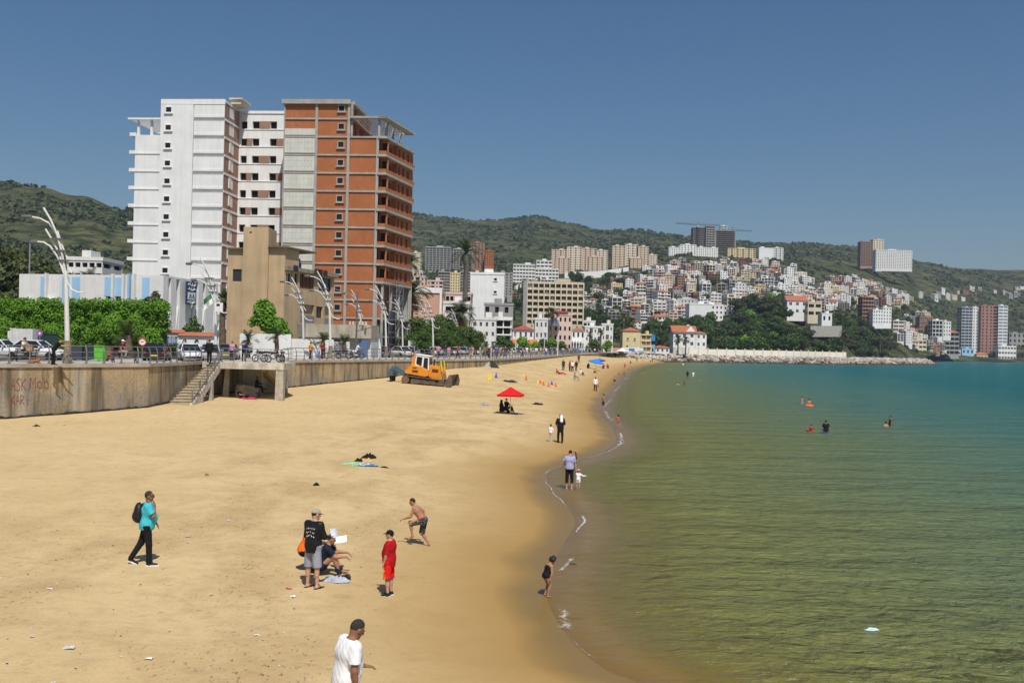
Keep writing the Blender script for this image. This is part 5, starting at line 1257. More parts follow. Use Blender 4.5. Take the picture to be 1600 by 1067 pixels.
bark=M('tree_bark',(0.12,0.09,0.06),.95,.3,3,bump=.4);palm_bark=M('palm_trunk_bark',(0.16,0.12,0.08),.95,.35,4,bump=.5)
def leaves(blobs,n,size,seed,fill=.35,flat=.75):
	"""n leaf-sized quads spread through a cloud of ellipsoids (cx,cy,cz,rx,ry,rz)"""
	r=np.random.RandomState(seed);B=np.array(blobs,float);w=B[:,3]*B[:,4]*B[:,5];k=r.choice(len(B),n,p=w/w.sum())
	d=r.normal(size=(n,3));d/=np.linalg.norm(d,axis=1)[:,None]
	rad=np.where(r.rand(n)<fill,r.rand(n)**.5,0.86+.22*r.rand(n))
	c=B[k,:3]+d*B[k,3:]*rad[:,None]
	nrm=d+r.normal(size=(n,3))*.75;nrm[:,2]+=.35;nrm/=np.linalg.norm(nrm,axis=1)[:,None]
	a=np.cross(nrm,r.normal(size=(n,3)));a/=np.linalg.norm(a,axis=1)[:,None];b=np.cross(nrm,a)
	s=(size*(.6+.8*r.rand(n)))[:,None];a*=s;b*=s*flat
	v=np.stack([c-a*.5,c+b*.5-a*.05,c+a*.6+nrm*s*.12,c-b*.5-a*.05],1).reshape(-1,3)
	return v,np.arange(n*4).reshape(n,4)
def crown_mesh(name,blobs,n,size,seed,mat,**kw):
	v,f=leaves(blobs,n,size,seed,**kw);me=bpy.data.meshes.new(name);np_mesh(me,v,f);me.materials.append(mat);return me
def trunk_mesh(name,h,r0,limbs,seed,mat=None,lean=(0,0)):
	rr=random.Random(seed);mb=MB();top=Vector((lean[0],lean[1],h))
	mb.tube([(0,0,-.5),(rr.uniform(-.1,.1)+lean[0]*.3,lean[1]*.3,h*.35),(lean[0]*.7,lean[1]*.7,h*.7),top],[r0*1.25,r0,r0*.75,r0*.45],8)
	for t in limbs: mb.tube([top*.62,top*.62+(Vector(t)-top*.62)*.5+Vector((0,0,.25)),t],[r0*.55,r0*.35,r0*.12],6)
	return mb.mesh(name,mat or bark,True)
def rand_blobs(seed,n,R_,z0,z1,br,sq=1.0):
	rr=random.Random(seed);out=[]
	for i in range(n):
		a=rr.uniform(0,6.28);t=rr.random();z=z0+(z1-z0)*t;q=R_*math.sqrt(max(0.05,1-(2*t-.85)**2))*math.sqrt(rr.random())
		b=br*rr.uniform(.7,1.25);out.append((q*math.cos(a),q*math.sin(a),z,b,b,b*.8*sq))
	return out
def make_tree(label,cat,loc,crown,trunk,group=None,name='tree',sc=1.0,rz=None):
	o=thing(name,label,cat,loc,rng.uniform(0,6.28) if rz is None else rz,group);o.scale=(sc,)*3
	link('trunk',trunk,o);link('crown',crown,o);return o
near_c=[crown_mesh('crown',rand_blobs(40+i,26,3.0,2.6,7.0,1.25),5200,.34,40+i,leaf_mid) for i in range(3)]
near_t=[trunk_mesh('trunk',4.5,.22,[(1.6,.5,5.2),(-1.5,.8,5.4),(.3,-1.7,5.0),(-.6,-1,6)],50+i) for i in range(3)]
far_c=[crown_mesh('crown',rand_blobs(60+i,16,3.6,2.0,7.2,1.9),1300,.85,60+i,[leaf_dark,leaf_mid,leaf_dark,leaf_olive,leaf_bright,leaf_dark][i]) for i in range(6)]
far_t=trunk_mesh('trunk',4.6,.28,[(1.8,.5,5.2),(-1.6,.8,5.4),(.3,-1.9,5.0)],5)
pine_c=[crown_mesh('crown',rand_blobs(80+i,15,4.6,5.0,9.0,1.9,.7),1500,.8,80+i,leaf_dark if i<2 else leaf_scrub) for i in range(3)]
pine_t=trunk_mesh('trunk',7.0,.3,[(2.4,.5,7.4),(-2.2,.8,7.2),(.3,-2.4,7)],6)
slim_c=crown_mesh('crown',[(0,0,1.2+k*.9,1.2-k*.09,1.2-k*.09,1.0) for k in range(9)],1100,.6,90,leaf_dark)
hd=thing('ivy_hedge','thick bright green climbing hedge covering the wall before the striped building','hedge',P(120,540,95));hd.location.z=4
hx=lambda px: P(px,500,95).x-hd.location.x
def box_leaves(x0,x1,y0,y1,z0,z1,n,seed):
	r=np.random.RandomState(seed);out=[]
	for _ in range(n):
		out.append((r.uniform(x0,x1),r.uniform(y0,y1),r.uniform(z0,z1),r.uniform(.28,.45),r.uniform(.25,.4),r.uniform(.28,.42)))
	return out
bl_=box_leaves(hx(-25),hx(253),.4,2.2,2.6,5.4,900,1)+box_leaves(hx(110),hx(253),-1.2,.6,.9,2.9,190,2)+box_leaves(hx(-25),hx(120),-.6,.6,1.7,3.0,110,3)
bl_+=[(hx(184),-1.2,2.9,1.0,1.0,1.15),(hx(184),-1.2,3.3,.85,.85,.9),(hx(219),-1.1,2.8,.95,1,1.2),(hx(219),-1.1,3.2,.85,.8,1),(hx(240),-1.0,1.6,1.0,1,1.3),(hx(95),-.8,1.6,.9,.8,1.2)]
link('foliage',crown_mesh('ivy_foliage',bl_,70000,.165,9,leaf_bright,fill=.15),hd)
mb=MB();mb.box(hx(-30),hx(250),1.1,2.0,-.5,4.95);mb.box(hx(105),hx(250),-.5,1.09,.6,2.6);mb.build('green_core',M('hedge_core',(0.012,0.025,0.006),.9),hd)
mb=MB();mb.box(hx(135),hx(255),.2,.59,-.3,1.1);mb.build('garden_wall',white_d,hd)
o=thing('shrub','yellowish green shrub at the left edge in front of the hedge','shrub',P(-2,545,86));o.location.z=4
link('foliage',crown_mesh('shrub_foliage',[(-.5,0,1.2,1.2,.9,1.3),(-.3,.3,2.6,.9,.8,1.0),(.3,0,.6,.7,.6,.7)],2200,.2,4,leaf_bright),o);link('stem',trunk_mesh('stem',2,.06,[],3),o)
for i,(px,py,Y,sc,lab) in enumerate(((8,540,128,1.5,'large olive green tree at the left edge behind the striped building'),(48,540,132,1.32,'dark olive tree behind the left end of the striped building'),(78,540,138,1.1,'smaller olive tree right of the two large ones behind the striped building'),(-20,540,120,1.5,'olive tree partly outside the left edge'))):
	q=P(px,py,Y);make_tree(lab,'tree',(q.x,Y,4),near_c[i % 3],near_t[i % 3],sc=sc*1.15)
	for ch in COL.objects[-1:] : pass
for o in [o for o in COL.objects if o.name.startswith('tree')]:
	recolour(o,{'leaf_mid_green': leaf_olive})
def palm_mesh(nf,L,seed,droop=1.0,up=.9,leaf=.42,seg=9,dry=0):
	r=random.Random(seed);V=[];Fc=[];mi=[]
	def frond(az,el,L,dr,m):
		pts=[];p=Vector((0,0,0));
		for k in range(seg+1):
			pts.append(p.copy());e=el-dr*1.7*(k/seg)**1.3
			p=p+Vector((math.cos(az)*math.cos(e),math.sin(az)*math.cos(e),math.sin(e)))*(L/seg)
		for k in range(seg):
			t=(pts[k+1]-pts[k]).normalized();sd_=Vector((-math.sin(az),math.cos(az),0));w=leaf*math.sin(math.pi*(k+1.2)/(seg+2.2))
			for s in (-1,1):
				for h in (0,.5):
					a=pts[k].lerp(pts[k+1],h);b=a+sd_*s*w*1.4+t*w*.9+Vector((0,0,-w*.35+.1));c=a+t*(L/seg)*.42
					i=len(V);V.extend([tuple(a),tuple(b),tuple(c)]);Fc.append((i,i+1,i+2));mi.append(m)
	for k in range(nf): frond(r.uniform(0,6.28),r.uniform(-.25,up) if k>nf*.3 else r.uniform(up*.8,1.5),L*r.uniform(.8,1.1),droop*r.uniform(.7,1.2),0)
	for k in range(dry): frond(r.uniform(0,6.28),r.uniform(-1.35,-.6),L*r.uniform(.55,.8),.2,1)
	me=bpy.data.meshes.new('fronds');np_mesh(me,V,Fc);me.materials.append(leaf_palm);me.materials.append(leaf_dry);me.polygons.foreach_set('material_index',mi);return me
pm_big=palm_mesh(58,3.6,1,1.0,1.0,.5,9,22);pm_small=palm_mesh(26,1.25,2,.55,1.2,.26,7,5);pm_far=palm_mesh(42,3.4,3,1.05,1.0,.62,7,10);pm_mast=palm_mesh(44,6.6,4,.95,1.2,.7,8,0)
def palm(label,px,base,Y,h,fr,r0=.26,z=None,sc=1.0,group=None,mat=None,name='palm_tree'):
	q=P(px,base,Y);o=thing(name,label,'palm',(q.x,Y,q.z if z is None else z),rng.uniform(0,6),group)
	mb=MB();n=8;mb.tube([(0.05*math.sin(k),0,-.4+(h+.4)*k/n) for k in range(n+1)],[r0*(1.25-.4*k/n)*(1+.06*(k % 2)) for k in range(n+1)],8);mb.build('trunk',mat or palm_bark,o,True)
	link('fronds',fr,o,(0,0,h),scale=(sc,)*3);return o
palm('date palm with brown skirt between the striped and the tan building',347,545,134,7.4,pm_big,.4,4.0,.58)
palm('palm behind the roof of the striped building, right one',139,545,150,10.0,pm_big,.3,4.0,.8)
palm('palm behind the roof of the striped building beside the street lamp',113,545,146,9.4,pm_big,.3,4.0,.7)
palm('broad date palm right beside the sea corner of the brick tower',641,545,190,11.5,pm_big,.4,4.0,1.3)
palm('palm crown above the dark trees right of the tower',632,545,205,18,pm_big,.35,4.0,1.3)
palm('dark date palm with dry fronds among the promenade trees',719,545,225,8.6,pm_big,.4,4.0,1.3)
palm('very tall single palm mast standing above the white town blocks',725.5,520,300,zpx(727,396,300)-zpx(725.5,520,300),pm_mast,.72,None,1.0,mat=M('mast_brown',(.13,.11,.095),.9,.1))
for px,Y,h,lab in ((387,104,1.9,'small fan palm before the white garden wall, left of the leaning tree'),(432,103,2.3,'small fan palm with thick trunk below the leaning tree'),(505,106,1.9,'low fan palm behind the man in red'),(538,112,1.8,'low fan palm behind the parked motorbikes'),(197,84,2.1,'fan palm with broad trunk in front of the ivy hedge'),(270,86,.5,'low spiky palm shrub between the parked cars')):
	palm(lab,px,545,Y,h,pm_small,.22 if px != 197 else .55,PROM-.1,1.0 if px != 197 else 1.15)
q=P(428,545,112);lean_bl=[(-1.2,0,5.3,1.2,1,1.3),(-.9,0,4.2,1.1,1,1.1),(-2.0,.2,4.3,.8,.7,.7),(.2,0,3.6,1.2,1,1),(.9,0,2.6,1.1,1,.9),(1.3,.2,1.7,1.0,.9,.8),(-.3,0,2.6,.9,.8,.9),(-1.5,0,5.9,.7,.6,.6),(.9,-.3,1.1,.8,.7,.5),(-2.6,0,3.9,.5,.5,.4)]
make_tree('bright green tree leaning left in front of the tan building','tree',(q.x,112,4),crown_mesh('crown',lean_bl,4200,.3,21,leaf_bright),trunk_mesh('trunk',4.5,.16,[(-1.6,0,5),(.8,0,3)],22,None,(-.8,0)),sc=1.0,rz=0)
recolour(COL.objects[-1],{'leaf_bright_green': leaf_mid}) if False else None
q=P(301,540,100);make_tree('small open tree in front of the receding striped facade','tree',(q.x,100,4),crown_mesh('crown',[(0,0,2.2,.9,.7,.6),(-.4,0,3.0,.6,.5,.5),(.4,0,3.0,.7,.5,.5),(0,0,3.8,.4,.4,.5),(.8,0,2.1,.5,.5,.4),(-.8,0,2.1,.5,.4,.4)],900,.28,31,leaf_mid),trunk_mesh('trunk',3,.08,[(.5,0,3.2),(-.5,0,3.1)],33),rz=0)
q=P(238,540,99);make_tree('small tree rising above the right end of the ivy hedge','tree',(q.x,99,4),crown_mesh('crown',[(0,0,5.6,.9,.7,.5),(.9,0,5.3,.7,.6,.4),(-.8,0,5.2,.7,.5,.5),(.2,0,6.2,.4,.4,.4)],700,.32,35,leaf_olive),trunk_mesh('trunk',5.2,.08,[],36),rz=0)
k=0
for px,Y,sc in ((652,168,.86),(668,178,.78),(684,182,.95),(700,192,.84),(716,196,.72),(735,205,.74),(750,214,.58),(660,150,.52),(692,170,.6),(743,190,.45)):
	q=P(px,545,Y);make_tree('broad green tree in the dark row along the promenade, ' +('left part' if px<680 else 'middle part' if px<712 else 'right part')+(', small one in front' if sc<.65 else ''),'tree',(q.x,Y,4),near_c[k % 3],near_t[k % 3],'dark tree row by the promenade',sc=sc);k+=1
for px,Y,sc in ((783,250,.5),(818,280,.55),(848,300,.5),(862,318,.55),(878,330,.45),(905,360,.5),(927,380,.6),(948,400,.6),(795,262,.4),(838,296,.4)):
	q=P(px,545,Y);make_tree('small tree among the crowd on the far promenade','tree',(q.x,Y,4),far_c[1+(k % 2)*3],far_t,'small trees on the far promenade',sc=sc);k+=1
for px,base,Y,h,s in ((921,548,386,6.5,.8),(938,548,392,7.2,.85),(1012,545,490,9.5,1.9),(1040,553,484,6.5,1.35),(1059,553,482,7.5,1.45),(1071,553,483,7.0,1.3),(1096,540,520,8,1.6),(1158,540,545,9,1.7),(1318,545,575,8.5,1.8),(862,535,330,10,1.4),(985,530,500,9,1.6),(974,525,510,10,1.6),(1375,552,700,9,1.5),(1387,552,705,9,1.5),(1172,530,570,8,1.5)):
	palm('date palm ' +('on the far promenade' if px<950 and px != 862 else 'beside the silver dome' if px==862 else 'behind the yellow house' if px<1000 else 'by the houses at the beach end' if px<1085 else 'among the headland trees' if px<1330 else 'at the tip of the headland'),px,base,Y,h,pm_far,.3,None,s*.62,'far date palms')
HEAD=[(1000,545),(1002,512),(1060,500),(1105,492),(1168,473),(1225,468),(1262,490),(1310,505),(1335,512),(1380,530),(1412,553),(1310,553),(1108,553),(1100,540),(1085,520),(1050,515),(1048,548)]
trees=[]
Y=512
while Y<760:
	X=(995-800)*Y/F
	while X<(1415-800)*Y/F:
		X_,Y_=X+rng.uniform(-3,3),Y+rng.uniform(-5,5);z=land_z(X_,Y_)
		px,py=to_px((X_,Y_,z+3))
		ok=z>3 and in_poly(px,py,HEAD) and not (1225<px<1300 and 600<Y_<665) and not (1075<px<1135 and 625<Y_<670)
		if px<1110 and Y_<545 and px>1045: ok=False
		if px<1045 and Y_<520: ok=False
		if ok: trees.append((X_,Y_,z,px,py))
		X+=rng.uniform(7.5,11)
	Y+=11.5
print('headland trees',len(trees))
for X,Y,z,px,py in trees:
	pine=px>1150 and rng.random()<.5;sc=rng.uniform(.75,1.25)
	where='left part' if px<1150 else 'middle part' if px<1260 else 'right part'
	if pine: make_tree('broad crowned pine in the headland wood, ' +where,'tree',(X,Y,z-.5),rng.choice(pine_c),pine_t,'trees of the headland wood','pine_tree',sc)
	else:
		i=rng.choice([0,0,1,2,3,4,5]);make_tree(['dark green','mid green','dark green','olive green','bright green','dark green'][i]+' round tree in the headland wood, ' +where,'tree',(X,Y,z-.5),far_c[i],far_t,'trees of the headland wood','tree',sc)
TZ=[([(905,500),(912,450),(965,432),(985,432),(1000,445),(960,470),(985,500),(1000,515),(960,530)],520,1000,70,'left of the dense slope'),([(640,470),(660,430),(800,440),(900,430),(905,480),(800,490)],420,880,60,'behind the promenade buildings'),
      ([(990,500),(1080,495),(1080,440),(1200,430),(1300,445),(1280,470),(1200,475)],650,1150,30,'between the town houses'),([(1300,500),(1330,470),(1420,480),(1500,490),(1500,545),(1420,540)],720,1250,34,'between the houses on the right'),([(1500,556),(1600,550),(1600,563),(1500,563)],1215,1300,12,'by the far shore towers'),([(900,440),(880,425),(1040,418),(1040,428),(960,440)],850,1000,16,'under the cream blocks')]
for poly,y0,y1,n,w in TZ:
	c=0;tries=0
	while c<n and tries<4000:
		tries+=1;px=rng.uniform(min(p[0] for p in poly),max(p[0] for p in poly));Y=rng.uniform(y0,y1);X=(px-800)*Y/F;z=land_z(X,Y);qx,qy=to_px((X,Y,z+4))
		if not in_poly(qx,qy,poly): continue
		if any((X-a)**2+(Y-b)**2<36 for a,b in HOUSE_XY): continue
		i=rng.choice([0,0,2,3,5]);sl_=rng.random()<.15
		make_tree(('slim dark tree ' if sl_ else ['dark green','','dark green','olive green','','dark green'][i]+' round tree ')+w,'tree',(X,Y,z-.5),slim_c if sl_ else far_c[i],far_t,'trees in the hillside town','tree',rng.uniform(.6,1.25));c+=1
def scrub():
	r=np.random.RandomState(3);n=0;C=[];Rr=[]
	while n<13000:
		s=r.uniform(LS[0]+.05,LS[-1]-.1);Y=420+1700*r.rand()**1.1;X=s*Y
		z=land_z(X,Y);
		if z<9: continue
		d=_n2(X,Y,.012,31)+.6*_n2(X,Y,.035,32)
		if d<r.uniform(-.25,.5): continue
		if s>-.11 and s<.45:
			px,py=to_px((X,Y,z))
			if any(in_poly(px,py,zz[0]) for zz in ZONES): continue
			if 860<px<1430 and Y<1180 and py>380 and py<470 and r.rand()<.6: continue
		C.append((X,Y,z));Rr.append(r.uniform(1.3,3.4)*(1+(Y-420)/2200));n+=1
	C=np.array(C);Rr=np.array(Rr)
	k=11;N=len(C)
	d=r.normal(size=(N,k,3));d/=np.linalg.norm(d,axis=2)[...,None];d[...,2]=np.abs(d[...,2])*.8
	c=C[:,None]+d*Rr[:,None,None]*(.5+.6*r.rand(N,k,1))
	nr=d+r.normal(size=d.shape)*.5;nr[...,2]+=.3;nr/=np.linalg.norm(nr,axis=2)[...,None]
	a=np.cross(nr,r.normal(size=d.shape));a/=np.linalg.norm(a,axis=2)[...,None];b=np.cross(nr,a);s=(Rr[:,None]*(.7+.6*r.rand(N,k)))[...,None]
	v=np.stack([c-a*s*.5,c+b*s*.5,c+a*s*.6,c-b*s*.5],2).reshape(-1,3)
	me=bpy.data.meshes.new('scrub');np_mesh(me,v,np.arange(len(v)).reshape(-1,4));me.materials.append(leaf_scrub);return me
tag(link('scrub',scrub()),'dark bushes and low trees covering the green hills behind the town','scrub',kind='stuff')
# ------------------------------------------------------------------ people: one continuous body surface from a signed distance field
def surf_net(prims,h,cut=None,pad=.04,disp=None):
	"""prims: (kind, a, b, ra, rb, k[, flat]); capsules with two radii or ellipsoids, smoothly joined; meshed by surface nets"""
	lo=np.full(3,1e9);hi=-lo
	for p in prims:
		r=max(p[3],p[4]) if p[0]=='c' else max(p[2])
		for q in ((p[1],p[2]) if p[0]=='c' else (p[1],)): lo=np.minimum(lo,np.array(q)-r);hi=np.maximum(hi,np.array(q)+r)
	lo -= pad+h*2;hi+=pad+h*2
	n=np.ceil((hi-lo)/h).astype(int)+1;V=np.full(n,1.0,np.float32)
	ax=[lo[i]+h*np.arange(n[i]) for i in range(3)]
	for p in prims:
		k=p[5];r=(max(p[3],p[4]) if p[0]=='c' else max(p[2]))+k+3*h
		pts=[np.array(q,float) for q in ((p[1],p[2]) if p[0]=='c' else (p[1],))]
		a0=np.clip(np.floor((np.minimum.reduce(pts)-r-lo)/h).astype(int),0,n);a1=np.clip(np.ceil((np.maximum.reduce(pts)+r-lo)/h).astype(int)+1,0,n)
		X,Y,Z=np.meshgrid(ax[0][a0[0]:a1[0]],ax[1][a0[1]:a1[1]],ax[2][a0[2]:a1[2]],indexing='ij')
		if p[0]=='c':
			a,b=pts;d=b-a;L2=max(1e-9,d @ d)
			t=((X-a[0])*d[0]+(Y-a[1])*d[1]+(Z-a[2])*d[2])/L2;tc=np.clip(t,0,1)
			D=np.sqrt((X-a[0]-tc*d[0])**2+(Y-a[1]-tc*d[1])**2+(Z-a[2]-tc*d[2])**2)-(p[3]+(p[4]-p[3])*tc)
			if len(p)>6 and p[6]: D=np.maximum(D,(t-1)*math.sqrt(L2))
		else:
			c=pts[0];q=np.array(p[2]);Rm=np.array(p[3]) if not isinstance(p[3],(int,float)) else None
			dx,dy,dz=X-c[0],Y-c[1],Z-c[2]
			if Rm is not None: dx,dy,dz=(Rm[0][0]*dx+Rm[0][1]*dy+Rm[0][2]*dz,Rm[1][0]*dx+Rm[1][1]*dy+Rm[1][2]*dz,Rm[2][0]*dx+Rm[2][1]*dy+Rm[2][2]*dz)
			D=(np.sqrt((dx/q[0])**2+(dy/q[1])**2+(dz/q[2])**2)-1)*min(q)
		s=V[a0[0]:a1[0],a0[1]:a1[1],a0[2]:a1[2]]
		hh=np.clip(.5+.5*(s-D)/k,0,1);s[...]=s*(1-hh)+D*hh-k*hh*(1-hh)
	if cut or disp:
		X,Y,Z=np.meshgrid(*ax,indexing='ij')
		if disp: V=V+disp(X,Y,Z).astype(np.float32)
		for (c,nn) in (cut or []): V=np.maximum(V,(X-c[0])*nn[0]+(Y-c[1])*nn[1]+(Z-c[2])*nn[2])
	I=V<0
	cs=(I[:-1,:-1,:-1].astype(np.int8)+I[1:,:-1,:-1]+I[:-1,1:,:-1]+I[1:,1:,:-1]+I[:-1,:-1,1:]+I[1:,:-1,1:]+I[:-1,1:,1:]+I[1:,1:,1:])
	act=np.argwhere((cs>0) & (cs<8));idx=-np.ones(cs.shape,np.int64);idx[tuple(act.T)]=np.arange(len(act))
	S=np.zeros((len(act),3));C=np.zeros(len(act));co=[(i,j,k) for i in (0,1) for j in (0,1) for k in (0,1)]
	for o in co:
		for a in range(3):
			if o[a]: continue
			e=list(o);e[a]=1;va=V[tuple((act+np.array(o)).T)];vb=V[tuple((act+np.array(e)).T)]
			m=(va<0) != (vb<0);t=np.where(m,va/np.where(m,va-vb,1),0)
			q=np.tile(np.array(o,float),(len(act),1));q[:,a]+=t;S+=q*m[:,None];C+=m
	P_=lo+h*(act+S/np.maximum(C,1)[:,None]);Fs=[]
	for a in range(3):
		b,c=(a+1) % 3,(a+2) % 3
		s0=[slice(None)]*3;s1=[slice(None)]*3;s0[a]=slice(0,-1);s1[a]=slice(1,None)
		E=np.argwhere(I[tuple(s0)] != I[tuple(s1)]);
		if not len(E): continue
		E=E[(E[:,b]>0) & (E[:,c]>0) & (E[:,b]<n[b]-1) & (E[:,c]<n[c]-1)]
		ins=I[tuple(E.T)];ob=np.zeros(3,int);ob[b]=1;oc=np.zeros(3,int);oc[c]=1
		q=np.stack([idx[tuple((E-ob-oc).T)],idx[tuple((E-oc).T)],idx[tuple(E.T)],idx[tuple((E-ob).T)]],1)
		q[~ins]=q[~ins][:,::-1];Fs.append(q)
	Fq=np.concatenate(Fs);Fq=Fq[(Fq>=0).all(1)]
	e=np.concatenate([Fq[:,[0,1]],Fq[:,[1,2]],Fq[:,[2,3]],Fq[:,[3,0]]]);A=np.zeros_like(P_);N=np.zeros(len(P_))
	np.add.at(A,e[:,0],P_[e[:,1]]);np.add.at(N,e[:,0],1);np.add.at(A,e[:,1],P_[e[:,0]]);np.add.at(N,e[:,1],1)
	P_=P_*.6+.4*A/np.maximum(N,1)[:,None]
	return P_,Fq
def net_obj(name,prims,h,mat,parent,**kw):
	v,f=surf_net(prims,h,**kw);me=bpy.data.meshes.new(name);np_mesh(me,v,f);me.materials.append(mat)
	me.polygons.foreach_set('use_smooth',np.ones(len(me.polygons),bool));me.update();return link(name,me,parent)
def skin(name,c): return M(name,c,.55,.08,6,spec=.3,obj=True)
SK={'fair': skin('fair_skin',(.52,.30,.20)),'tan': skin('tanned_skin',(.40,.20,.115)),'brown': skin('brown_skin',(.26,.125,.07)),'dark': skin('dark_skin',(.10,.055,.035))}
HAIR=M('black_hair',(.014,.011,.010),.6,.3,30,bump=.4,obj=True);HAIR_G=M('greying_hair',(.036,.029,.024),.8,.7,60,bump=.4,obj=True)
def cloth(name,c,rough=.85,var=.10):
	if name in MATS: return MATS[name]
	t=NT(name);p=t.pos(obj=True);n=t.noise(p,9,4,.6);w=t.noise(t.pos((1.6,1.6,.55),obj=True),7.5,3,.55,.6)
	t.base(t.ramp(n,[(.3,tuple(x*(1-var) for x in c)),(.7,tuple(min(1,x*(1+var)) for x in c))]));t.b.inputs['Roughness'].default_value=rough;t.b.inputs['Specular IOR Level'].default_value=.2
	t.bump(w,.4,.03);MATS[name]=t.m;return t.m
V3=lambda *a: np.array(a,float)
def un(v): v=np.array(v,float);return v/np.linalg.norm(v)
def person(label,loc,rz=0.0,H=1.75,h=.014,skin_m='tan',lean=(0,0,1),head=(0,0,1),gaze=(0,1,0),arm_l=((-.25,0,-1),(-.1,.25,-1)),arm_r=((.25,0,-1),(.1,.25,-1)),
           leg_l=((-.05,0,-1),(0,0,-1)),leg_r=((.05,0,-1),(0,0,-1)),shirt=None,sleeve='short',bottom=None,bottom_len='long',shoes=None,hair=HAIR,hairstyle='short',cap=None,fat=1.0,belly=0.0,child=False,
           fingers=True,robe=None,scarf=None,curl=.5,seat=None,swimsuit=None,shirt_tail=.0,group=None,lift=0.0,band=None,hip_turn=0.0,faced=True,sole=None):
	"""facing +Y in its own frame; limb directions are given as vectors in that frame (x right, y forward, z up)"""
	o=thing('person',label,'person',loc,rz,group);s=H/1.75;hd=s*(1.0 if not child else (1.0+.33*max(0,(1.5-H)/.7)))
	sp=un(lean);hdv=un(head);gz=un(gaze);side=un(np.cross(gz,hdv));gz=un(np.cross(hdv,side));body_r=V3(1,0,0);fw=un(np.cross(sp,body_r))
	up_l,lo_l=.43*s,.42*s
	pel=V3(0,0,0);chest=pel+sp*.30*s;neck=pel+sp*.52*s;hc=neck+hdv*.155*hd+gz*.02*hd
	shl=[neck-sp*.055*s+body_r*d*.185*s*(.92 if child else 1) for d in (-1,1)];hip=[pel-sp*.03*s+body_r*d*.088*s for d in (-1,1)]
	arms=[]
	for i,a in enumerate((arm_l,arm_r)):
		e=shl[i]+un(a[0])*.285*s;w=e+un(a[1])*.25*s;arms.append((shl[i],e,w,un(a[2]) if len(a)>2 else un(a[1])))
	legs=[]
	for i,a in enumerate((leg_l,leg_r)):
		k=hip[i]+un(a[0])*up_l;f=k+un(a[1])*lo_l;legs.append((hip[i],k,f,un(a[2]) if len(a)>2 else V3(0,1,-.05)))
	low=min(min(f[2] for _,_,f,_ in legs)-.075*s,(pel[2]-.13*s) if seat else 9)
	off=V3(0,0,-low+lift);mv=lambda p: tuple(np.array(p)+off)
	B=[];c=lambda a,b,ra,rb,k=.03,flat=False: B.append(('c',mv(a),mv(b),ra*s,rb*s,k*s,flat))
	def ell(ctr,rad,axes=None,k=.02,to=None): (B if to is None else to).append(('e',mv(ctr),tuple(r for r in rad),[list(x) for x in axes] if axes is not None else 0,0,k))
	HA=(side,gz,hdv)
	ell(hc+hdv*.015*hd-gz*.008*hd,(.077*hd,.096*hd,.105*hd),HA);ell(hc-hdv*.055*hd+gz*.022*hd,(.056*hd,.066*hd,.062*hd),HA,.03)
	if faced:
		B.append(('c',mv(hc+gz*.088*hd+hdv*.015*hd),mv(hc+gz*.108*hd-hdv*.028*hd),.010*hd,.015*hd,.012*hd))
		for d in (-1,1): ell(hc+side*d*.079*hd-gz*.004*hd-hdv*.008*hd,(.013*hd,.022*hd,.032*hd),HA,.008)
		ell(hc+gz*.086*hd-hdv*.058*hd,(.024*hd,.012*hd,.009*hd),HA,.008);ell(hc+gz*.072*hd-hdv*.092*hd,(.025*hd,.022*hd,.018*hd),HA,.015)
	c(neck-sp*.04*s,hc-hdv*.05*hd-gz*.015*hd,.062,.056,.03)
	T=[];t_=lambda a,b,ra,rb,k=.07: T.append(('c',mv(a),mv(b),ra*s*fat,rb*s*fat,k*s))
	t_(chest+body_r*-.085*s+sp*.08*s,chest+body_r*.085*s+sp*.08*s,.115,.115);t_(chest+sp*.02*s-body_r*.07*s,pel+sp*.10*s-body_r*.055*s,.115,.105);t_(chest+sp*.02*s+body_r*.07*s,pel+sp*.10*s+body_r*.055*s,.115,.105)
	t_(pel-body_r*.075*s,pel+body_r*.075*s,.118,.118);t_(shl[0]+body_r*.02*s,shl[1]-body_r*.02*s,.062,.062,.06)
	if belly: T.append(('e',mv(pel+sp*.17*s+fw*.085*s),(.135*s,.11*s*belly,.15*s),0,0,.08*s))
	B+=T
	for (a,e,w,hdir) in arms:
		c(a,e,.056,.043,.04);c(e,w,.042,.028,.02);c(e+(w-e)*.08,e+(w-e)*.45,.043,.036,.02)
		pa=un(np.cross(hdir,V3(0,0,1)) if abs(hdir[2])<.8 else np.cross(hdir,V3(0,1,0)));pn=un(np.cross(pa,hdir));m=-1 if pn[2]>0 else 1
		pn=pn*m;k1=w+hdir*.085*s
		ell(w+hdir*.048*s,(.040*s,.052*s,.018*s),(pa,hdir,pn),.015)
		if fingers:
			for q,(x,L) in enumerate(((-.030,.062),(-.010,.074),(.010,.070),(.029,.055))):
				b0=k1+pa*x*s;cu=curl*(1+.12*q);b1=b0+un(hdir+pn*cu*.5)*L*.55*s;b2=b1+un(hdir+pn*cu*1.8)*L*.5*s
				c(b0-hdir*.012*s,b1,.0095,.0088,.006);c(b1,b2,.0088,.0075,.004)
			tb=w+hdir*.03*s-pa*.036*s;c(tb,tb+un(hdir*.8-pa*.6+pn*.4)*.045*s,.0125,.0105,.008);tt=tb+un(hdir*.8-pa*.6+pn*.4)*.045*s;c(tt,tt+un(hdir+pn*.5+pa*.2)*.028*s,.0105,.0085,.004)
		else: c(w+hdir*.03*s,w+hdir*.13*s,.035,.022,.02)
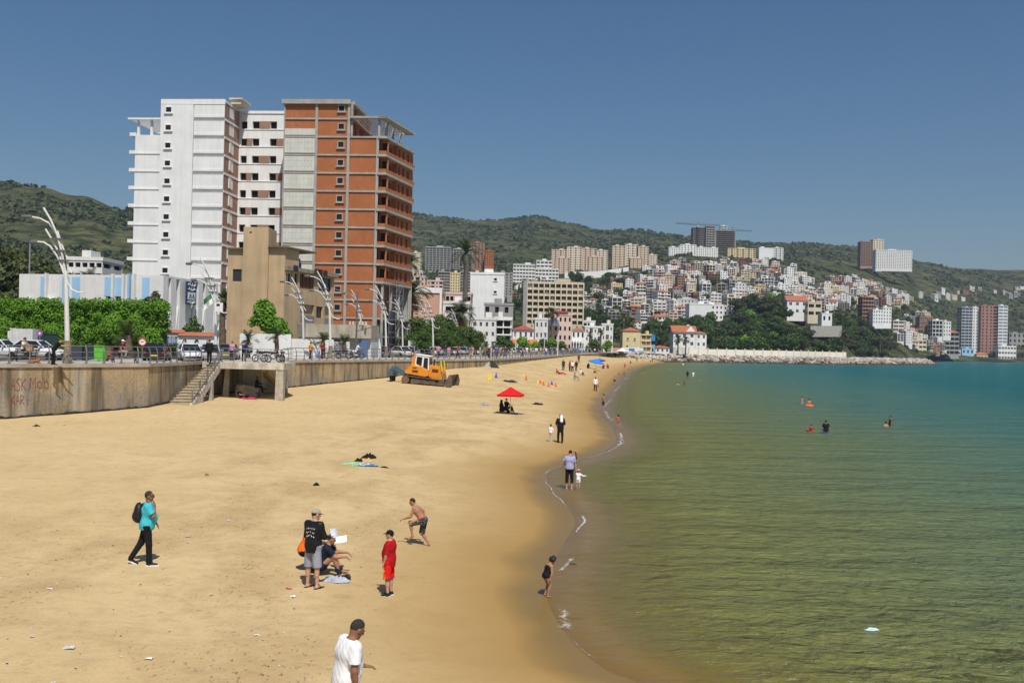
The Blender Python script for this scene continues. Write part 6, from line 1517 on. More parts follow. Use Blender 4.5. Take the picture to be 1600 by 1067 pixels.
	for (a,k,f,fd) in legs:
		c(a,k,.088*(1 if fat<1.1 else 1.06),.056,.05);c(k,f,.055,.036,.03);cm=k+(f-k)*.3-un(np.cross(un(f-k),V3(1,0,0)))*-.014*s;c(cm-(f-k)*.12,cm+(f-k)*.18,.052,.045,.03)
		if not shoes: c(f+V3(0,0,-.035)*s,f+fd*.15*s+V3(0,0,-.055)*s,.036,.024,.03);c(f+V3(0,0,-.04)*s,f-fd*.03*s-V3(0,0,.045)*s,.034,.03,.03);c(f+fd*.10*s+V3(0,0,-.055)*s,f+fd*.185*s+V3(0,0,-.06)*s,.027,.016,.02)
	net_obj('body',B,h,SK[skin_m],o);K={'o': o,'s': s,'hd': hd,'mv': mv,'hc': hc,'gz': gz,'hdv': hdv,'side': side,'arms': arms,'legs': legs,'pel': pel,'neck': neck,'chest': chest,'sp': sp,'fw': fw,'h': h}
	wr=lambda X,Y,Z: .0028*np.sin(X*41+7*Z)*np.sin(Y*35-Z*11+2)+.0014*np.sin(Z*52+X*60+Y*45)
	def swell(ps,d): return [('c',p[1],p[2],p[3]+d,p[4]+d,p[5]) if p[0]=='c' else ('e',p[1],tuple(r+d for r in p[2]),p[3],0,p[5]) for p in ps]
	if shirt:
		ps=swell(T,.013*s)
		ps.append(('c',mv(pel+sp*.10*s),mv(pel-sp*(.05+shirt_tail)*s),.150*s*fat,.155*s*fat,.06*s))
		ps.append(('c',mv(neck-sp*.05*s),mv(neck+hdv*.02*s),.072*s,.064*s,.04*s))
		for (a,e,w,_) in arms:
			if sleeve=='short': ps.append(('c',mv(a),mv(a+(e-a)*.72),.070*s,.078*s,.05*s,True))
			elif sleeve=='long': ps+=[('c',mv(a),mv(e),.068*s,.060*s,.05*s),('c',mv(e),mv(w),.060*s,.046*s,.03*s,True)]
			elif sleeve=='half': ps.append(('c',mv(a),mv(e),.070*s,.066*s,.05*s,True))
		net_obj('shirt',ps,h,shirt,o,cut=[(mv(pel-sp*(.055+shirt_tail)*s),-sp),(mv(neck+sp*.022*s),sp)],disp=wr)
	if bottom:
		ps=[('c',mv(pel-body_r*.075*s),mv(pel+body_r*.075*s),.130*s*fat,.130*s*fat,.05*s)];ct=[(mv(pel+sp*.10*s),sp)]
		ps.append(('c',mv(pel),mv(pel+sp*.12*s),.13*s*fat,.125*s*fat,.05*s))
		for (a,k,f,_) in legs:
			if bottom_len=='long': ps+=[('c',mv(a),mv(k),.100*s*(1 if fat<1.1 else 1.1),.075*s,.04*s),('c',mv(k),mv(f+(f-k)*.04),.075*s,.062*s,.03*s,True)]
			elif bottom_len=='capri': ps+=[('c',mv(a),mv(k),.098*s,.072*s,.04*s),('c',mv(k),mv(k+(f-k)*.5),.072*s,.064*s,.03*s,True)]
			elif bottom_len=='knee': ps+=[('c',mv(a),mv(k+(f-k)*.06),.108*s,.102*s,.04*s,True)]
			else: ps+=[('c',mv(a),mv(a+(k-a)*.55),.106*s,.104*s,.04*s,True)]
		net_obj('trousers' if bottom_len in ('long','capri') else 'shorts',ps,h,bottom,o,cut=ct,disp=wr)
		if band: net_obj('waistband',[('c',mv(pel-body_r*.07*s+sp*.09*s),mv(pel+body_r*.07*s+sp*.09*s),.124*s,.124*s,.05*s)],h,band,o,cut=[(mv(pel+sp*.11*s),sp),(mv(pel+sp*.07*s),-sp)])
	if swimsuit:
		ps=swell(T[:4],.008*s);net_obj('swimsuit',ps,h,swimsuit,o,cut=[(mv(neck-sp*.07*s),sp)])
	if robe:
		ps=swell(T,.02*s)
		mid=(legs[0][2]+legs[1][2])*.5
		if seat: ps+=[('c',mv(a),mv(k),.12*s,.10*s,.08*s) for a,k,f,_ in legs]+[('c',mv(k),mv(f),.10*s,.09*s,.08*s) for a,k,f,_ in legs]
		else: ps+=[('c',mv(pel),mv(mid),.15*s,.20*s,.08*s,True)]
		for (a,e,w,_) in arms: ps+=[('c',mv(a),mv(e),.07*s,.065*s,.05*s),('c',mv(e),mv(w),.065*s,.058*s,.03*s,True)]
		net_obj('robe',ps,h,robe,o,disp=wr)
	if shoes:
		for (a,k,f,fd) in legs:
			x=[('c',mv(f+V3(0,0,-.035)*s),mv(f+fd*.17*s+V3(0,0,-.055)*s),.046*s,.034*s,.03*s),('c',mv(f-V3(0,0,.045)*s),mv(f-fd*.035*s-V3(0,0,.045)*s),.042*s,.038*s,.03*s),('c',mv(f),mv(f-V3(0,0,.04)*s),.047*s,.045*s,.02*s)]
			sh=net_obj('shoe',x,min(h,.012),shoes,o)
			if sole: net_obj('sole',[('c',mv(f-fd*.04*s-V3(0,0,.075)*s),mv(f+fd*.19*s-V3(0,0,.085)*s),.046*s,.04*s,.02*s)],min(h,.012),sole,sh,cut=[(mv(f-V3(0,0,.06)*s),V3(0,0,1))])
	hp=[]
	if hairstyle and hair and not scarf:
		e0=[('e',mv(hc+hdv*.026*hd-gz*.012*hd),(.080*hd,.0985*hd,.1055*hd),[list(x) for x in HA],0,.02)]
		if hairstyle=='curly': e0+=[('e',mv(hc+hdv*(.03+.08*z)*hd+gz*y*.08*hd+side*x*.085*hd),(.055*hd,)*3,0,0,.02) for x,y,z in ((1,0,.2),(-1,0,.2),(.6,-.8,0),(-.6,-.8,0),(0,-1.1,.3),(.6,.3,1),(-.6,.3,1),(0,-.2,1.2),(.9,-.3,-.5),(-.9,-.3,-.5),(0,-1,-.6),(0,.7,.9))]
		if hairstyle=='bun': e0.append(('e',mv(hc+hdv*.05*hd-gz*.12*hd),(.05*hd,)*3,0,0,.02))
		if hairstyle=='long': e0.append(('c',mv(hc-gz*.06*hd),mv(hc-gz*.075*hd-hdv*.22*hd),.085*hd,.06*hd,.04*hd))
		nn=un(gz*.80-hdv*.62);net_obj('hair',e0,min(h,.012),hair,o,cut=[(mv(hc+gz*.022*hd+hdv*.038*hd),nn)] if hairstyle != 'curly' else [(mv(hc+gz*.055*hd-hdv*.0*hd),un(gz-hdv*.5))])
	if cap:
		cp=net_obj('cap',[('e',mv(hc+hdv*.035*hd-gz*.005*hd),(.092*hd,.110*hd,.105*hd),[list(x) for x in HA],0,.02)],min(h,.012),cap,o,cut=[(mv(hc+hdv*.030*hd),-hdv)])
		net_obj('brim',[('e',mv(hc+hdv*.035*hd+gz*.11*hd),(.075*hd,.085*hd,.012*hd),[list(x) for x in (side,un(gz-hdv*.2),un(hdv+gz*.2))],0,.02)],min(h,.01),cap,cp)
	if scarf:
		net_obj('headscarf',[('e',mv(hc+hdv*.01*hd-gz*.015*hd),(.094*hd,.106*hd,.125*hd),[list(x) for x in HA],0,.02),('c',mv(hc-hdv*.07*hd-gz*.03*hd),mv(neck-sp*.08*s-fw*.02*s),.085*hd,.115*hd,.05)],min(h,.014),scarf,o,cut=[(mv(hc+gz*.075*hd),un(gz+hdv*.1))])
	if faced and h<.012:
		for d in (-1,1):
			mb=MB();mb.lathe([(.001,-.009*hd),(.0105*hd,-.004*hd),(.0105*hd,.004*hd),(.001,.009*hd)],8);q=mv(hc+gz*.089*hd+side*d*.032*hd+hdv*.018*hd);mb.build('eye',HAIR,o,True,q)
	return K
def limb_band(K,name,mat,pts,r,h=.012):
	return net_obj(name,[('c',K['mv'](a),K['mv'](b),r,r,.01) for a,b in zip(pts,pts[1:])],h,mat,K['o'])
# ------------------------------------------------------------------ the people nearest the camera
HN=.0095
black_c=cloth('black_cloth',(.012,.012,.013));white_c=cloth('white_cloth',(.80,.80,.82));navy_c=cloth('navy_cloth',(.012,.018,.04));charcoal_c=cloth('charcoal_cloth',(.035,.036,.04))
black_shoe=M('black_shoe',(.012,.012,.012),.5);white_sole=M('white_sole',(.75,.75,.75),.6)
def sand_at(px,py): return on_sand(px,py)
L=sand_at(228,883)
K=person('man in turquoise polo shirt and black trousers walking with black rucksack, hand at mouth',L,R(-72),1.76,HN,'brown',lean=(0,.04,1),gaze=(.12,1,-.05),arm_r=((.10,.50,-1),(-.42,.12,1.0),(-.45,-.1,.9)),arm_l=((-.2,.2,-1),(-.02,.5,-.8)),
   leg_l=((-.03,-.30,-1),(0,-.62,-1),(0,.8,-.5)),leg_r=((.04,.14,-1),(0,.03,-1)),shirt=cloth('turquoise_cloth',(.06,.50,.60)),sleeve='short',shirt_tail=.05,bottom=black_c,shoes=black_shoe,sole=white_sole,hair=HAIR_G,fat=1.12,belly=1.25)
o,mv,hc,gz,side,hdv,sp,fw,neck,pel=(K[k] for k in ('o','mv','hc','gz','side','hdv','sp','fw','neck','pel'))
mb=MB()
gl_o=thing('sunglasses','dark sunglasses worn by the man in turquoise','sunglasses',(0,0,0))
for d in (-1,1): mb.box(-.03+d*.034,.03+d*.034,0,.012,-.02,.02)
mb.box(-.07,.07,-.004,.004,.008,.016);mb.box(-.078,-.072,-.1,.0,.006,.016);mb.box(.072,.078,-.1,0,.006,.016)
mg=mb.mesh('lenses',M('black_lens',(.006,.006,.007),.12));Wm=Matrix.Translation(L) @ Matrix.Rotation(R(-72),4,'Z')
def place_on(o2,p,xa,ya,za): o2.matrix_world=Wm @ Matrix(((xa[0],ya[0],za[0],p[0]),(xa[1],ya[1],za[1],p[1]),(xa[2],ya[2],za[2],p[2]),(0,0,0,1)))
place_on(gl_o,mv(hc+gz*.098+hdv*.02),side,gz,hdv);link('lenses',mg,gl_o)
bag=thing('rucksack','black rucksack on the back of the man in turquoise','rucksack',L,R(-72))
c0=np.array(neck)-fw*.20-sp*.24
net_obj('bag',[('e',mv(c0),(.17,.115,.25),0,0,.04),('e',mv(c0-fw*.06-sp*.09),(.12,.09,.12),0,0,.05)],.012,M('black_nylon',(.012,.012,.014),.5,.2,8,bump=.3,obj=True),bag)
for d in (-1,1): net_obj('strap',[('c',mv(np.array(neck)+V3(d*.115,0,0)-fw*.13-sp*.05),mv(np.array(neck)+V3(d*.125,0,0)+sp*.02),.02,.02,.02),('c',mv(np.array(neck)+V3(d*.125,0,0)+sp*.02),mv(np.array(neck)+V3(d*.135,0,0)+fw*.125-sp*.12),.02,.02,.02),('c',mv(np.array(neck)+V3(d*.135,0,0)+fw*.125-sp*.12),mv(np.array(neck)+V3(d*.175,0,0)+fw*.02-sp*.34),.018,.018,.02)],.01,MATS['black_nylon'],bag)
L=sand_at(488,917)
K=person('man in black jacket with white print, khaki cap and grey shorts standing with back turned',L,R(-28),1.80,HN,'fair',lean=(0,.03,1),head=(0,.18,1),gaze=(.5,1,-.25),arm_l=((-.2,.12,-1),(.1,.55,-.6)),arm_r=((.22,.22,-1),(-.12,.8,-.15),(-.2,1,.2)),
   leg_l=((-.10,.02,-1),(-.02,-.02,-1)),leg_r=((.06,.02,-1),(.03,-.02,-1)),shirt=cloth('black_jacket',(.011,.012,.014),.5),sleeve='long',shirt_tail=.10,bottom=cloth('grey_shorts',(.30,.32,.38)),bottom_len='knee',hair=HAIR,cap=cloth('khaki_cap',(.36,.33,.25)),fat=1.05)
Wm=Matrix.Translation(L) @ Matrix.Rotation(R(-28),4,'Z');mv=K['mv'];fw,sp,neck=K['fw'],K['sp'],K['neck']
mb=MB();rs=random.Random(2)
for r_ in range(3):
	for i in range(5):
		x=-.10+i*.05;zc=-.14-r_*.075-.012*(abs(i-2))+(.015 if r_==0 else 0);st0=[(x+rs.uniform(0,.03),zc+rs.uniform(-.022,.022)) for _ in range(4)]
		mb.tube([mv(np.array(neck)+V3(a,0,0)-fw*(.152-.5*a*a)+sp*b) for a,b in st0],.0065,4)
mb.build('print',white_c,K['o'])
for (a,k,f,fd) in K['legs']:
	fp_=net_obj('slipper',[('c',mv(f-fd*.06-V3(0,0,.078)),mv(f+fd*.20-V3(0,0,.085)),.045,.05,.02)],.011,black_shoe,K['o'],cut=[(mv(f-V3(0,0,.062)),V3(0,0,1))])
	net_obj('slipper_strap',[('c',mv(f+fd*.08-V3(.045,0,.05)),mv(f+fd*.08+V3(.045,0,-.05)),.03,.03,.03)],.011,black_shoe,fp_)
def sheet(name,label,W_,p,xa,ya,w,hgt,mat,cat,curl=.03):
	o2=thing(name,label,cat);xa,ya=un(xa),un(ya);za=un(np.cross(xa,ya));mb=MB()
	for i in range(6):
		a,b=-w/2+w*i/6,-w/2+w*(i+1)/6;f_=lambda t: curl*(t/w*2)**2
		mb.add([(a,-hgt/2,f_(a)),(b,-hgt/2,f_(b)),(b,hgt/2,f_(b)+.01),(a,hgt/2,f_(a)+.01),(a,-hgt/2,f_(a)-.004),(b,-hgt/2,f_(b)-.004),(b,hgt/2,f_(b)+.006),(a,hgt/2,f_(a)+.006)],[(0,1,2,3),(7,6,5,4),(0,4,5,1),(2,6,7,3)])
	mb.build('paper',mat,o2);o2.matrix_world=W_ @ Matrix(((xa[0],ya[0],za[0],p[0]),(xa[1],ya[1],za[1],p[1]),(xa[2],ya[2],za[2],p[2]),(0,0,0,1)));return o2
w_=K['arms'][1];sheet('leaflet','white and blue leaflet held by the man in the black jacket',Wm,mv(w_[2]+w_[3]*.13+V3(.03,.02,.05)),(.6,.5,.2),(-.2,.2,.9),.15,.21,M('pale_blue_paper',(.62,.70,.80),.6),'leaflet')
L=sand_at(479,898);L+=Vector((-.17,.40,0));L.z=sand_z(L.x,L.y)
K=person('man in orange shirt crouching behind the standing man, holding out a paper',L,R(-75),1.72,HN,'dark',lean=(0,.42,1),head=(0,.2,1),gaze=(.2,1,-.3),arm_r=((.15,.75,-.7),(0,1,-.2)),arm_l=((-.1,.85,-.5),(.15,1,-.2)),
   leg_l=((-.22,1,.18),(0,-.55,-1)),leg_r=((.22,.9,-.1),(0,-.6,-1)),shirt=cloth('orange_cloth',(.80,.15,.015)),bottom=black_c,shoes=black_shoe,fat=1.0)
w_=K['arms'][0];sheet('paper_sheet','large blank white sheet held out by the crouching man in orange',Matrix.Translation(L) @ Matrix.Rotation(R(-75),4,'Z'),K['mv'](w_[2]+w_[3]*.22+V3(.10,.02,.04)),(.1,1,.12),(-.75,.1,.6),.32,.21,M('white_paper',(.80,.80,.82),.6),'paper')
L=sand_at(501,897)
K=person('seated man in dark navy clothes with forearms resting on his knees',L,R(-82),1.74,HN,'tan',lean=(0,.35,1),head=(0,.35,1),gaze=(-.1,1,-.4),arm_r=((.18,.75,-.75),(-.05,1,.02),(-.1,.8,-.6)),arm_l=((-.18,.8,-.6),(.05,1,-.05),(0,.8,-.6)),
   leg_l=((-.22,.72,.62),(.05,.42,-1)),leg_r=((.22,.72,.60),(-.02,.34,-1)),shirt=navy_c,bottom=cloth('dark_denim',(.018,.026,.05)),seat=True,hair=HAIR,sleeve='short')
def crumple(name,label,cat,loc,rx,ry,hgt,mat,seed,n=34,parent=None):
	r_=random.Random(seed);X,Y=np.meshgrid(np.linspace(-1,1,n),np.linspace(-1,1,n));q=np.zeros((n,n,3))
	for i in range(n):
		for j in range(n):
			x,y=X[i,j],Y[i,j];d=math.hypot(x,y);k=1-.25*mnoise.noise((x*1.3+seed,y*1.3,1));m=max(abs(x),abs(y))/max(d,1e-6)
			nz=mnoise.noise((x*2.2+seed,y*2.2,seed))+.5*mnoise.noise((x*5+seed,y*5,seed+2));e=max(0,1-d**3*.9/max(m,.3)) if d<1.2 else 0
			q[i,j]=(x*rx*(m if m>0 else 1)*k,y*ry*(m if m>0 else 1)*k,max(.004,hgt*(.55+.75*nz)*min(1,e+.12)))
	me=grid_mesh('cloth',q,mat)
	if parent is None: o2=thing(name,label,cat,loc,r_.uniform(-.3,.3));link('cloth',me,o2);return o2
	return link(name,me,parent,loc)
q=sand_at(526,907);o=crumple('grey_clothes','crumpled pale grey jacket lying on sand before the seated man','jacket',q,.34,.22,.13,cloth('pale_grey_cloth',(.38,.42,.50)),3)
q=sand_at(541,904);o=thing('shoe','black trainer beside the crumpled grey jacket','shoe',q,.8)
net_obj('upper',[('c',(0,-.1,.05),(0,.12,.035),.05,.035,.03),('c',(0,-.08,.09),(0,-.02,.07),.04,.04,.02)],.012,black_shoe,o);net_obj('sole',[('c',(0,-.11,.0),(0,.14,.0),.045,.04,.02)],.012,charcoal_c,o,cut=[((0,0,.02),V3(0,0,1))])
L=sand_at(607,929)
red_c=cloth('red_cloth',(.42,.008,.012));red_s=cloth('bright_red_shorts',(.72,.012,.012))
K=person('boy in red shirt and red shorts with black cap standing sideways',L,R(78),1.48,HN,'fair',lean=(0,-.03,1),gaze=(0,1,0),arm_l=((-.12,.12,-1),(.1,.3,-1)),arm_r=((.12,.05,-1),(0,.28,-1)),leg_l=((-.04,.05,-1),(0,-.08,-1)),leg_r=((.06,-.02,-1),(0,-.06,-1)),
   shirt=red_c,sleeve='half',shirt_tail=.10,bottom=red_s,bottom_len='knee',shoes=black_shoe,sole=white_sole,cap=cloth('black_cap',(.010,.010,.011)),fat=1.12,belly=1.15,child=True)
a,k,f,_=K['legs'][0];mv=K['mv']
Wb=Matrix.Translation(L) @ Matrix.Rotation(R(78),4,'Z')
yel=M('yellow_print',(.75,.40,.02),.7)
mb=MB();c_=a+(k-a)*.62;two=[(-.03,.035),(-.012,.052),(.02,.048),(.026,.02),(-.03,-.045),(.034,-.045)]
mb.tube([mv(c_+V3(-.098,.055-x,z)) for x,z in two],.008,5);c2=a+(k-a)*.95
for dz in (.03,.0,-.03): mb.tube([mv(c2+V3(-.100,.05,dz)),mv(c2+V3(-.102,-.0,dz))],.007,5)
mb.build('number_print',yel,K['o'])
for a,k,f,_ in K['legs']: net_obj('hem',[('c',mv(k-(k-a)*.03),mv(k+(f-k)*.09),.094,.092,.01,True)],.011,cloth('purple_hem',(.05,.02,.14)),K['o'],cut=[(mv(k+(f-k)*.02),un(a-k))])
L=sand_at(660,853)
def surf_shorts():
	t=NT('patterned_shorts');v=t.new('TexVoronoi');v.inputs['Scale'].default_value=22;t.l.new(t.pos(obj=True),v.inputs['Vector'])
	t.base(t.mix(t.ramp(t.noise(t.pos(obj=True),26,3,.6),[(.55,0.0),(.6,1.0)]),(.012,.018,.045),t.mix(.5,v.outputs['Color'],(.25,.25,.08))));t.b.inputs['Roughness'].default_value=.8;return t.m
K=person('shirtless boy in patterned swim shorts running across the sand',L,R(80),1.52,HN,'tan',lean=(.0,.72,1),head=(0,.35,1),gaze=(0,1,-.35),arm_l=((-.15,.35,-1),(.1,1,-.35)),arm_r=((.55,-.55,-.45),(.1,-.1,-1)),leg_l=((-.06,1,-.15),(0,-.22,-1),(0,.8,-.6)),leg_r=((.06,.22,-1),(0,-.75,-1),(0,.9,-.5)),
   bottom=surf_shorts(),bottom_len='knee',band=cloth('orange_band',(.75,.12,.03)),child=True,curl=.9)
L=G(545,1190,.55);Yd=13.75;q=P(541,1000,Yd);L=Vector((q.x,Yd,sand_z(q.x,Yd)))
K=person('man in white T-shirt and dark shorts walking right with head bowed',L,R(-58),1.86,.0085,'brown',lean=(.03,.10,1),head=(.0,.55,1),gaze=(.0,1,-.75),arm_r=((.20,-.12,-1),(.02,.12,-1)),arm_l=((-.12,.30,-1),(.1,.80,-.40),(.2,.9,-.2)),
   leg_l=((-.05,.25,-1),(0,-.1,-1)),leg_r=((.05,-.22,-1),(0,-.4,-1)),shirt=white_c,shirt_tail=.07,bottom=cloth('slate_shorts',(.05,.06,.08)),bottom_len='knee',shoes=black_shoe,hair=HAIR_G,fat=1.10,belly=1.05,curl=.35)
man_white=K['o']
L=sand_at(852,932)
person('small curly haired girl in black swimsuit bending towards the water',L,R(-62),.98,.009,'tan',lean=(0,.42,1),head=(0,.5,1),gaze=(0,1,-.6),arm_l=((-.15,.55,-1),(0,.35,-1)),arm_r=((.3,-.1,-1),(.05,-.3,-1)),leg_l=((-.08,.5,-1),(0,-.35,-1)),leg_r=((.08,.42,-1),(0,-.3,-1)),swimsuit=black_c,hairstyle='curly',child=True,fat=1.08)
L=sand_at(889,765);HM=.016
lilac=cloth('lilac_cloth',(.34,.34,.50))
K=person('woman in lilac T-shirt and black cropped trousers wading at the water edge',L,R(-12),1.68,HM,'fair',lean=(.0,.10,1),head=(.05,.35,1),gaze=(.2,1,-.4),arm_l=((-.6,.0,-1),(.75,.35,-.45)),arm_r=((.2,.1,-1),(.12,.1,-1)),leg_l=((-.05,.0,-1),(0,0,-1)),leg_r=((.06,.1,-1),(0,-.1,-1)),shirt=lilac,bottom=black_c,bottom_len='capri',hairstyle='bun',fingers=False)
person('dark haired child carried in front of the woman in lilac',Vector((L.x+.22,L.y+.24,L.z+.80)),R(120),.95,HM,'fair',arm_l=((-.3,.6,.3),(0,1,.2)),arm_r=((.3,.6,.3),(0,1,.2)),leg_l=((-.5,.8,-.2),(0,.1,-1)),leg_r=((.5,.8,-.2),(0,.1,-1)),shirt=black_c,bottom=navy_c,bottom_len='short',hairstyle='long',fingers=False,child=True,faced=True)
L=sand_at(903,766)
person('toddler in white romper and pink sun hat held by the hand',L,R(-20),.86,.013,'fair',lean=(0,.08,1),arm_l=((-.5,0,.9),(-.2,0,1)),arm_r=((.8,.3,-.6),(1,.5,.1)),shirt=white_c,sleeve='long',bottom=white_c,bottom_len='short',cap=cloth('pink_hat',(.75,.30,.38)),hairstyle='short',child=True,fingers=False,shirt_tail=.04)
L=sand_at(875,692)
K=person('person in long black clothes with white cloth over the head standing back turned',L,R(5),1.72,HM,'tan',arm_l=((-.3,.1,-1),(.3,.7,-.5)),arm_r=((.3,.1,-1),(-.3,.7,-.5)),leg_l=((-.08,0,-1),(0,0,-1)),leg_r=((.08,0,-1),(0,0,-1)),shirt=black_c,sleeve='half',shirt_tail=.25,bottom=black_c,shoes=black_shoe,cap=cloth('grey_cap',(.25,.22,.18)),fingers=False)
mv=K['mv'];net_obj('white_cloth_hood',[('e',mv(K['hc']-K['gz']*.05+V3(.03,0,-.02)),(.09,.085,.12),0,0,.03),('c',mv(K['hc']-K['gz']*.09+V3(.03,0,-.05)),mv(K['neck']-K['fw']*.13-K['sp']*.14+V3(.04,0,0)),.08,.10,.05)],HM,white_c,K['o'])
L=sand_at(860,690)
person('small child in white top and beige trousers next to the person in black',L,R(-30),1.02,HM,'tan',arm_l=((-.3,0,-1),(0,.5,-.7)),arm_r=((.3,.2,-1),(.2,.9,-.2)),shirt=white_c,sleeve='long',bottom=cloth('beige_cloth',(.52,.46,.36)),shoes=white_sole,hair=M('brown_hair',(.04,.025,.015),.7),child=True,fingers=False)
HF=.019
L=sand_at(942,644)
person('shirtless young man in dark trunks standing at the wet sand edge',L,R(-95),1.72,HF,'tan',head=(0,.3,1),gaze=(0,1,-.5),arm_l=((-.2,.2,-1),(0,.5,-.8)),arm_r=((.2,.2,-1),(0,.5,-.8)),bottom=cloth('dark_trunks',(.05,.03,.05)),bottom_len='short',fingers=False)
L=sand_at(966,668)
person('small girl in pink swimsuit splashing in the shallow water',L,R(40),1.0,HF,'tan',lean=(0,.12,1),arm_l=((-.5,.6,-.2),(0,1,.5)),arm_r=((.5,.1,-.8),(0,.5,-.6)),leg_l=((-.1,.4,-1),(0,-.3,-1)),leg_r=((.1,-.2,-1),(0,-.4,-1)),swimsuit=cloth('pink_suit',(.55,.10,.14)),hairstyle='long',child=True,fingers=False)
L=sand_at(930,611)
K=person('man in white shirt and black trousers walking away with a dark bag',L,R(4),1.76,HF,'brown',arm_r=((.25,.05,-1),(.05,.1,-1)),leg_l=((-.04,.2,-1),(0,-.1,-1)),leg_r=((.05,-.1,-1),(0,-.3,-1)),shirt=white_c,sleeve='long',shirt_tail=.1,bottom=black_c,shoes=black_shoe,fingers=False)
o=thing('handbag','dark bag carried by the man in white shirt','bag',L);net_obj('bag',[('e',(.38,.05,.62),(.05,.14,.14),0,0,.02)],.02,charcoal_c,o);mb=MB();mb.tube([(.38,-.05,.72),(.37,.05,.9),(.38,.15,.72)],.01,5);mb.build('handle',charcoal_c,o)
# ------------------------------------------------------------------ street lamps
lamp_w=M('lamp_white_paint',(.66,.66,.64),.5,.06,3);lamp_b=M('lamp_stone_base',(.26,.21,.15),.9,.2,4);lamp_h=M('lamp_head_grey',(.12,.12,.125),.5)
def lamp_pt(px,py): z=(568-py)/23.9;return ((px-105)/23.9-.0227*z,0,z)
def lamp_proto():
	r=thing('street_lamp','tall white street lamp of splayed curved tubes','street lamp',(0,0,-50))
	mb=MB();mb.lathe([(.30,0),(.30,.35),(.24,.4),(.235,1.4),(.26,1.42),(.24,1.5)],10);mb.build('stone_base',lamp_b,r)
	mb=MB();mb.tube([lamp_pt(105,533),lamp_pt(104,480),lamp_pt(102.5,425)],[.16,.14,.11],10);mb.build('pole',lamp_w,r)
	for nm,pts,rad in (('tube',[(103,432),(97,397),(90,370),(80,347),(69,329)],.085),('tube',[(101.5,430),(93,388),(86,366),(76,352),(62,345),(50,343)],.07),('tube',[(101,430),(92,400),(80,377),(70,361)],.08),('tube',[(100.5,430),(90,402),(80,388),(70,382),(61,381.5)],.07),
                         ('tube',[(89,364),(97,388),(104,405),(106,420),(112,428)],.08),('tube',[(103,430),(106,444),(113,454),(123,458),(132,458)],.07)):
		mb=MB();q=[Vector(lamp_pt(*p)) for p in pts];out=[]
		for i in range(len(q)-1): out+=[q[i].lerp(q[i+1],k/3) for k in range(3)]
		out.append(q[-1]);rad*=.78;yo={329:-.05,343: .1,361: .12,381.5:-.12,428: .06,458:-.08}[pts[-1][1]]
		mb.tube([p+Vector((0,yo*(1 if abs(p.z-5.8)>1 else .4),0)) for p in out],rad,7);mb.build(nm,lamp_w,r)
	for p in ((91,376),(96,394),(99.5,409)):
		mb=MB();c=lamp_pt(*p);mb.box(c[0]-.5,c[0]+.36,-.17,.17,c[2]-.04,c[2]+.04);mb.build('clamp',lamp_h,r)
	for p in ((42,343),(55,382)):
		mb=MB();c=lamp_pt(*p);mb.lathe([(.02,-.34),(.13,-.28),(.15,.2),(.05,.34)],8,0,c,'x');o=mb.build('lamp_head',lamp_h,r)
	return r
lp=lamp_proto();first=True
LAMPS=[(105,568,240,'nearest tall curved white street lamp rising from the graffiti wall promenade'),(337,565,155,'curved white street lamp beside the top of the beach stairs'),(474,561,122,'curved white street lamp before the tan building lower wing'),(516,561,135,'curved white street lamp at the right corner of the tan building'),
         (564,560,101,'curved white street lamp in front of the brick tower face'),(603,560,111,'curved white street lamp before the tower balconies'),(629,559,85,'curved white street lamp beside the tower scaffold'),(667.6,557,80,'curved white street lamp, left of the pair before the salmon wall'),(676.6,557,92,'curved white street lamp, right of the pair before the salmon wall'),
         (715,557,69,'curved white street lamp over the dark promenade trees'),(746,557,49,'curved white street lamp before the white blank block'),(750,556,44,'curved white street lamp close behind another one by the blank block'),(771,555,52,'curved white street lamp before the half built white house'),(779,555,48,'curved white street lamp in front of the dark open house'),(790,555,50,'curved white street lamp left of the red roofed villa'),
         (828,554,42,'curved white street lamp before the orange awnings'),(838,554,38,'curved white street lamp right of the orange awnings'),(852,553,34,'curved white street lamp before the silver dome'),(886,552,30,'curved white street lamp near the rib fronted cafe'),(962,549,24,'small far curved lamp beside the snack stall')]
for i,(px,py,hp,lab) in enumerate(LAMPS):
	Y=9.9*F/hp*(.92 if i else 1);X=unroll(px,py)[0]*Y/F
	if i==0: lp.location=(X,Y,PROM);lp['label']=lab;lp['group']='curved street lamps on the promenade';c=lp
	else: c=copy_tree(lp,(X,Y,PROM),rng.uniform(-.12,.12),lab,scale=.92)
def straight_pole(label,px,top,py,Y,m,arms=False):
	q=P(px,py,Y);h=zpx(px,top,Y)-PROM;r=thing('lamp_post',label,'lamp post',(q.x,Y,PROM));mb=MB();mb.tube([(0,0,0),(0,0,h)],[.13,.07],8);mb.build('pole',m,r)
	if arms:
		for d,zz in ((-1,h*.97),(1,h*.45)): mb=MB();mb.tube([(0,0,zz-.3),(d*2.6 if d<0 else 2.8,0,zz+.5)],.05,6);mb.build('arm',m,r)
	else: mb=MB();mb.box(-.25,.25,-.5,.3,h-.1,h+.05);mb.build('lamp_head',lamp_h,r)
straight_pole('slim black lamp post with two arms before the brick tower',556,456,555,112,lamp_h,True)
straight_pole('thick plain grey post at the far sea wall',871,514,558,205,lamp_w);straight_pole('plain white post before the orange awnings',805,515,556,235,lamp_w);straight_pole('plain thin post right of the orange awnings',850,520,555,260,lamp_w)
straight_pole('thin grey pole among the trees at the far left',43,367,540,115,metal_g)
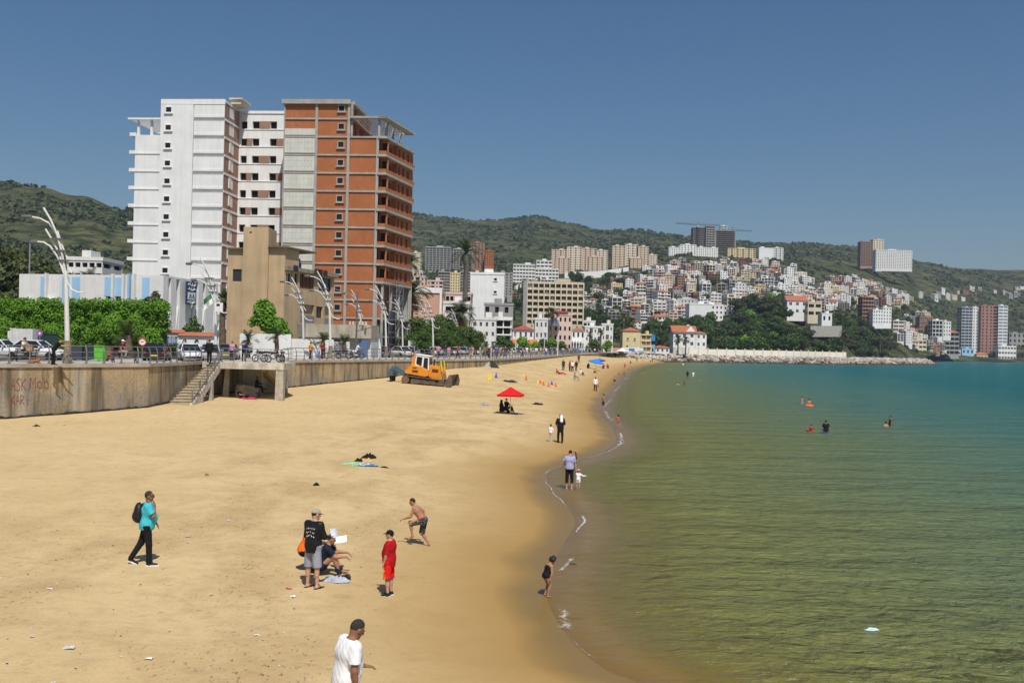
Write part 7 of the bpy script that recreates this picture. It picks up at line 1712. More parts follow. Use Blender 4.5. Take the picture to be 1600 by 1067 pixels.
# ------------------------------------------------------------------ cars
tyre=M('tyre_rubber',(.015,.015,.016),.85);rim=M('wheel_rim',(.42,.42,.43),.35,.05,3,metal=.6);car_glass=M('car_glass',(.012,.016,.02),.06,.02,spec=.8);lamp_c=M('headlight_glass',(.62,.64,.66),.15);red_l=M('tail_light_red',(.35,.01,.01),.25);plate_y=M('number_plate_yellow',(.75,.50,.03),.6);car_black=M('black_trim',(.015,.015,.016),.6)
def paint(name,c):
	m=M(name,c,.28,.02,2,spec=.6);m.node_tree.nodes['Principled BSDF'].inputs['Coat Weight'].default_value=.5;return m
car_w=paint('white_car_paint',(.72,.73,.74))
def car_proto(kind='hatch'):
	r=thing('parked_car','car','car',(0,0,-60));L,hw=(4.1,.87) if kind=='hatch' else (4.5,.89)
	st=[(-.50,.78,.35,.62),(-.47,.95,.26,.74),(-.36,1.0,.20,.88),(-.2,1.0,.2,.93),(.1,1.0,.2,.92),(.27,1.0,.2,.90),(.40,.97,.2,.82),(.47,.90,.24,.68),(.50,.74,.33,.55)]
	mb=MB();n=0
	rings=[]
	for y,w,z0,zb in st:
		w*=hw;rings.append([(-w*.86,y*L,z0),(-w,y*L,z0+.16),(-w*1.0,y*L,zb-.12),(-w*.93,y*L,zb),(-w*.5,y*L,zb+.05),(w*.5,y*L,zb+.05),(w*.93,y*L,zb),(w,y*L,zb-.12),(w,y*L,z0+.16),(w*.86,y*L,z0)])
	vs=[p for q in rings for p in q];k=10
	fs=[(i*k+j,i*k+(j+1) % k,(i+1)*k+(j+1) % k,(i+1)*k+j) for i in range(len(rings)-1) for j in range(k)]
	fs=[f[::-1] for f in fs];mb.add(vs,fs);mb.add(rings[0],[tuple(range(k))]);mb.add(rings[-1],[tuple(range(k-1,-1,-1))])
	b=mb.build('body',car_w,r,True);sub=b.modifiers.new('smooth','SUBSURF');sub.levels=sub.render_levels=1
	a0,a1,b0,b1=(-.47*L,.20*L,-.34*L,.05*L) if kind=='hatch' else (-.40*L,.22*L,-.24*L,.06*L);zr=1.47;w0,w1=hw*.92,hw*.70
	base=[(-w0,a0,.90),(w0,a0,.90),(w0,a1,.90),(-w0,a1,.90)];top=[(-w1,b0,zr),(w1,b0,zr),(w1,b1,zr),(-w1,b1,zr)]
	mb=MB();mb.add(base+top,[(0,1,5,4),(1,2,6,5),(2,3,7,6),(3,0,4,7)]);mb.build('windows',car_glass,r)
	mb=MB();mb.add([(-w1-.02,b0-.04,zr),(w1+.02,b0-.04,zr),(w1+.02,b1+.04,zr),(-w1-.02,b1+.04,zr),(-w1*.8,b0+.1,zr+.06),(w1*.8,b0+.1,zr+.06),(w1*.8,b1-.1,zr+.06),(-w1*.8,b1-.1,zr+.06)],[(0,1,5,4),(1,2,6,5),(2,3,7,6),(3,0,4,7),(4,5,6,7),(3,2,1,0)]);mb.build('roof',car_w,r,True)
	for i in range(4): mb=MB();mb.tube([base[i],top[i]],.045,5);mb.build('pillar',car_w,r)
	for s in (-1,1): mb=MB();m_=(a0+a1)/2-.05;mb.tube([(s*(w0+.01),m_,.9),(s*(w1+.01),(b0+b1)/2,zr)],.035,5);mb.build('pillar',car_black,r)
	for s in (-1,1):
		for y in (-.30*L,.31*L):
			w=thing('wheel',None,None,(s*hw*.90,y,.31));w.parent=r
			mb=MB();mb.lathe([(.20,-.1),(.29,-.1),(.31,-.06),(.31,.06),(.29,.1),(.20,.1)],18,0,(0,0,0),'x');mb.build('tyre',tyre,w)
			mb=MB();mb.lathe([(.02,-.085),(.20,-.075),(.20,.075),(.02,.085)],12,0,(0,0,0),'x');mb.build('rim',rim,w)
		mb=MB();mb.lathe([(.02,-.13),(.10,-.1),(.10,.08),(.02,.1)],8,0,(s*hw*.66,.475*L,.66),'x');mb.build('headlight',lamp_c,r)
		mb=MB();mb.box(s*hw*.78-.1,s*hw*.78+.1,-.497*L,-.46*L,.66,.84);mb.build('tail_light',red_l,r)
		mb=MB();mb.box(s*(hw+.06)-.09,s*(hw+.06)+.09,a1-.38,a1-.26,.93,1.06);mb.build('mirror',car_w,r)
	mb=MB();mb.box(-.26,.26,-.508*L,-.49*L,.50,.61);mb.build('number_plate',plate_y,r);mb=MB();mb.box(-.6,.6,.475*L,.503*L,.36,.5);mb.build('grille',car_black,r)
	return r
hatch,sedan=car_proto('hatch'),car_proto('sedan')
paints={'white': car_w,'black': paint('black_car_paint',(.012,.012,.015)),'silver': paint('silver_car_paint',(.42,.44,.47)),'grey': paint('grey_car_paint',(.12,.13,.14)),'blue': paint('blue_car_paint',(.03,.06,.16)),'red': paint('red_car_paint',(.30,.02,.02))}
used=set()
def car(px,Y,rz,col,label,kind='hatch',group=None):
	pr=hatch if kind=='hatch' else sedan;X=unroll(px,545)[0]*Y/F
	if kind not in used: used.add(kind);c=pr;c.location=(X,Y,PROM-.12);c.rotation_euler=(0,0,rz);c['label']=label
	else: c=copy_tree(pr,(X,Y,PROM-.12),rz,label)
	if group: c['group']=group
	c['_col']=col;return c
cars=[car(2,78,R(-95),'white','white car cut by the left edge, behind the railing','sedan'),car(58,79,R(-93),'white','white car with dark windows behind the bench by the ivy hedge','sedan'),
		car(246,79,R(12),'black','black hatchback seen from behind with yellow number plate','hatch'),car(297,81,R(205),'white','pale silver white hatchback facing the railing beside the black one','hatch'),car(329,84,R(15),'silver','silver car behind the man in the black jacket','hatch'),car(357,90,R(10),'grey','grey car half hidden behind the stair head','sedan')]
lineA=offset_line(14.5);LA_=[0]
k=0
fcol=['white','grey','white','silver','black','white','blue','white','silver','red','white','grey']
for p,t in along(lineA,78,395,7.2):
	px=to_px((p.x,p.y,4.5))[0]
	if px<540: continue
	c=fcol[k % 12];k+=1
	cars.append(car(px,p.y,math.atan2(t.y,t.x)-R(90)+(R(55) if px<640 else 0),c,c+' car parked along the ' +('promenade behind the yellow bulldozer' if px<660 else 'middle promenade' if px<770 else 'far promenade'),'hatch' if k % 3 else 'sedan','cars parked along the promenade'))
for c in cars:
	col=c['_col'];del c['_col']
	if col != 'white': recolour(c,{'white_car_paint': paints[col]})
# ------------------------------------------------------------------ motorbikes
def bike_proto():
	r=thing('motorbike','motorbike','motorbike',(0,0,-70))
	for y in (-.62,.62):
		w=thing('wheel',None,None,(0,y,.31));w.parent=r
		mb=MB();ring=[(0,.27*math.cos(a),.27*math.sin(a)) for a in np.linspace(0,2*math.pi,17)];mb.tube(ring,.045,6,0,False);mb.build('tyre',tyre,w)
		mb=MB()
		for a in np.linspace(0,math.pi,6)[:-1]: mb.tube([(0,.25*math.cos(a),.25*math.sin(a)),(0,-.25*math.cos(a),-.25*math.sin(a))],.012,4)
		mb.lathe([(.02,-.07),(.06,-.06),(.06,.06),(.02,.07)],8,0,(0,0,0),'x');mb.build('spokes',rim,w)
	mb=MB()
	for pts in ([(0,.62,.31),(.0,.46,.85),(0,.42,1.0)],[(0,.46,.8),(0,-.05,.62),(0,-.62,.31)],[(0,.44,.72),(0,.1,.3),(0,-.35,.32),(0,-.5,.7)]): mb.tube(pts,.03,6)
	mb.build('frame',car_black,r);net_obj('fuel_tank',[('c',(0,.36,.82),(0,.02,.78),.10,.13,.04)],.025,M('bike_tank',(.02,.02,.022),.3),r);net_obj('saddle',[('c',(0,-.05,.78),(0,-.62,.84),.09,.08,.03)],.025,car_black,r)
	net_obj('engine',[('c',(0,.15,.36),(0,-.15,.38),.13,.12,.04),('c',(0,.18,.4),(0,.22,.58),.08,.08,.03)],.03,metal_g,r);mb=MB();mb.tube([(-.34,.34,1.05),(-.1,.43,1.02),(.1,.43,1.02),(.34,.34,1.05)],.02,6);mb.build('handlebar',metal_g,r)
	mb=MB();mb.lathe([(.02,-.06),(.09,-.04),(.09,.06),(.02,.09)],10,0,(0,.56,.88),'y');mb.build('headlight',lamp_c,r);return r
bp_=bike_proto();fst=True
for px,Y,rz,lab,tank in ((409,81,R(72),'dark motorbike standing on the stair platform, left one',None),(425,81.5,R(-80),'dark motorbike in the middle of the stair platform',None),(441,82,R(25),'motorbike with red tank at the right end of the platform','bike_red'),(520,105,R(80),'black motorbike behind the man in red',None),(536,107,R(70),'black motorbike next to the low fan palm',None),(556,109,R(100),'white motorbike on the pavement before the annex','bike_white')):
	X=unroll(px,550)[0]*Y/F
	if fst: b=bp_;b.location=(X,Y,PROM+.02);b.rotation_euler=(0,0,rz);b['label']=lab;b['group']='motorbikes on the promenade';fst=False
	else: b=copy_tree(bp_,(X,Y,PROM+.02),rz,lab)
	if tank: recolour(b,{'bike_tank': M(tank,(.4,.01,.02) if tank=='bike_red' else (.7,.7,.7),.3)})
# ------------------------------------------------------------------ bins, benches, sign
def bin_(px,Y,label,col,tip=0,rz=0,w=.62,h=1.05):
	X=unroll(px,550)[0]*Y/F;r=thing('wheelie_bin',label,'bin',(X,Y,PROM),rz);r.rotation_euler=(0,tip,rz);m=M('bin_' +label.split()[0],col,.5)
	mb=MB();a,b=w*.42,w*.5
	mb.add([(-a,-a,.08),(a,-a,.08),(a,a,.08),(-a,a,.08),(-b,-b,h),(b,-b,h),(b,b,h),(-b,b,h)],[(3,2,1,0),(0,1,5,4),(1,2,6,5),(2,3,7,6),(3,0,4,7)]);mb.build('bin_body',m,r)
	mb=MB();mb.box(-b-.03,b+.03,-b-.04,b+.06,h,h+.07);bevel(mb.build('lid',m,r),.02)
	for s in (-1,1): mb=MB();mb.lathe([(.02,-.03),(.1,-.03),(.1,.03),(.02,.03)],10,0,(s*a,a,.1),'x');mb.build('wheel',tyre,r)
	mb=MB();mb.box(-b*.8,b*.8,b+.06,b+.1,h-.12,h-.06);mb.build('handle',m,r)
bin_(122,73,'grey plastic bin standing behind the railing near the lamp',(.05,.06,.08),0,.1,.8);bin_(140,73.5,'dark green bin with lid leaning beside the bright one',(.02,.05,.05),R(-14),.2,.9,1.05);bin_(157,73,'bright green wheelie bin behind the railing',(.12,.52,.04),R(3),-.1,.75,1.05);bin_(170,74,'pink plastic bin right of the bright green bin',(.42,.12,.16),0,0,.42,.9)
def bench(px,Y,rz,label):
	X=unroll(px,560)[0]*Y/F;r=thing('park_bench',label,'bench',(X,Y,PROM),rz);iron=car_black;wood=M('bench_wood',(.05,.04,.035),.7,.2,5)
	for x in (-.75,.75):
		mb=MB()
		for pts in ([(x,.22,0),(x,.2,.2),(x,.05,.4),(x,-.2,.43),(x,-.3,.85)],[(x,-.25,0),(x,-.2,.22),(x,-.18,.43)],[(x,.2,.14),(x,0,.24),(x,-.2,.14)]): mb.tube(pts,.032,6)
		mb.build('leg',iron,r)
	mb=MB();[mb.box(-.95,.95,.2-i*.11-.045,.2-i*.11+.045,.43,.46) for i in range(4)];mb.build('seat',wood,r);mb=MB();[mb.box(-.95,.95,-.25-i*.03,-.22-i*.03,.55+i*.12,.64+i*.12) for i in range(3)];mb.build('backrest',wood,r);return r
bench(37,66,R(165),'dark bench with iron legs under the man with the cardboard box');bench(194,69.5,R(185),'dark bench with iron legs under the man in dark red')
X=unroll(222,550)[0]*70.5/F;r=thing('road_sign','round white traffic sign with red ring behind the railing','sign',(X,70.5,PROM),R(18));mb=MB();mb.tube([(0,0.03,0),(0,.03,1.75)],.03,6);mb.build('post',metal_g,r)
mb=MB();mb.lathe([(.001,0),(.27,0),(.27,.02),(.001,.02)],24,0,(0,-.02,1.5),'y');mb.build('disc',M('sign_face_white',(.78,.78,.78),.5),r)
mb=MB();ring=[(.25*math.cos(a),-.03,1.5+.25*math.sin(a)) for a in np.linspace(0,2*math.pi,25)];mb.tube(ring,.038,6,0,False);mb.build('red_ring',M('sign_red',(.55,.01,.015),.5),r);mb=MB();mb.tube([(-.12,-.03,1.44),(-.04,-.03,1.56),(.04,-.03,1.46),(.12,-.03,1.57)],.018,5);mb.build('symbol',M('sign_black',(.02,.02,.02),.5),r)
X=unroll(62,525)[0]*85/F;r=thing('parking_sign','small round purple and white sign before the dark green gate','sign',(X,85,PROM));mb=MB();mb.tube([(0,.02,0),(0,.02,2.1)],.03,6);mb.build('post',metal_g,r);mb=MB();mb.lathe([(.001,0),(.24,0),(.24,.02),(.001,.02)],20,0,(0,-.02,1.95),'y');mb.build('disc',M('sign_purple',(.35,.10,.45),.5),r);mb=MB();mb.lathe([(.001,0),(.10,0),(.10,.02),(.001,.02)],16,0,(0,-.045,1.95),'y');mb.build('symbol',M('sign_face_white',(.78,.78,.78)),r)
o=thing('cctv_box','small white box with dark mark on the lamp by the stairs','box',P(342,480,90));mb=MB();mb.box(-.35,.35,-.1,.1,-.4,.4);mb.build('case',white_r,o);mb=MB();mb.box(-.2,.1,-.12,-.101,.1,.3);mb.build('mark',car_black,o)
# ------------------------------------------------------------------ people on the promenade
def at_prom(px,Y): return Vector((unroll(px,555)[0]*Y/F,Y,PROM))
HP=.02
K=person('man in patterned light shirt sitting on the left bench with a brown box beside',at_prom(36,66.1)+Vector((0,0,.30)),R(-95),1.74,HP,'tan',lean=(0,.15,1),gaze=(.3,1,-.3),arm_l=((-.2,.5,-.9),(.2,1,-.1)),arm_r=((.2,.5,-.9),(-.2,1,-.1)),leg_l=((-.1,1,-.05),(0,.05,-1)),leg_r=((.1,1,-.05),(0,.05,-1)),shirt=cloth('cream_pattern',(.60,.52,.42),.85,.35),bottom=navy_c,shoes=cloth('brown_shoe',(.12,.05,.02)),cap=cloth('dark_cap',(.03,.03,.035)),fingers=False,seat=True)
o=thing('cardboard_box','brown cardboard box held beside the man on the left bench','box',at_prom(46,66.0)+Vector((0,0,.75)),.2);mb=MB();mb.box(-.2,.2,-.15,.15,0,.42);mb.build('box_body',M('cardboard',(.36,.20,.08),.9),o);mb=MB();mb.box(-.03,.03,-.152,.152,.0,.422);mb.build('tape',cream_r,o)
o=thing('small_dog','small brown and white dog lying under the left bench','dog',at_prom(55,63.2),R(-60))
net_obj('body',[('c',(0,-.25,.14),(0,.15,.16),.11,.12,.05),('c',(0,.18,.18),(0,.28,.28),.07,.06,.04),('e',(0,.33,.30),(.06,.08,.06),0,0,.03),('c',(0,.36,.28),(0,.44,.27),.035,.025,.02),('c',(.07,.1,.06),(.08,.32,.03),.035,.03,.03),('c',(-.07,.1,.06),(-.08,.32,.03),.035,.03,.03),('c',(.09,-.25,.07),(.13,-.05,.03),.06,.03,.03),('c',(-.09,-.25,.07),(-.13,-.05,.03),.06,.03,.03),('c',(0,-.34,.1),(.12,-.5,.04),.025,.015,.02),('c',(.05,.30,.34),(.08,.27,.28),.02,.015,.01),('c',(-.05,.30,.34),(-.08,.27,.28),.02,.015,.01)],.014,M('brown_fur',(.30,.12,.045),.9,.4,6),o)
person('man in black leaning over the railing beside the tall lamp',at_prom(84,61.6),R(-75),1.78,HP,'fair',lean=(0,.75,1),head=(0,.8,1),gaze=(0,1,-.6),arm_l=((-.2,.8,-.6),(.1,1,.1)),arm_r=((.2,.8,-.6),(-.1,1,.1)),leg_l=((-.05,-.12,-1),(0,-.1,-1)),leg_r=((.05,.2,-1),(0,-.05,-1)),shirt=black_c,bottom=black_c,shoes=black_shoe,fingers=False)
person('man in dark red shirt and white cap sitting on the right bench',at_prom(188,69.6)+Vector((0,0,.30)),R(-80),1.74,HP,'tan',lean=(0,.25,1),arm_l=((-.2,.6,-.8),(.2,1,.1)),arm_r=((.2,.6,-.8),(-.2,1,.1)),leg_l=((-.1,1,-.05),(0,.1,-1)),leg_r=((.1,1,.0),(0,-.1,-1)),shirt=cloth('dark_red_cloth',(.16,.012,.025)),bottom=cloth('stone_cloth',(.35,.33,.30)),shoes=black_shoe,cap=white_c,fingers=False,seat=True)
person('man in long black jacket walking near the top of the stairs',at_prom(327,77),R(10),1.78,HP,'tan',arm_l=((-.3,.1,-1),(0,.2,-1)),arm_r=((.3,-.1,-1),(0,.2,-1)),leg_l=((-.04,.12,-1),(0,0,-1)),leg_r=((.05,-.1,-1),(0,-.2,-1)),shirt=cloth('black_parka',(.012,.012,.013)),sleeve='long',shirt_tail=.12,bottom=black_c,shoes=black_shoe,fat=1.22,fingers=False)
person('person in pink striped top standing by the railing left of the platform',at_prom(362,84),R(160),1.68,HP,'tan',shirt=cloth('pink_stripe',(.52,.30,.42),.8,.4),bottom=charcoal_c,hairstyle='long',fingers=False)
person('man in dark blue jacket leaning over the platform railing',at_prom(381,83),R(-150),1.74,HP,'tan',lean=(0,.6,1),head=(0,.4,1),arm_l=((-.2,.6,-.8),(0,1,.1)),arm_r=((.2,.6,-.8),(0,1,.1)),shirt=cloth('royal_blue',(.02,.03,.13)),sleeve='long',bottom=charcoal_c,shoes=black_shoe,fingers=False)
person('man in grey T-shirt sitting on the railing next to the blue jacket',at_prom(391,84)+Vector((0,0,.3)),R(170),1.70,HP,'tan',lean=(0,.2,1),shirt=cloth('mid_grey',(.28,.27,.27)),bottom=navy_c,leg_l=((-.1,1,-.1),(0,.1,-1)),leg_r=((.1,1,-.1),(0,.1,-1)),arm_l=((-.2,.5,-1),(0,1,0)),arm_r=((.2,.5,-1),(0,1,0)),seat=True,fingers=False)
person('man in bright orange T-shirt walking on the promenade',at_prom(485,101),R(-40),1.76,HP,'brown',shirt=cloth('bright_orange',(.75,.28,.01)),bottom=navy_c,leg_l=((-.04,.25,-1),(0,-.05,-1)),leg_r=((.05,-.2,-1),(0,-.4,-1)),fingers=False)
person('man in red top and black trousers with blue bag on the promenade',at_prom(503,103),R(-70),1.76,HP,'tan',shirt=cloth('crimson',(.35,.012,.02)),sleeve='long',arm_r=((.2,.3,-1),(0,1,-.1)),bottom=black_c,fingers=False)
o=thing('shopping_bag','small blue bag beside the man in red on the promenade','bag',at_prom(498,102.5));net_obj('bag',[('e',(0,0,.35),(.16,.1,.2),0,0,.02)],.025,blue_s,o);mb=MB();mb.tube([(-.08,0,.52),(0,0,.72),(.08,0,.52)],.012,5);mb.build('handle',blue_s,o)
person('man in white shirt and dark trousers leaning on a motorbike',at_prom(557,111),R(-80),1.76,HP,'tan',lean=(0,.3,1),shirt=white_c,bottom=navy_c,fingers=False,arm_l=((-.2,.6,-.8),(0,1,0)),arm_r=((.2,.6,-.8),(0,1,0)))
person('person sitting on a stool in the shade under the platform',Vector((-20.5,80.2,sand_z(-20.5,80.2)+.36)),R(-80),1.72,HP,'dark',lean=(0,.1,1),shirt=black_c,sleeve='long',bottom=black_c,shoes=black_shoe,leg_l=((-.1,1,-.1),(0,.15,-1)),leg_r=((.1,1,-.1),(0,.15,-1)),arm_l=((-.2,.4,-1),(.1,1,-.1)),arm_r=((.2,.4,-1),(-.1,1,-.1)),seat=True,fingers=False)
o=thing('stool','low stool under the sitting person below the platform','stool',Vector((-20.5,80.2,sand_z(-20.5,80.2))));mb=MB();mb.box(-.2,.2,-.2,.2,.33,.37);mb.build('seat',car_black,o)
for sx in (-.16,.16):
	for sy in (-.16,.16): mb=MB();mb.tube([(sx,sy,0),(sx,sy,.33)],.02,5);mb.build('leg',car_black,o)
q=Vector((-21.3,78.9,0));q.z=sand_z(q.x,q.y)
person('man in black lying propped up in the shade under the platform',q,R(-85),1.74,HP,'tan',lean=(0,-.75,1),head=(0,-.1,1),leg_l=((-.1,1,.05),(0,1,-.05)),leg_r=((.1,1,.25),(0,1,-.3)),arm_l=((-.3,-.5,-.8),(0,-.2,-1)),arm_r=((.3,.5,-.6),(0,1,0)),shirt=black_c,bottom=black_c,seat=True,fingers=False)
o=crumple('pink_blanket','pink and black blanket on the ground under the platform','blanket',Vector((-20.7,78.6,sand_z(-20.7,78.6))),.7,.3,.16,cloth('pink_blanket',(.42,.03,.10),.9,.6),6,20)
# ------------------------------------------------------------------ copies of small figures
SH,TR=cloth('crowd_shirt',(.5,.5,.5)),cloth('crowd_trousers',(.05,.05,.06))
def proto(label,**kw):
	kw.setdefault('shirt',SH);kw.setdefault('bottom',TR);return person('small figure ' +label+' on the beach',(0,0,-80),0,1.72,.026,'tan',fingers=False,faced=False,shoes=None,**kw)['o']
PR={'stand': proto('standing'),'walk': proto('walking',leg_l=((-.04,.3,-1),(0,-.05,-1)),leg_r=((.05,-.25,-1),(0,-.45,-1)),arm_l=((-.2,-.3,-1),(0,0,-1)),arm_r=((.2,.35,-1),(0,.6,-1))),'sit': proto('sitting',seat=True,lean=(0,-.05,1),leg_l=((-.15,1,.45),(0,.5,-1)),leg_r=((.15,1,.4),(0,.45,-1)),arm_l=((-.2,.6,-.8),(0,1,0)),arm_r=((.2,.6,-.8),(0,1,0))),
      'robe': proto('robed',shirt=None,bottom=None,robe=SH,scarf=TR),'swim': proto('bather',shirt=None,bottom_len='short'),'lie': proto('reclining',seat=True,lean=(0,-1.1,1),head=(0,-.2,1),leg_l=((-.1,1,.3),(0,1,-.5)),leg_r=((.1,1,.1),(0,1,-.1)),arm_l=((-.2,-.3,-1),(0,.5,-.6)),arm_r=((.2,.6,-.6),(0,1,0))),
      'robesit': proto('robed sitting',shirt=None,bottom=None,robe=SH,scarf=TR,seat=True,leg_l=((-.1,1,.25),(0,.7,-.7)),leg_r=((.1,1,.25),(0,.7,-.7)),arm_l=((-.2,.4,-1),(.1,1,0)),arm_r=((.2,.4,-1),(-.1,1,0)))}
CC={'white': white_c,'black': black_c,'navy': navy_c,'red': cloth('c_red',(.50,.02,.03)),'pink': cloth('c_pink',(.6,.25,.3)),'green': cloth('c_green',(.05,.22,.10)),'grey': cloth('c_grey',(.30,.30,.31)),'blue': cloth('c_blue',(.05,.14,.42)),'beige': cloth('c_beige',(.5,.42,.3)),'yellow': cloth('c_yellow',(.65,.42,.03)),'orange': MATS['bright_orange'],'dark green': cloth('c_dgreen',(.02,.05,.03)),'brown': cloth('c_brown',(.12,.06,.03)),'purple': cloth('c_purple',(.12,.03,.16))}
PUSED=set()
def figure(kind,loc,rz,top,bot,label,sc=1.0,group=None):
	pr=PR[kind]
	if kind not in PUSED: PUSED.add(kind);c=pr;c.location=loc;c.rotation_euler=(0,0,rz);c['label']=label;c.scale=(sc,)*3;first_=True
	else: c=copy_tree(pr,loc,rz,label,None,sc)
	if group: c['group']=group
	c['_c']=(top,bot);FIGS.append(c);return c
FIGS=[]
def bfig(kind,px,py,rz,top,bot,label,sc=1.0,**kw): return figure(kind,on_sand(px,py),rz,top,bot,label,sc,**kw)
# ------------------------------------------------------------------ bulldozer
q=on_sand(627,600,2.2);dz=thing('bulldozer','orange bulldozer with white cab parked on the sand below the sea wall','bulldozer',(q.x,q.y+1.2,q.z-.02));dz.rotation_euler=(0,R(4.5),R(-9))
dor=M('dozer_orange',(.72,.27,.018),.5,.12,2,obj=True);steel=M('worn_track_steel',(.13,.10,.075),.7,.35,4,bump=.3,obj=True);teal=M('ripper_blue_grey',(.07,.12,.15),.6,.2,3,obj=True);dark=M('dozer_black',(.02,.02,.02),.6);mud=M('muddy_blade_steel',(.16,.12,.085),.7,.4,2,metal=.3,obj=True);yl=M('ram_yellow',(.70,.48,.02),.5)
def side_(poly,y0,y1,name,m,bv=.03,par=None):
	mb=MB();mb.extrude(poly,(0,y0,0),(1,0,0),(0,0,1),(0,1,0),y1-y0);o=mb.build(name,m,par or dz)
	return bevel(o,bv) if bv else o
for y0 in (-.28,1.75):
	tr=thing('track',None,None,(0,y0,0));tr.parent=dz
	loop=[(.35+.46*math.cos(a),.47+.46*math.sin(a)) for a in np.linspace(math.pi*.5,math.pi*1.42,8)]+[(1.0,.02),(3.6,.02)]+[(4.0+.40*math.cos(a),.42+.40*math.sin(a)) for a in np.linspace(-math.pi*.42,math.pi*.5,8)]
	inner=[(2.15+(x-2.15)*.955,.46+(z-.46)*.80) for x,z in loop];n=len(loop);mb=MB()
	for i in range(n):
		j=(i+1) % n;mb.add([(loop[i][0],0,loop[i][1]),(loop[j][0],0,loop[j][1]),(inner[j][0],0,inner[j][1]),(inner[i][0],0,inner[i][1])]+[(loop[i][0],.56,loop[i][1]),(loop[j][0],.56,loop[j][1]),(inner[j][0],.56,inner[j][1]),(inner[i][0],.56,inner[i][1])],[(0,1,2,3),(7,6,5,4),(0,4,5,1),(2,6,7,3)])
	lp_=[Vector((x,0,z)) for x,z in loop+loop[:1]]
	for p,t in along(lp_,0,sum((b-a).length for a,b in zip(lp_,lp_[1:])),.21): mb.tube([p+Vector((0,-.02,0)),p+Vector((0,.58,0))],.035,4)
	mb.build('track_belt',steel,tr)
	mb=MB();mb.lathe([(.05,-.03),(.36,-.02),(.38,.5),(.05,.5)],14,0,(.35,0,.47),'y');mb.build('sprocket',M('rusty_sprocket',(.20,.11,.06),.8,.3,5),tr);mb=MB();mb.lathe([(.05,-.02),(.30,-.02),(.30,.5),(.05,.5)],12,0,(3.98,0,.42),'y');mb.build('idler',steel,tr)
	side_([(.8,.20),(3.6,.20),(3.5,.62),(.9,.66)],y0+.05,y0+.5,'track_frame',mud,.03)
	for x in (1.1,1.55,2.0,2.45,2.9,3.35): mb=MB();mb.lathe([(.03,0),(.14,0),(.14,.45),(.03,.45)],10,0,(x,.04,.17),'y');mb.build('roller',steel,tr)
side_([(.3,.5),(4.0,.5),(4.0,1.1),(.3,1.2)],.35,1.7,'chassis',dark,0)
side_([(.05,1.28),(.72,2.1),(1.9,1.98),(2.5,1.55),(2.62,1.1),(2.3,.95),(.2,1.1)],-.05,2.1,'rear_body',dor,.05)
hood=side_([(2.45,1.05),(2.52,2.22),(3.75,2.12),(4.05,1.5),(4.12,.82),(3.2,.72)],.32,1.75,'hood',dor,.05)
mb=MB();mb.box(2.9,3.55,.28,.315,1.55,1.85);mb.box(.9,1.5,-.09,-.055,1.35,1.55);mb.box(.9,1.35,-.09,-.055,1.75,1.84);mb.build('decal',M('decal_dark_red',(.13,.03,.012),.6),dz)
cabp=[(.98,2.05),(1.02,3.12),(2.45,3.06),(2.55,1.62),(2.0,1.80)]
side_(cabp,.25,1.8,'cab',white_r,.05)
for pl in ([(1.16,2.22),(1.18,2.96),(1.76,2.94),(1.74,2.02)],[(1.92,1.92),(1.95,2.92),(2.36,2.90),(2.42,1.76)]): side_(pl,.225,.26,'cab_window',car_glass,0)
mb=MB();mb.quad((2.52,.4,1.9),(2.52,1.65,1.9),(2.49,1.65,2.9),(2.49,.4,2.9));mb.build('windscreen',car_glass,dz)
side_([(.62,1.95),(.86,3.22),(1.02,3.22),(1.0,1.95)],.15,1.9,'rollover_bar',dor,.03)
side_([(.95,3.12),(2.55,3.06),(2.55,3.16),(.95,3.24)],.2,1.85,'cab_roof',white_r,.03)
mb=MB();mb.tube([(2.95,.7,2.2),(2.95,.7,2.85)],.07,8);mb.build('exhaust',dark,dz)
for y in (.25,1.75): mb=MB();mb.tube([(3.72,y,2.75),(3.95,y,1.7)],.085,8);mb.build('lift_ram',yl,dz);mb=MB();mb.tube([(3.95,y,1.7),(4.25,y,.7)],.045,8);mb.build('ram_rod',metal_g,dz)
bl2=thing('blade',None,None,(4.75,-.75,-.02));bl2.parent=dz;prof=[(.32,1.5),(.12,1.2),(.0,.8),(.02,.4),(.22,0),(.32,0),(.12,.4),(.10,.8),(.22,1.2),(.40,1.5)]
mb=MB();mb.extrude(prof,(0,0,0),(1,0,0),(0,0,1),(0,1,0),3.55);mb.build('mouldboard',mud,bl2)
for y in (-.04,3.55): mb=MB();mb.extrude([(-.05,0),(.55,-.02),(.62,.9),(.42,1.5),(.2,1.5),(-.02,.8)],(0,y,0),(1,0,0),(0,0,1),(0,1,0),.05);mb.build('end_plate',mud,bl2)
for y in (-.42,2.4): mb=MB();mb.box(1.6,4.8,y,y+.16,.28,.5);mb.build('push_arm',steel,dz)
rp2=thing('ripper',None,None,(0,0,0));rp2.parent=dz
for y in (.35,1.5): side_([(.1,1.05),(-.9,1.45),(-1.35,1.75),(-1.75,1.2),(-1.8,.85),(-1.5,.8),(-1.45,1.1),(-1.1,1.35),(-.5,.95),(.1,.7)],y,y+.25,'ripper_arm',teal,.02,rp2)
side_([(-1.85,.7),(-1.2,.7),(-1.2,1.1),(-1.7,1.2)],.1,2.0,'ripper_beam',teal,.03,rp2)
for y in (.3,1.0,1.7): side_([(-1.6,.8),(-1.3,.8),(-1.32,.2),(-1.2,-.05),(-1.5,.1)],y,y+.12,'shank',dark,.01,rp2)
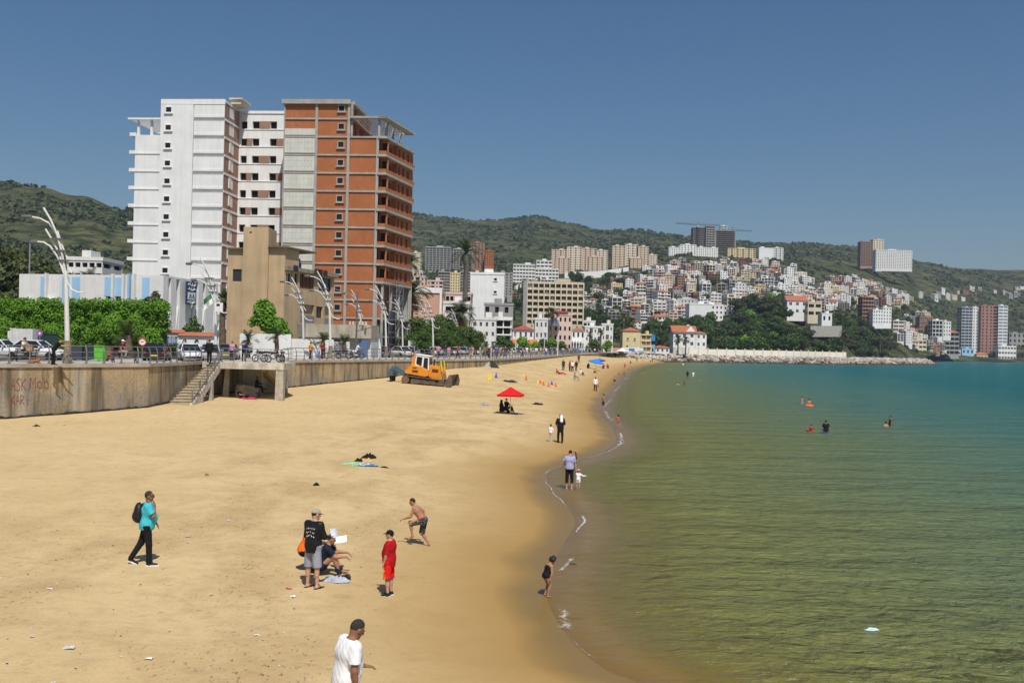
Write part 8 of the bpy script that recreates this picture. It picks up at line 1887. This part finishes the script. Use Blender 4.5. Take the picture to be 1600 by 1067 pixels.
# ------------------------------------------------------------------ things lying and standing on the sand
def parasol(label,px,py,w,h,m,tilt=0,square=True):
	q=on_sand(px,py);o=thing('parasol',label,'parasol',q,.3);o.rotation_euler=(tilt,tilt*.4,.45)
	mb=MB();mb.tube([(0,0,-.3),(0,0,h+.1)],.025,6);mb.build('pole',white_r,o);seg=4 if square else 8
	def tier(z,r0,r1,hh):
		mb=MB();f=lambda r,zz: [(r*math.cos(a),r*math.sin(a),zz) for a in np.arange(seg)*2*math.pi/seg+.2]
		a,b,c=f(r0,z),f(r1,z+hh),f(r0*.97,z-.12);mb.add(a+b+c,[(i,(i+1) % seg,seg+(i+1) % seg,seg+i) for i in range(seg)]+[(2*seg+i,2*seg+(i+1) % seg,(i+1) % seg,i) for i in range(seg)]+[tuple(range(seg,2*seg))]);return mb
	tier(h-.55,w/2,w*.14,.42).build('canopy',m,o);tier(h-.16,w*.17,.03,.22).build('vent_cap',m,o)
	for i in range(seg): a=i*2*math.pi/seg+.2;mb=MB();mb.tube([(0,0,h-.62),(w*.48*math.cos(a),w*.48*math.sin(a),h-.56)],.014,4);mb.build('rib',metal_g,o)
parasol('red two tiered parasol over the pair dressed in black',797,647,2.7,2.05,cloth('parasol_red',(.62,.012,.015)));parasol('bright blue parasol far along the beach',929,577,3.0,2.0,cloth('parasol_blue',(.02,.22,.70)),R(12),False);parasol('purple blue parasol right behind the bright blue one',938,574,2.6,1.9,cloth('parasol_purple',(.13,.12,.50)),R(-10),False)
def mat_(label,px,py,rx,ry,hh,m,nm='beach_towel',cat='towel',seed=1): return crumple(nm,label,cat,on_sand(px,py),rx,ry,hh,m,seed,24)
def towel_m():
	t=NT('green_blue_towel');p=t.pos((1,1,1),obj=True);n=t.noise(p,2.6,3,.6,1.0);n2=t.noise(p,7,2,.5,.6);s=t.new('SeparateXYZ');t.l.new(p,s.inputs[0])
	c=t.mix(t.ramp(t.math('ADD',s.outputs[0],n),[(.5,0.0),(.75,1.0)]),(.12,.55,.22),(.03,.22,.42));t.base(t.mix(t.ramp(n2,[(.56,0.0),(.62,1.0)]),c,(.62,.72,.66)));t.b.inputs['Roughness'].default_value=.9;return t.m
mat_('crumpled green and blue patterned beach towel',560,727,1.0,.42,.09,towel_m(),seed=3);mat_('black bag and clothes on the patterned towel',576,716,.34,.2,.26,black_c,'black_bag','bag',5);mat_('sand coloured cloth lying before the black bag',573,721,.28,.16,.15,cloth('apricot',(.60,.36,.14)),'cloth','cloth',6);mat_('dark sandals and cloth right of the patterned towel',600,731,.22,.11,.08,black_c,'dark_clothes','clothes',7);mat_('black cloth left of the sand coloured cloth on the towel',560,721,.2,.12,.16,black_c,'dark_clothes','clothes',17)
mat_('blue mat beneath the red parasol',803,646,.8,.45,.05,CC['blue'],'beach_mat','mat',8);mat_('black and white clothes left of the red parasol',757,633,.42,.3,.22,M('mixed_cloth',(.25,.26,.28),.9,.9,5),'clothes_pile','clothes',9);mat_('dark pile of shoes and bag right of the red parasol',839,632,.6,.25,.2,black_c,'dark_clothes','clothes',10);mat_('dark clothes pile behind the small cones',797,597,.9,.4,.32,charcoal_c,'dark_clothes','clothes',11)
mat_('black stone or bag lying near the graffiti wall',57,666,.22,.14,.12,black_c,'black_bag','bag',12);mat_('black bundle on the open sand left of centre',494,759,.13,.12,.13,black_c,'black_bag','bag',13);mat_('brown lump on the sand left of centre',323,743,.10,.08,.09,cloth('khaki_lump',(.22,.16,.09)),'stone','stone',14)
for px,py,c,l in ((763,594,'yellow','left one of the yellow pair'),(766,593,'yellow','right one of the yellow pair'),(775,590,'blue','beside the yellow pair'),(822,594,'red','standing alone behind the red parasol'),(840,600,'yellow','at the left end of the row'),(844,599,'red','next to the yellow end cone'),(849,602,'red','third in the row'),(857,604,'red','left of the blue cone in the row'),(862,601,'blue','near the right end of the row'),(868,604,'red','at the right end of the row')):
	o=thing('training_cone','small %s plastic cone on the sand, %s' % ('orange' if c=='red' else c,l),'cone',on_sand(px,py),0,'training cones on the sand');m=cloth('cone_' +c,{'red': (.75,.13,.02),'yellow': (.75,.62,.03),'blue': (.03,.12,.5)}[c]);hh=1.0 if px<830 else .75
	mb=MB();mb.lathe([(.16,.02),(.03,.62*hh),(.02,.64*hh)],10);mb.build('cone_body',m,o);mb=MB();mb.box(-.2,.2,-.2,.2,0,.025);mb.build('base',m,o)
lm=[M('litter_white',(.75,.75,.73),.6),M('litter_pale',(.5,.52,.53),.5),M('litter_dark',(.06,.045,.03),.9),M('litter_red',(.4,.03,.04),.6)]
LM=[]
for i in range(4):
	bm=bmesh.new();bmesh.ops.create_grid(bm,x_segments=4,y_segments=3,size=1)
	for v in bm.verts: v.co.z=.35*mnoise.noise(v.co*1.7+Vector((i*5,0,0)))+.25;v.co.y*=.5+.3*i/3
	bmesh.ops.solidify(bm,geom=bm.faces[:],thickness=.06);me=bpy.data.meshes.new('litter');bm.to_mesh(me);bm.free();me.materials.append(lm[0]);LM.append(me)
def litter(px,py,s,mi,lab):
	q=on_sand(px,py);o=link('litter_scrap',rng.choice(LM),None,q+Vector((0,0,.004)),(rng.uniform(-.2,.2),rng.uniform(-.2,.2),rng.uniform(0,6)),(s*.8,s*.8,s*.6));tag(o,lab,'litter','scraps of litter on the sand');o.material_slots[0].link='OBJECT';o.material_slots[0].material=lm[mi]
for px,py,s,mi,l in ((108,1015,.12,1,'clear crumpled plastic piece at the lower left'),(232,1031,.09,0,'white scrap above the lower left edge'),(403,994,.10,0,'white strip of paper left of the man in white'),(458,931,.10,0,'white flat piece in front of the black jacketed man'),(451,919,.08,3,'dark red scrap beside the black jacketed man'),(330,930,.06,3,'red and white wrapper on the lower left sand'),(77,921,.07,0,'white and black scrap at the far left'),(294,838,.09,1,'pale bottle right of the turquoise man'),(357,813,.08,1,'clear bottle right of the turquoise man, farther'),(380,722,.10,1,'pale bottle on the upper left sand'),(167,653,.14,0,'white scrap below the sea wall'),(100,664,.14,1,'pale scrap near the graffiti wall'),(276,641,.16,0,'white bag at the foot of the stairs'),(899,648,.12,0,'white scrap above the wet sand'),(83,1064,.08,0,'white scrap at the bottom left edge'),(50,996,.06,1,'pale scrap at the left edge')): litter(px,py,s,mi,l)
for _ in range(170):
	px,py=rng.uniform(0,840),640+420*rng.random()**1.1
	p=on_sand(px,py)
	if shore_x(p.y)-p.x<4: continue
	mi=rng.choice([0,0,1,2,2,2]);litter(px,py,rng.uniform(.012,.034),mi,('tiny pale scrap' if mi<2 else 'tiny dark twig')+' among many scattered on the dry sand')
# ------------------------------------------------------------------ people farther off
for k,px,py,rz,t,b,l,sc in (('robesit',783,646,-1.2,'black','black','woman in black robe sitting under the red parasol, left one',1),('sit',791,644,-1.0,'black','black','person in black sitting under the red parasol, right one',1),
	('stand',880,579,.3,'dark green','black','person in dark green standing left of the small group',1),('stand',890,580,2,'red','black','person in red top in the small standing group',1),('stand',894,581,0,'white','navy','person in white T-shirt in the small standing group',1),('stand',900,580,.4,'black','brown','person in black at the right of the small group',1),
	('lie',874,585,-1.4,'red','red','person in red reclining on the sand',1),('sit',907,587,-.9,'white','navy','person in white sitting on the sand behind the walker',1),('sit',898,595,-1.3,'grey','beige','person in grey sitting with legs out on the sand',1),('robesit',919,576,0,'black','black','person in black sitting left of the blue parasol',1),('sit',932,584,1,'yellow','brown','person in yellow bending below the blue parasol',1),('sit',943,577,.4,'purple','black','person in purple sitting right of the parasols',1),('sit',949,576,-.3,'red','navy','person in dark red sitting right of the parasols',1),
	('stand',904,567,0,'brown','brown','lone person walking far up the beach',1),('walk',976,578,.5,'red','grey','person in red bending near the waterline',1),('walk',985,572,-.8,'green','beige','person in green walking near the far waterline',1),('sit',968,587,1.5,'pink','black','child sitting at the water edge, left one',.8),('sit',975,587,-1.5,'brown','pink','child sitting at the water edge, right one',.8),('swim',960,601,0,'grey','navy','child standing in the shallows below the sitting children',.8),
	('stand',995,565,0,'brown','black','distant person before the rocks, first from the left',1),('stand',1004,564,1,'white','grey','distant person before the rocks, second from the left',1),('stand',1016,566,0,'white','black','distant person in white before the rocks',1),('stand',1019,566,2,'black','black','distant person in black before the rocks',1),('stand',1041,564,0,'white','navy','distant person at the beach end by the rocks, left',1),('stand',1046,564,1,'black','black','distant person at the beach end by the rocks, right',1)): bfig(k,px,py,rz,t,b,l,sc)
def bather(kind,px,py,dep,rz,t,b,l,sc=1.0): q=G(px,py,0);figure(kind,(q.x,q.y,-dep),rz,t,b,l,sc)
for a in (('stand',1290,677,.72,.1,'black','blue','boy in black top and blue shorts standing in the sea'),('swim',1253,632,.75,.9,'grey','grey','bather with bare back in the sea, left of the orange ring'),('swim',1264,634,.9,.3,'grey','orange','bather inside an orange ring'),('sit',1267,674,.25,.8,'red','red','girl in red squatting in the sea',.72),('walk',1391,665,.85,1.2,'brown','brown','bather bending forward in the sea at the right'),('swim',1384,666,1.3,.2,'grey','grey','head of a bather left of the bending one'),
	('robe',1074,588,.5,.3,'black','black','person in black robe standing in the sea far off'),('stand',1083,588,.6,.3,'white','white','person in white standing in the sea far off'),('swim',1005,584,1.1,0,'grey','black','dark bather near the far waterline'),('swim',1059,602,1.2,0,'grey','navy','distant bather, left of a splashing pair'),('walk',1069,601,1.0,1,'brown','brown','distant bather, right of a splashing pair'),('stand',1067,572,.5,0,'white','grey','wader in white before the rocks'),('swim',1048,577,1.3,0,'grey','black','swimmer head before the rocks'),('swim',1240,598,1.42,0,'grey','black','lone swimmer head in the middle of the bay'),('swim',1093,594,1.4,0,'grey','black','swimmer head right of the far waders'),('swim',1105,578,1.35,0,'grey','black','swimmer head far out before the white wall')): bather(*a)
o=thing('swim_ring','orange swim ring round a bather','swim ring',tuple(G(1264,634,.05)));mb=MB();mb.tube([(.36*math.cos(a),.36*math.sin(a),0) for a in np.linspace(0,2*math.pi,19)],.14,8,0,False);mb.build('tube',cloth('ring_orange',(.75,.16,.05)),o,True)
cols_=list(CC);k=0
for p,t in along(offset_line(2.6),118,395,4.0):
	for d in (0,rng.uniform(1.2,4.5)):
		if rng.random()<.22: continue
		px=to_px((p.x,p.y,5))[0];a,b=rng.choice(cols_[:9]),rng.choice(['black','navy','grey','beige','blue']);n=Vector((-t.y,t.x,0));k+=1
		kd=rng.choice(['stand','walk','stand','walk','robe']);a=rng.choice(['black','navy','beige','brown']) if kd=='robe' else a
		figure(kd,(p.x+n.x*d+rng.uniform(-1,1),p.y+n.y*d+rng.uniform(-1.5,1.5),PROM),rng.uniform(0,6.28),a,b,'passer by in %s on the %s promenade' % (a,'bulldozer part of the' if px<700 else 'middle' if px<790 else 'far'),rng.uniform(.92,1.04),group='crowd strolling on the promenade')
for c in FIGS: t,b=c['_c'];del c['_c'];recolour(c,{'crowd_shirt': CC[t],'crowd_trousers': CC[b]})
# ------------------------------------------------------------------ foam along the water line, floating things, weed
def foam_m():
	t=NT('foam');t.base((.80,.80,.78));t.b.inputs['Roughness'].default_value=.7;u=t.new('Attribute',attribute_name='edge').outputs['Fac']
	n1=t.noise(t.pos(),3.4,5,.7,.8);n2=t.noise(t.pos(),15,3,.6,.5);f=t.math('ADD',t.math('MULTIPLY',n1,.6),t.math('MULTIPLY',n2,.45));a=t.ramp(t.math('SUBTRACT',t.math('ADD',f,u),.93),[(0.0,0.0),(.2,.72)])
	tr=t.new('BsdfTransparent');mx=t.new('MixShader');t.l.new(a,mx.inputs[0]);t.l.new(tr.outputs[0],mx.inputs[1]);t.l.new(t.b.outputs[0],mx.inputs[2]);t.l.new(mx.outputs[0],t.out.inputs['Surface']);return t.m
V,Fc,E=[],[],[]
def ribbon(y0,y1,off0,off1,w0,w1,dens):
	n=max(8,int((y1-y0)/(.10+y0*.004)));b=len(V)
	for i in range(n+1):
		s=i/n;Y=y0+(y1-y0)*s;w=.75*(w0+(w1-w0)*s)*(.5+.9*abs(_n2(Y,off0,.8,7))+.3);c=off0+(off1-off0)*s+min(.25,Y*.0045)*_n2(Y,0,.7,3)+min(.10,Y*.0012)*_n2(Y,5,2.6,4)
		for j in range(5): u=j/4*2-1;V.append((float(shore_x(Y))+c+u*w,Y,.028+.012*(1-u*u)));E.append(dens*(1-u*u)*min(1,6*s,6*(1-s)))
	for i in range(n):
		for j in range(4): a=b+i*5+j;Fc.append((a,a+1,a+6,a+5))
for a in ((18.5,21.2,.1,.0,.05,.05,.45),(20.8,23.0,.10,.30,.40,.34,.47),(19.6,22.4,.5,.45,.5,.5,.30),(26.2,28.6,.3,.5,.10,.25,.50),(31.5,36,.2,.35,.08,.22,.55),(36,46,.0,.0,.06,.07,.55),(46,51,.0,.1,.08,.05,.50),(33,37,1.0,1.2,.5,.4,.22),(52,66,.2,.6,.10,.18,.50),(60,72,.4,.2,.2,.3,.55),(80,96,.5,.6,.25,.35,.5),(98,118,.5,.8,.25,.3,.5),(130,165,.6,.8,.3,.4,.48),(180,215,1.2,1.0,.4,.5,.45),(45,50,4.6,5.2,.7,.9,.20),(140,150,9,9.5,.6,.7,.4),(165,175,7,7.5,.6,.6,.4),(118,124,6,6.4,.4,.5,.4)): ribbon(*a)
me=bpy.data.meshes.new('foam');np_mesh(me,V,Fc);me.materials.append(foam_m());attr(me,'edge',E);tag(link('sea_foam',me),'thin broken white foam along the edge of the sea','foam',kind='stuff')
q=G(1362,982,.02);o=crumple('floating_bag','pale blue plastic bag floating on the water','bag',(q.x,q.y,0.0),.17,.09,.05,M('pale_blue_plastic',(.50,.68,.72),.3),2,14)
wd=cloth('dark_seaweed',(.045,.045,.02),.6,.4)
for px,py,s,l in ((1570,1018,.75,'dark seaweed patch under the surface at the right edge'),(1512,1058,.5,'dark seaweed patch under the surface at the bottom right')): q=G(px,py,.0);crumple('seaweed_patch',l,'seaweed',(q.x,q.y,-.045),s,s*.35,.10,wd,int(px),30)
for px,py,s in ((893,880,.16),(1168,960,.09),(1041,868,.07),(1286,966,.10)): q=G(px,py,0);crumple('seaweed_scrap','small brown seaweed scrap drifting near the beach','seaweed',(q.x,q.y,-.012),s,s*.3,.03,wd,int(px),10)['group']='drifting seaweed scraps'
# ------------------------------------------------------------------ sea haze
hz=MB();hz.box(-2400,2400,-220,2800,-13.2,380);ho=tag(hz.build('haze',None),'thin sea haze over the bay','haze',kind='stuff')
hm=bpy.data.materials.new('haze');hm.use_nodes=True;hn=hm.node_tree.nodes;hn.remove(hn['Principled BSDF']);pv=hn.new('ShaderNodeVolumePrincipled')
pv.inputs['Color'].default_value=(.62,.76,.95,1);pv.inputs['Density'].default_value=.0001;pv.inputs['Anisotropy'].default_value=.1
hm.node_tree.links.new(pv.outputs[0],hn['Material Output'].inputs['Volume']);ho.data.materials.clear();ho.data.materials.append(hm)
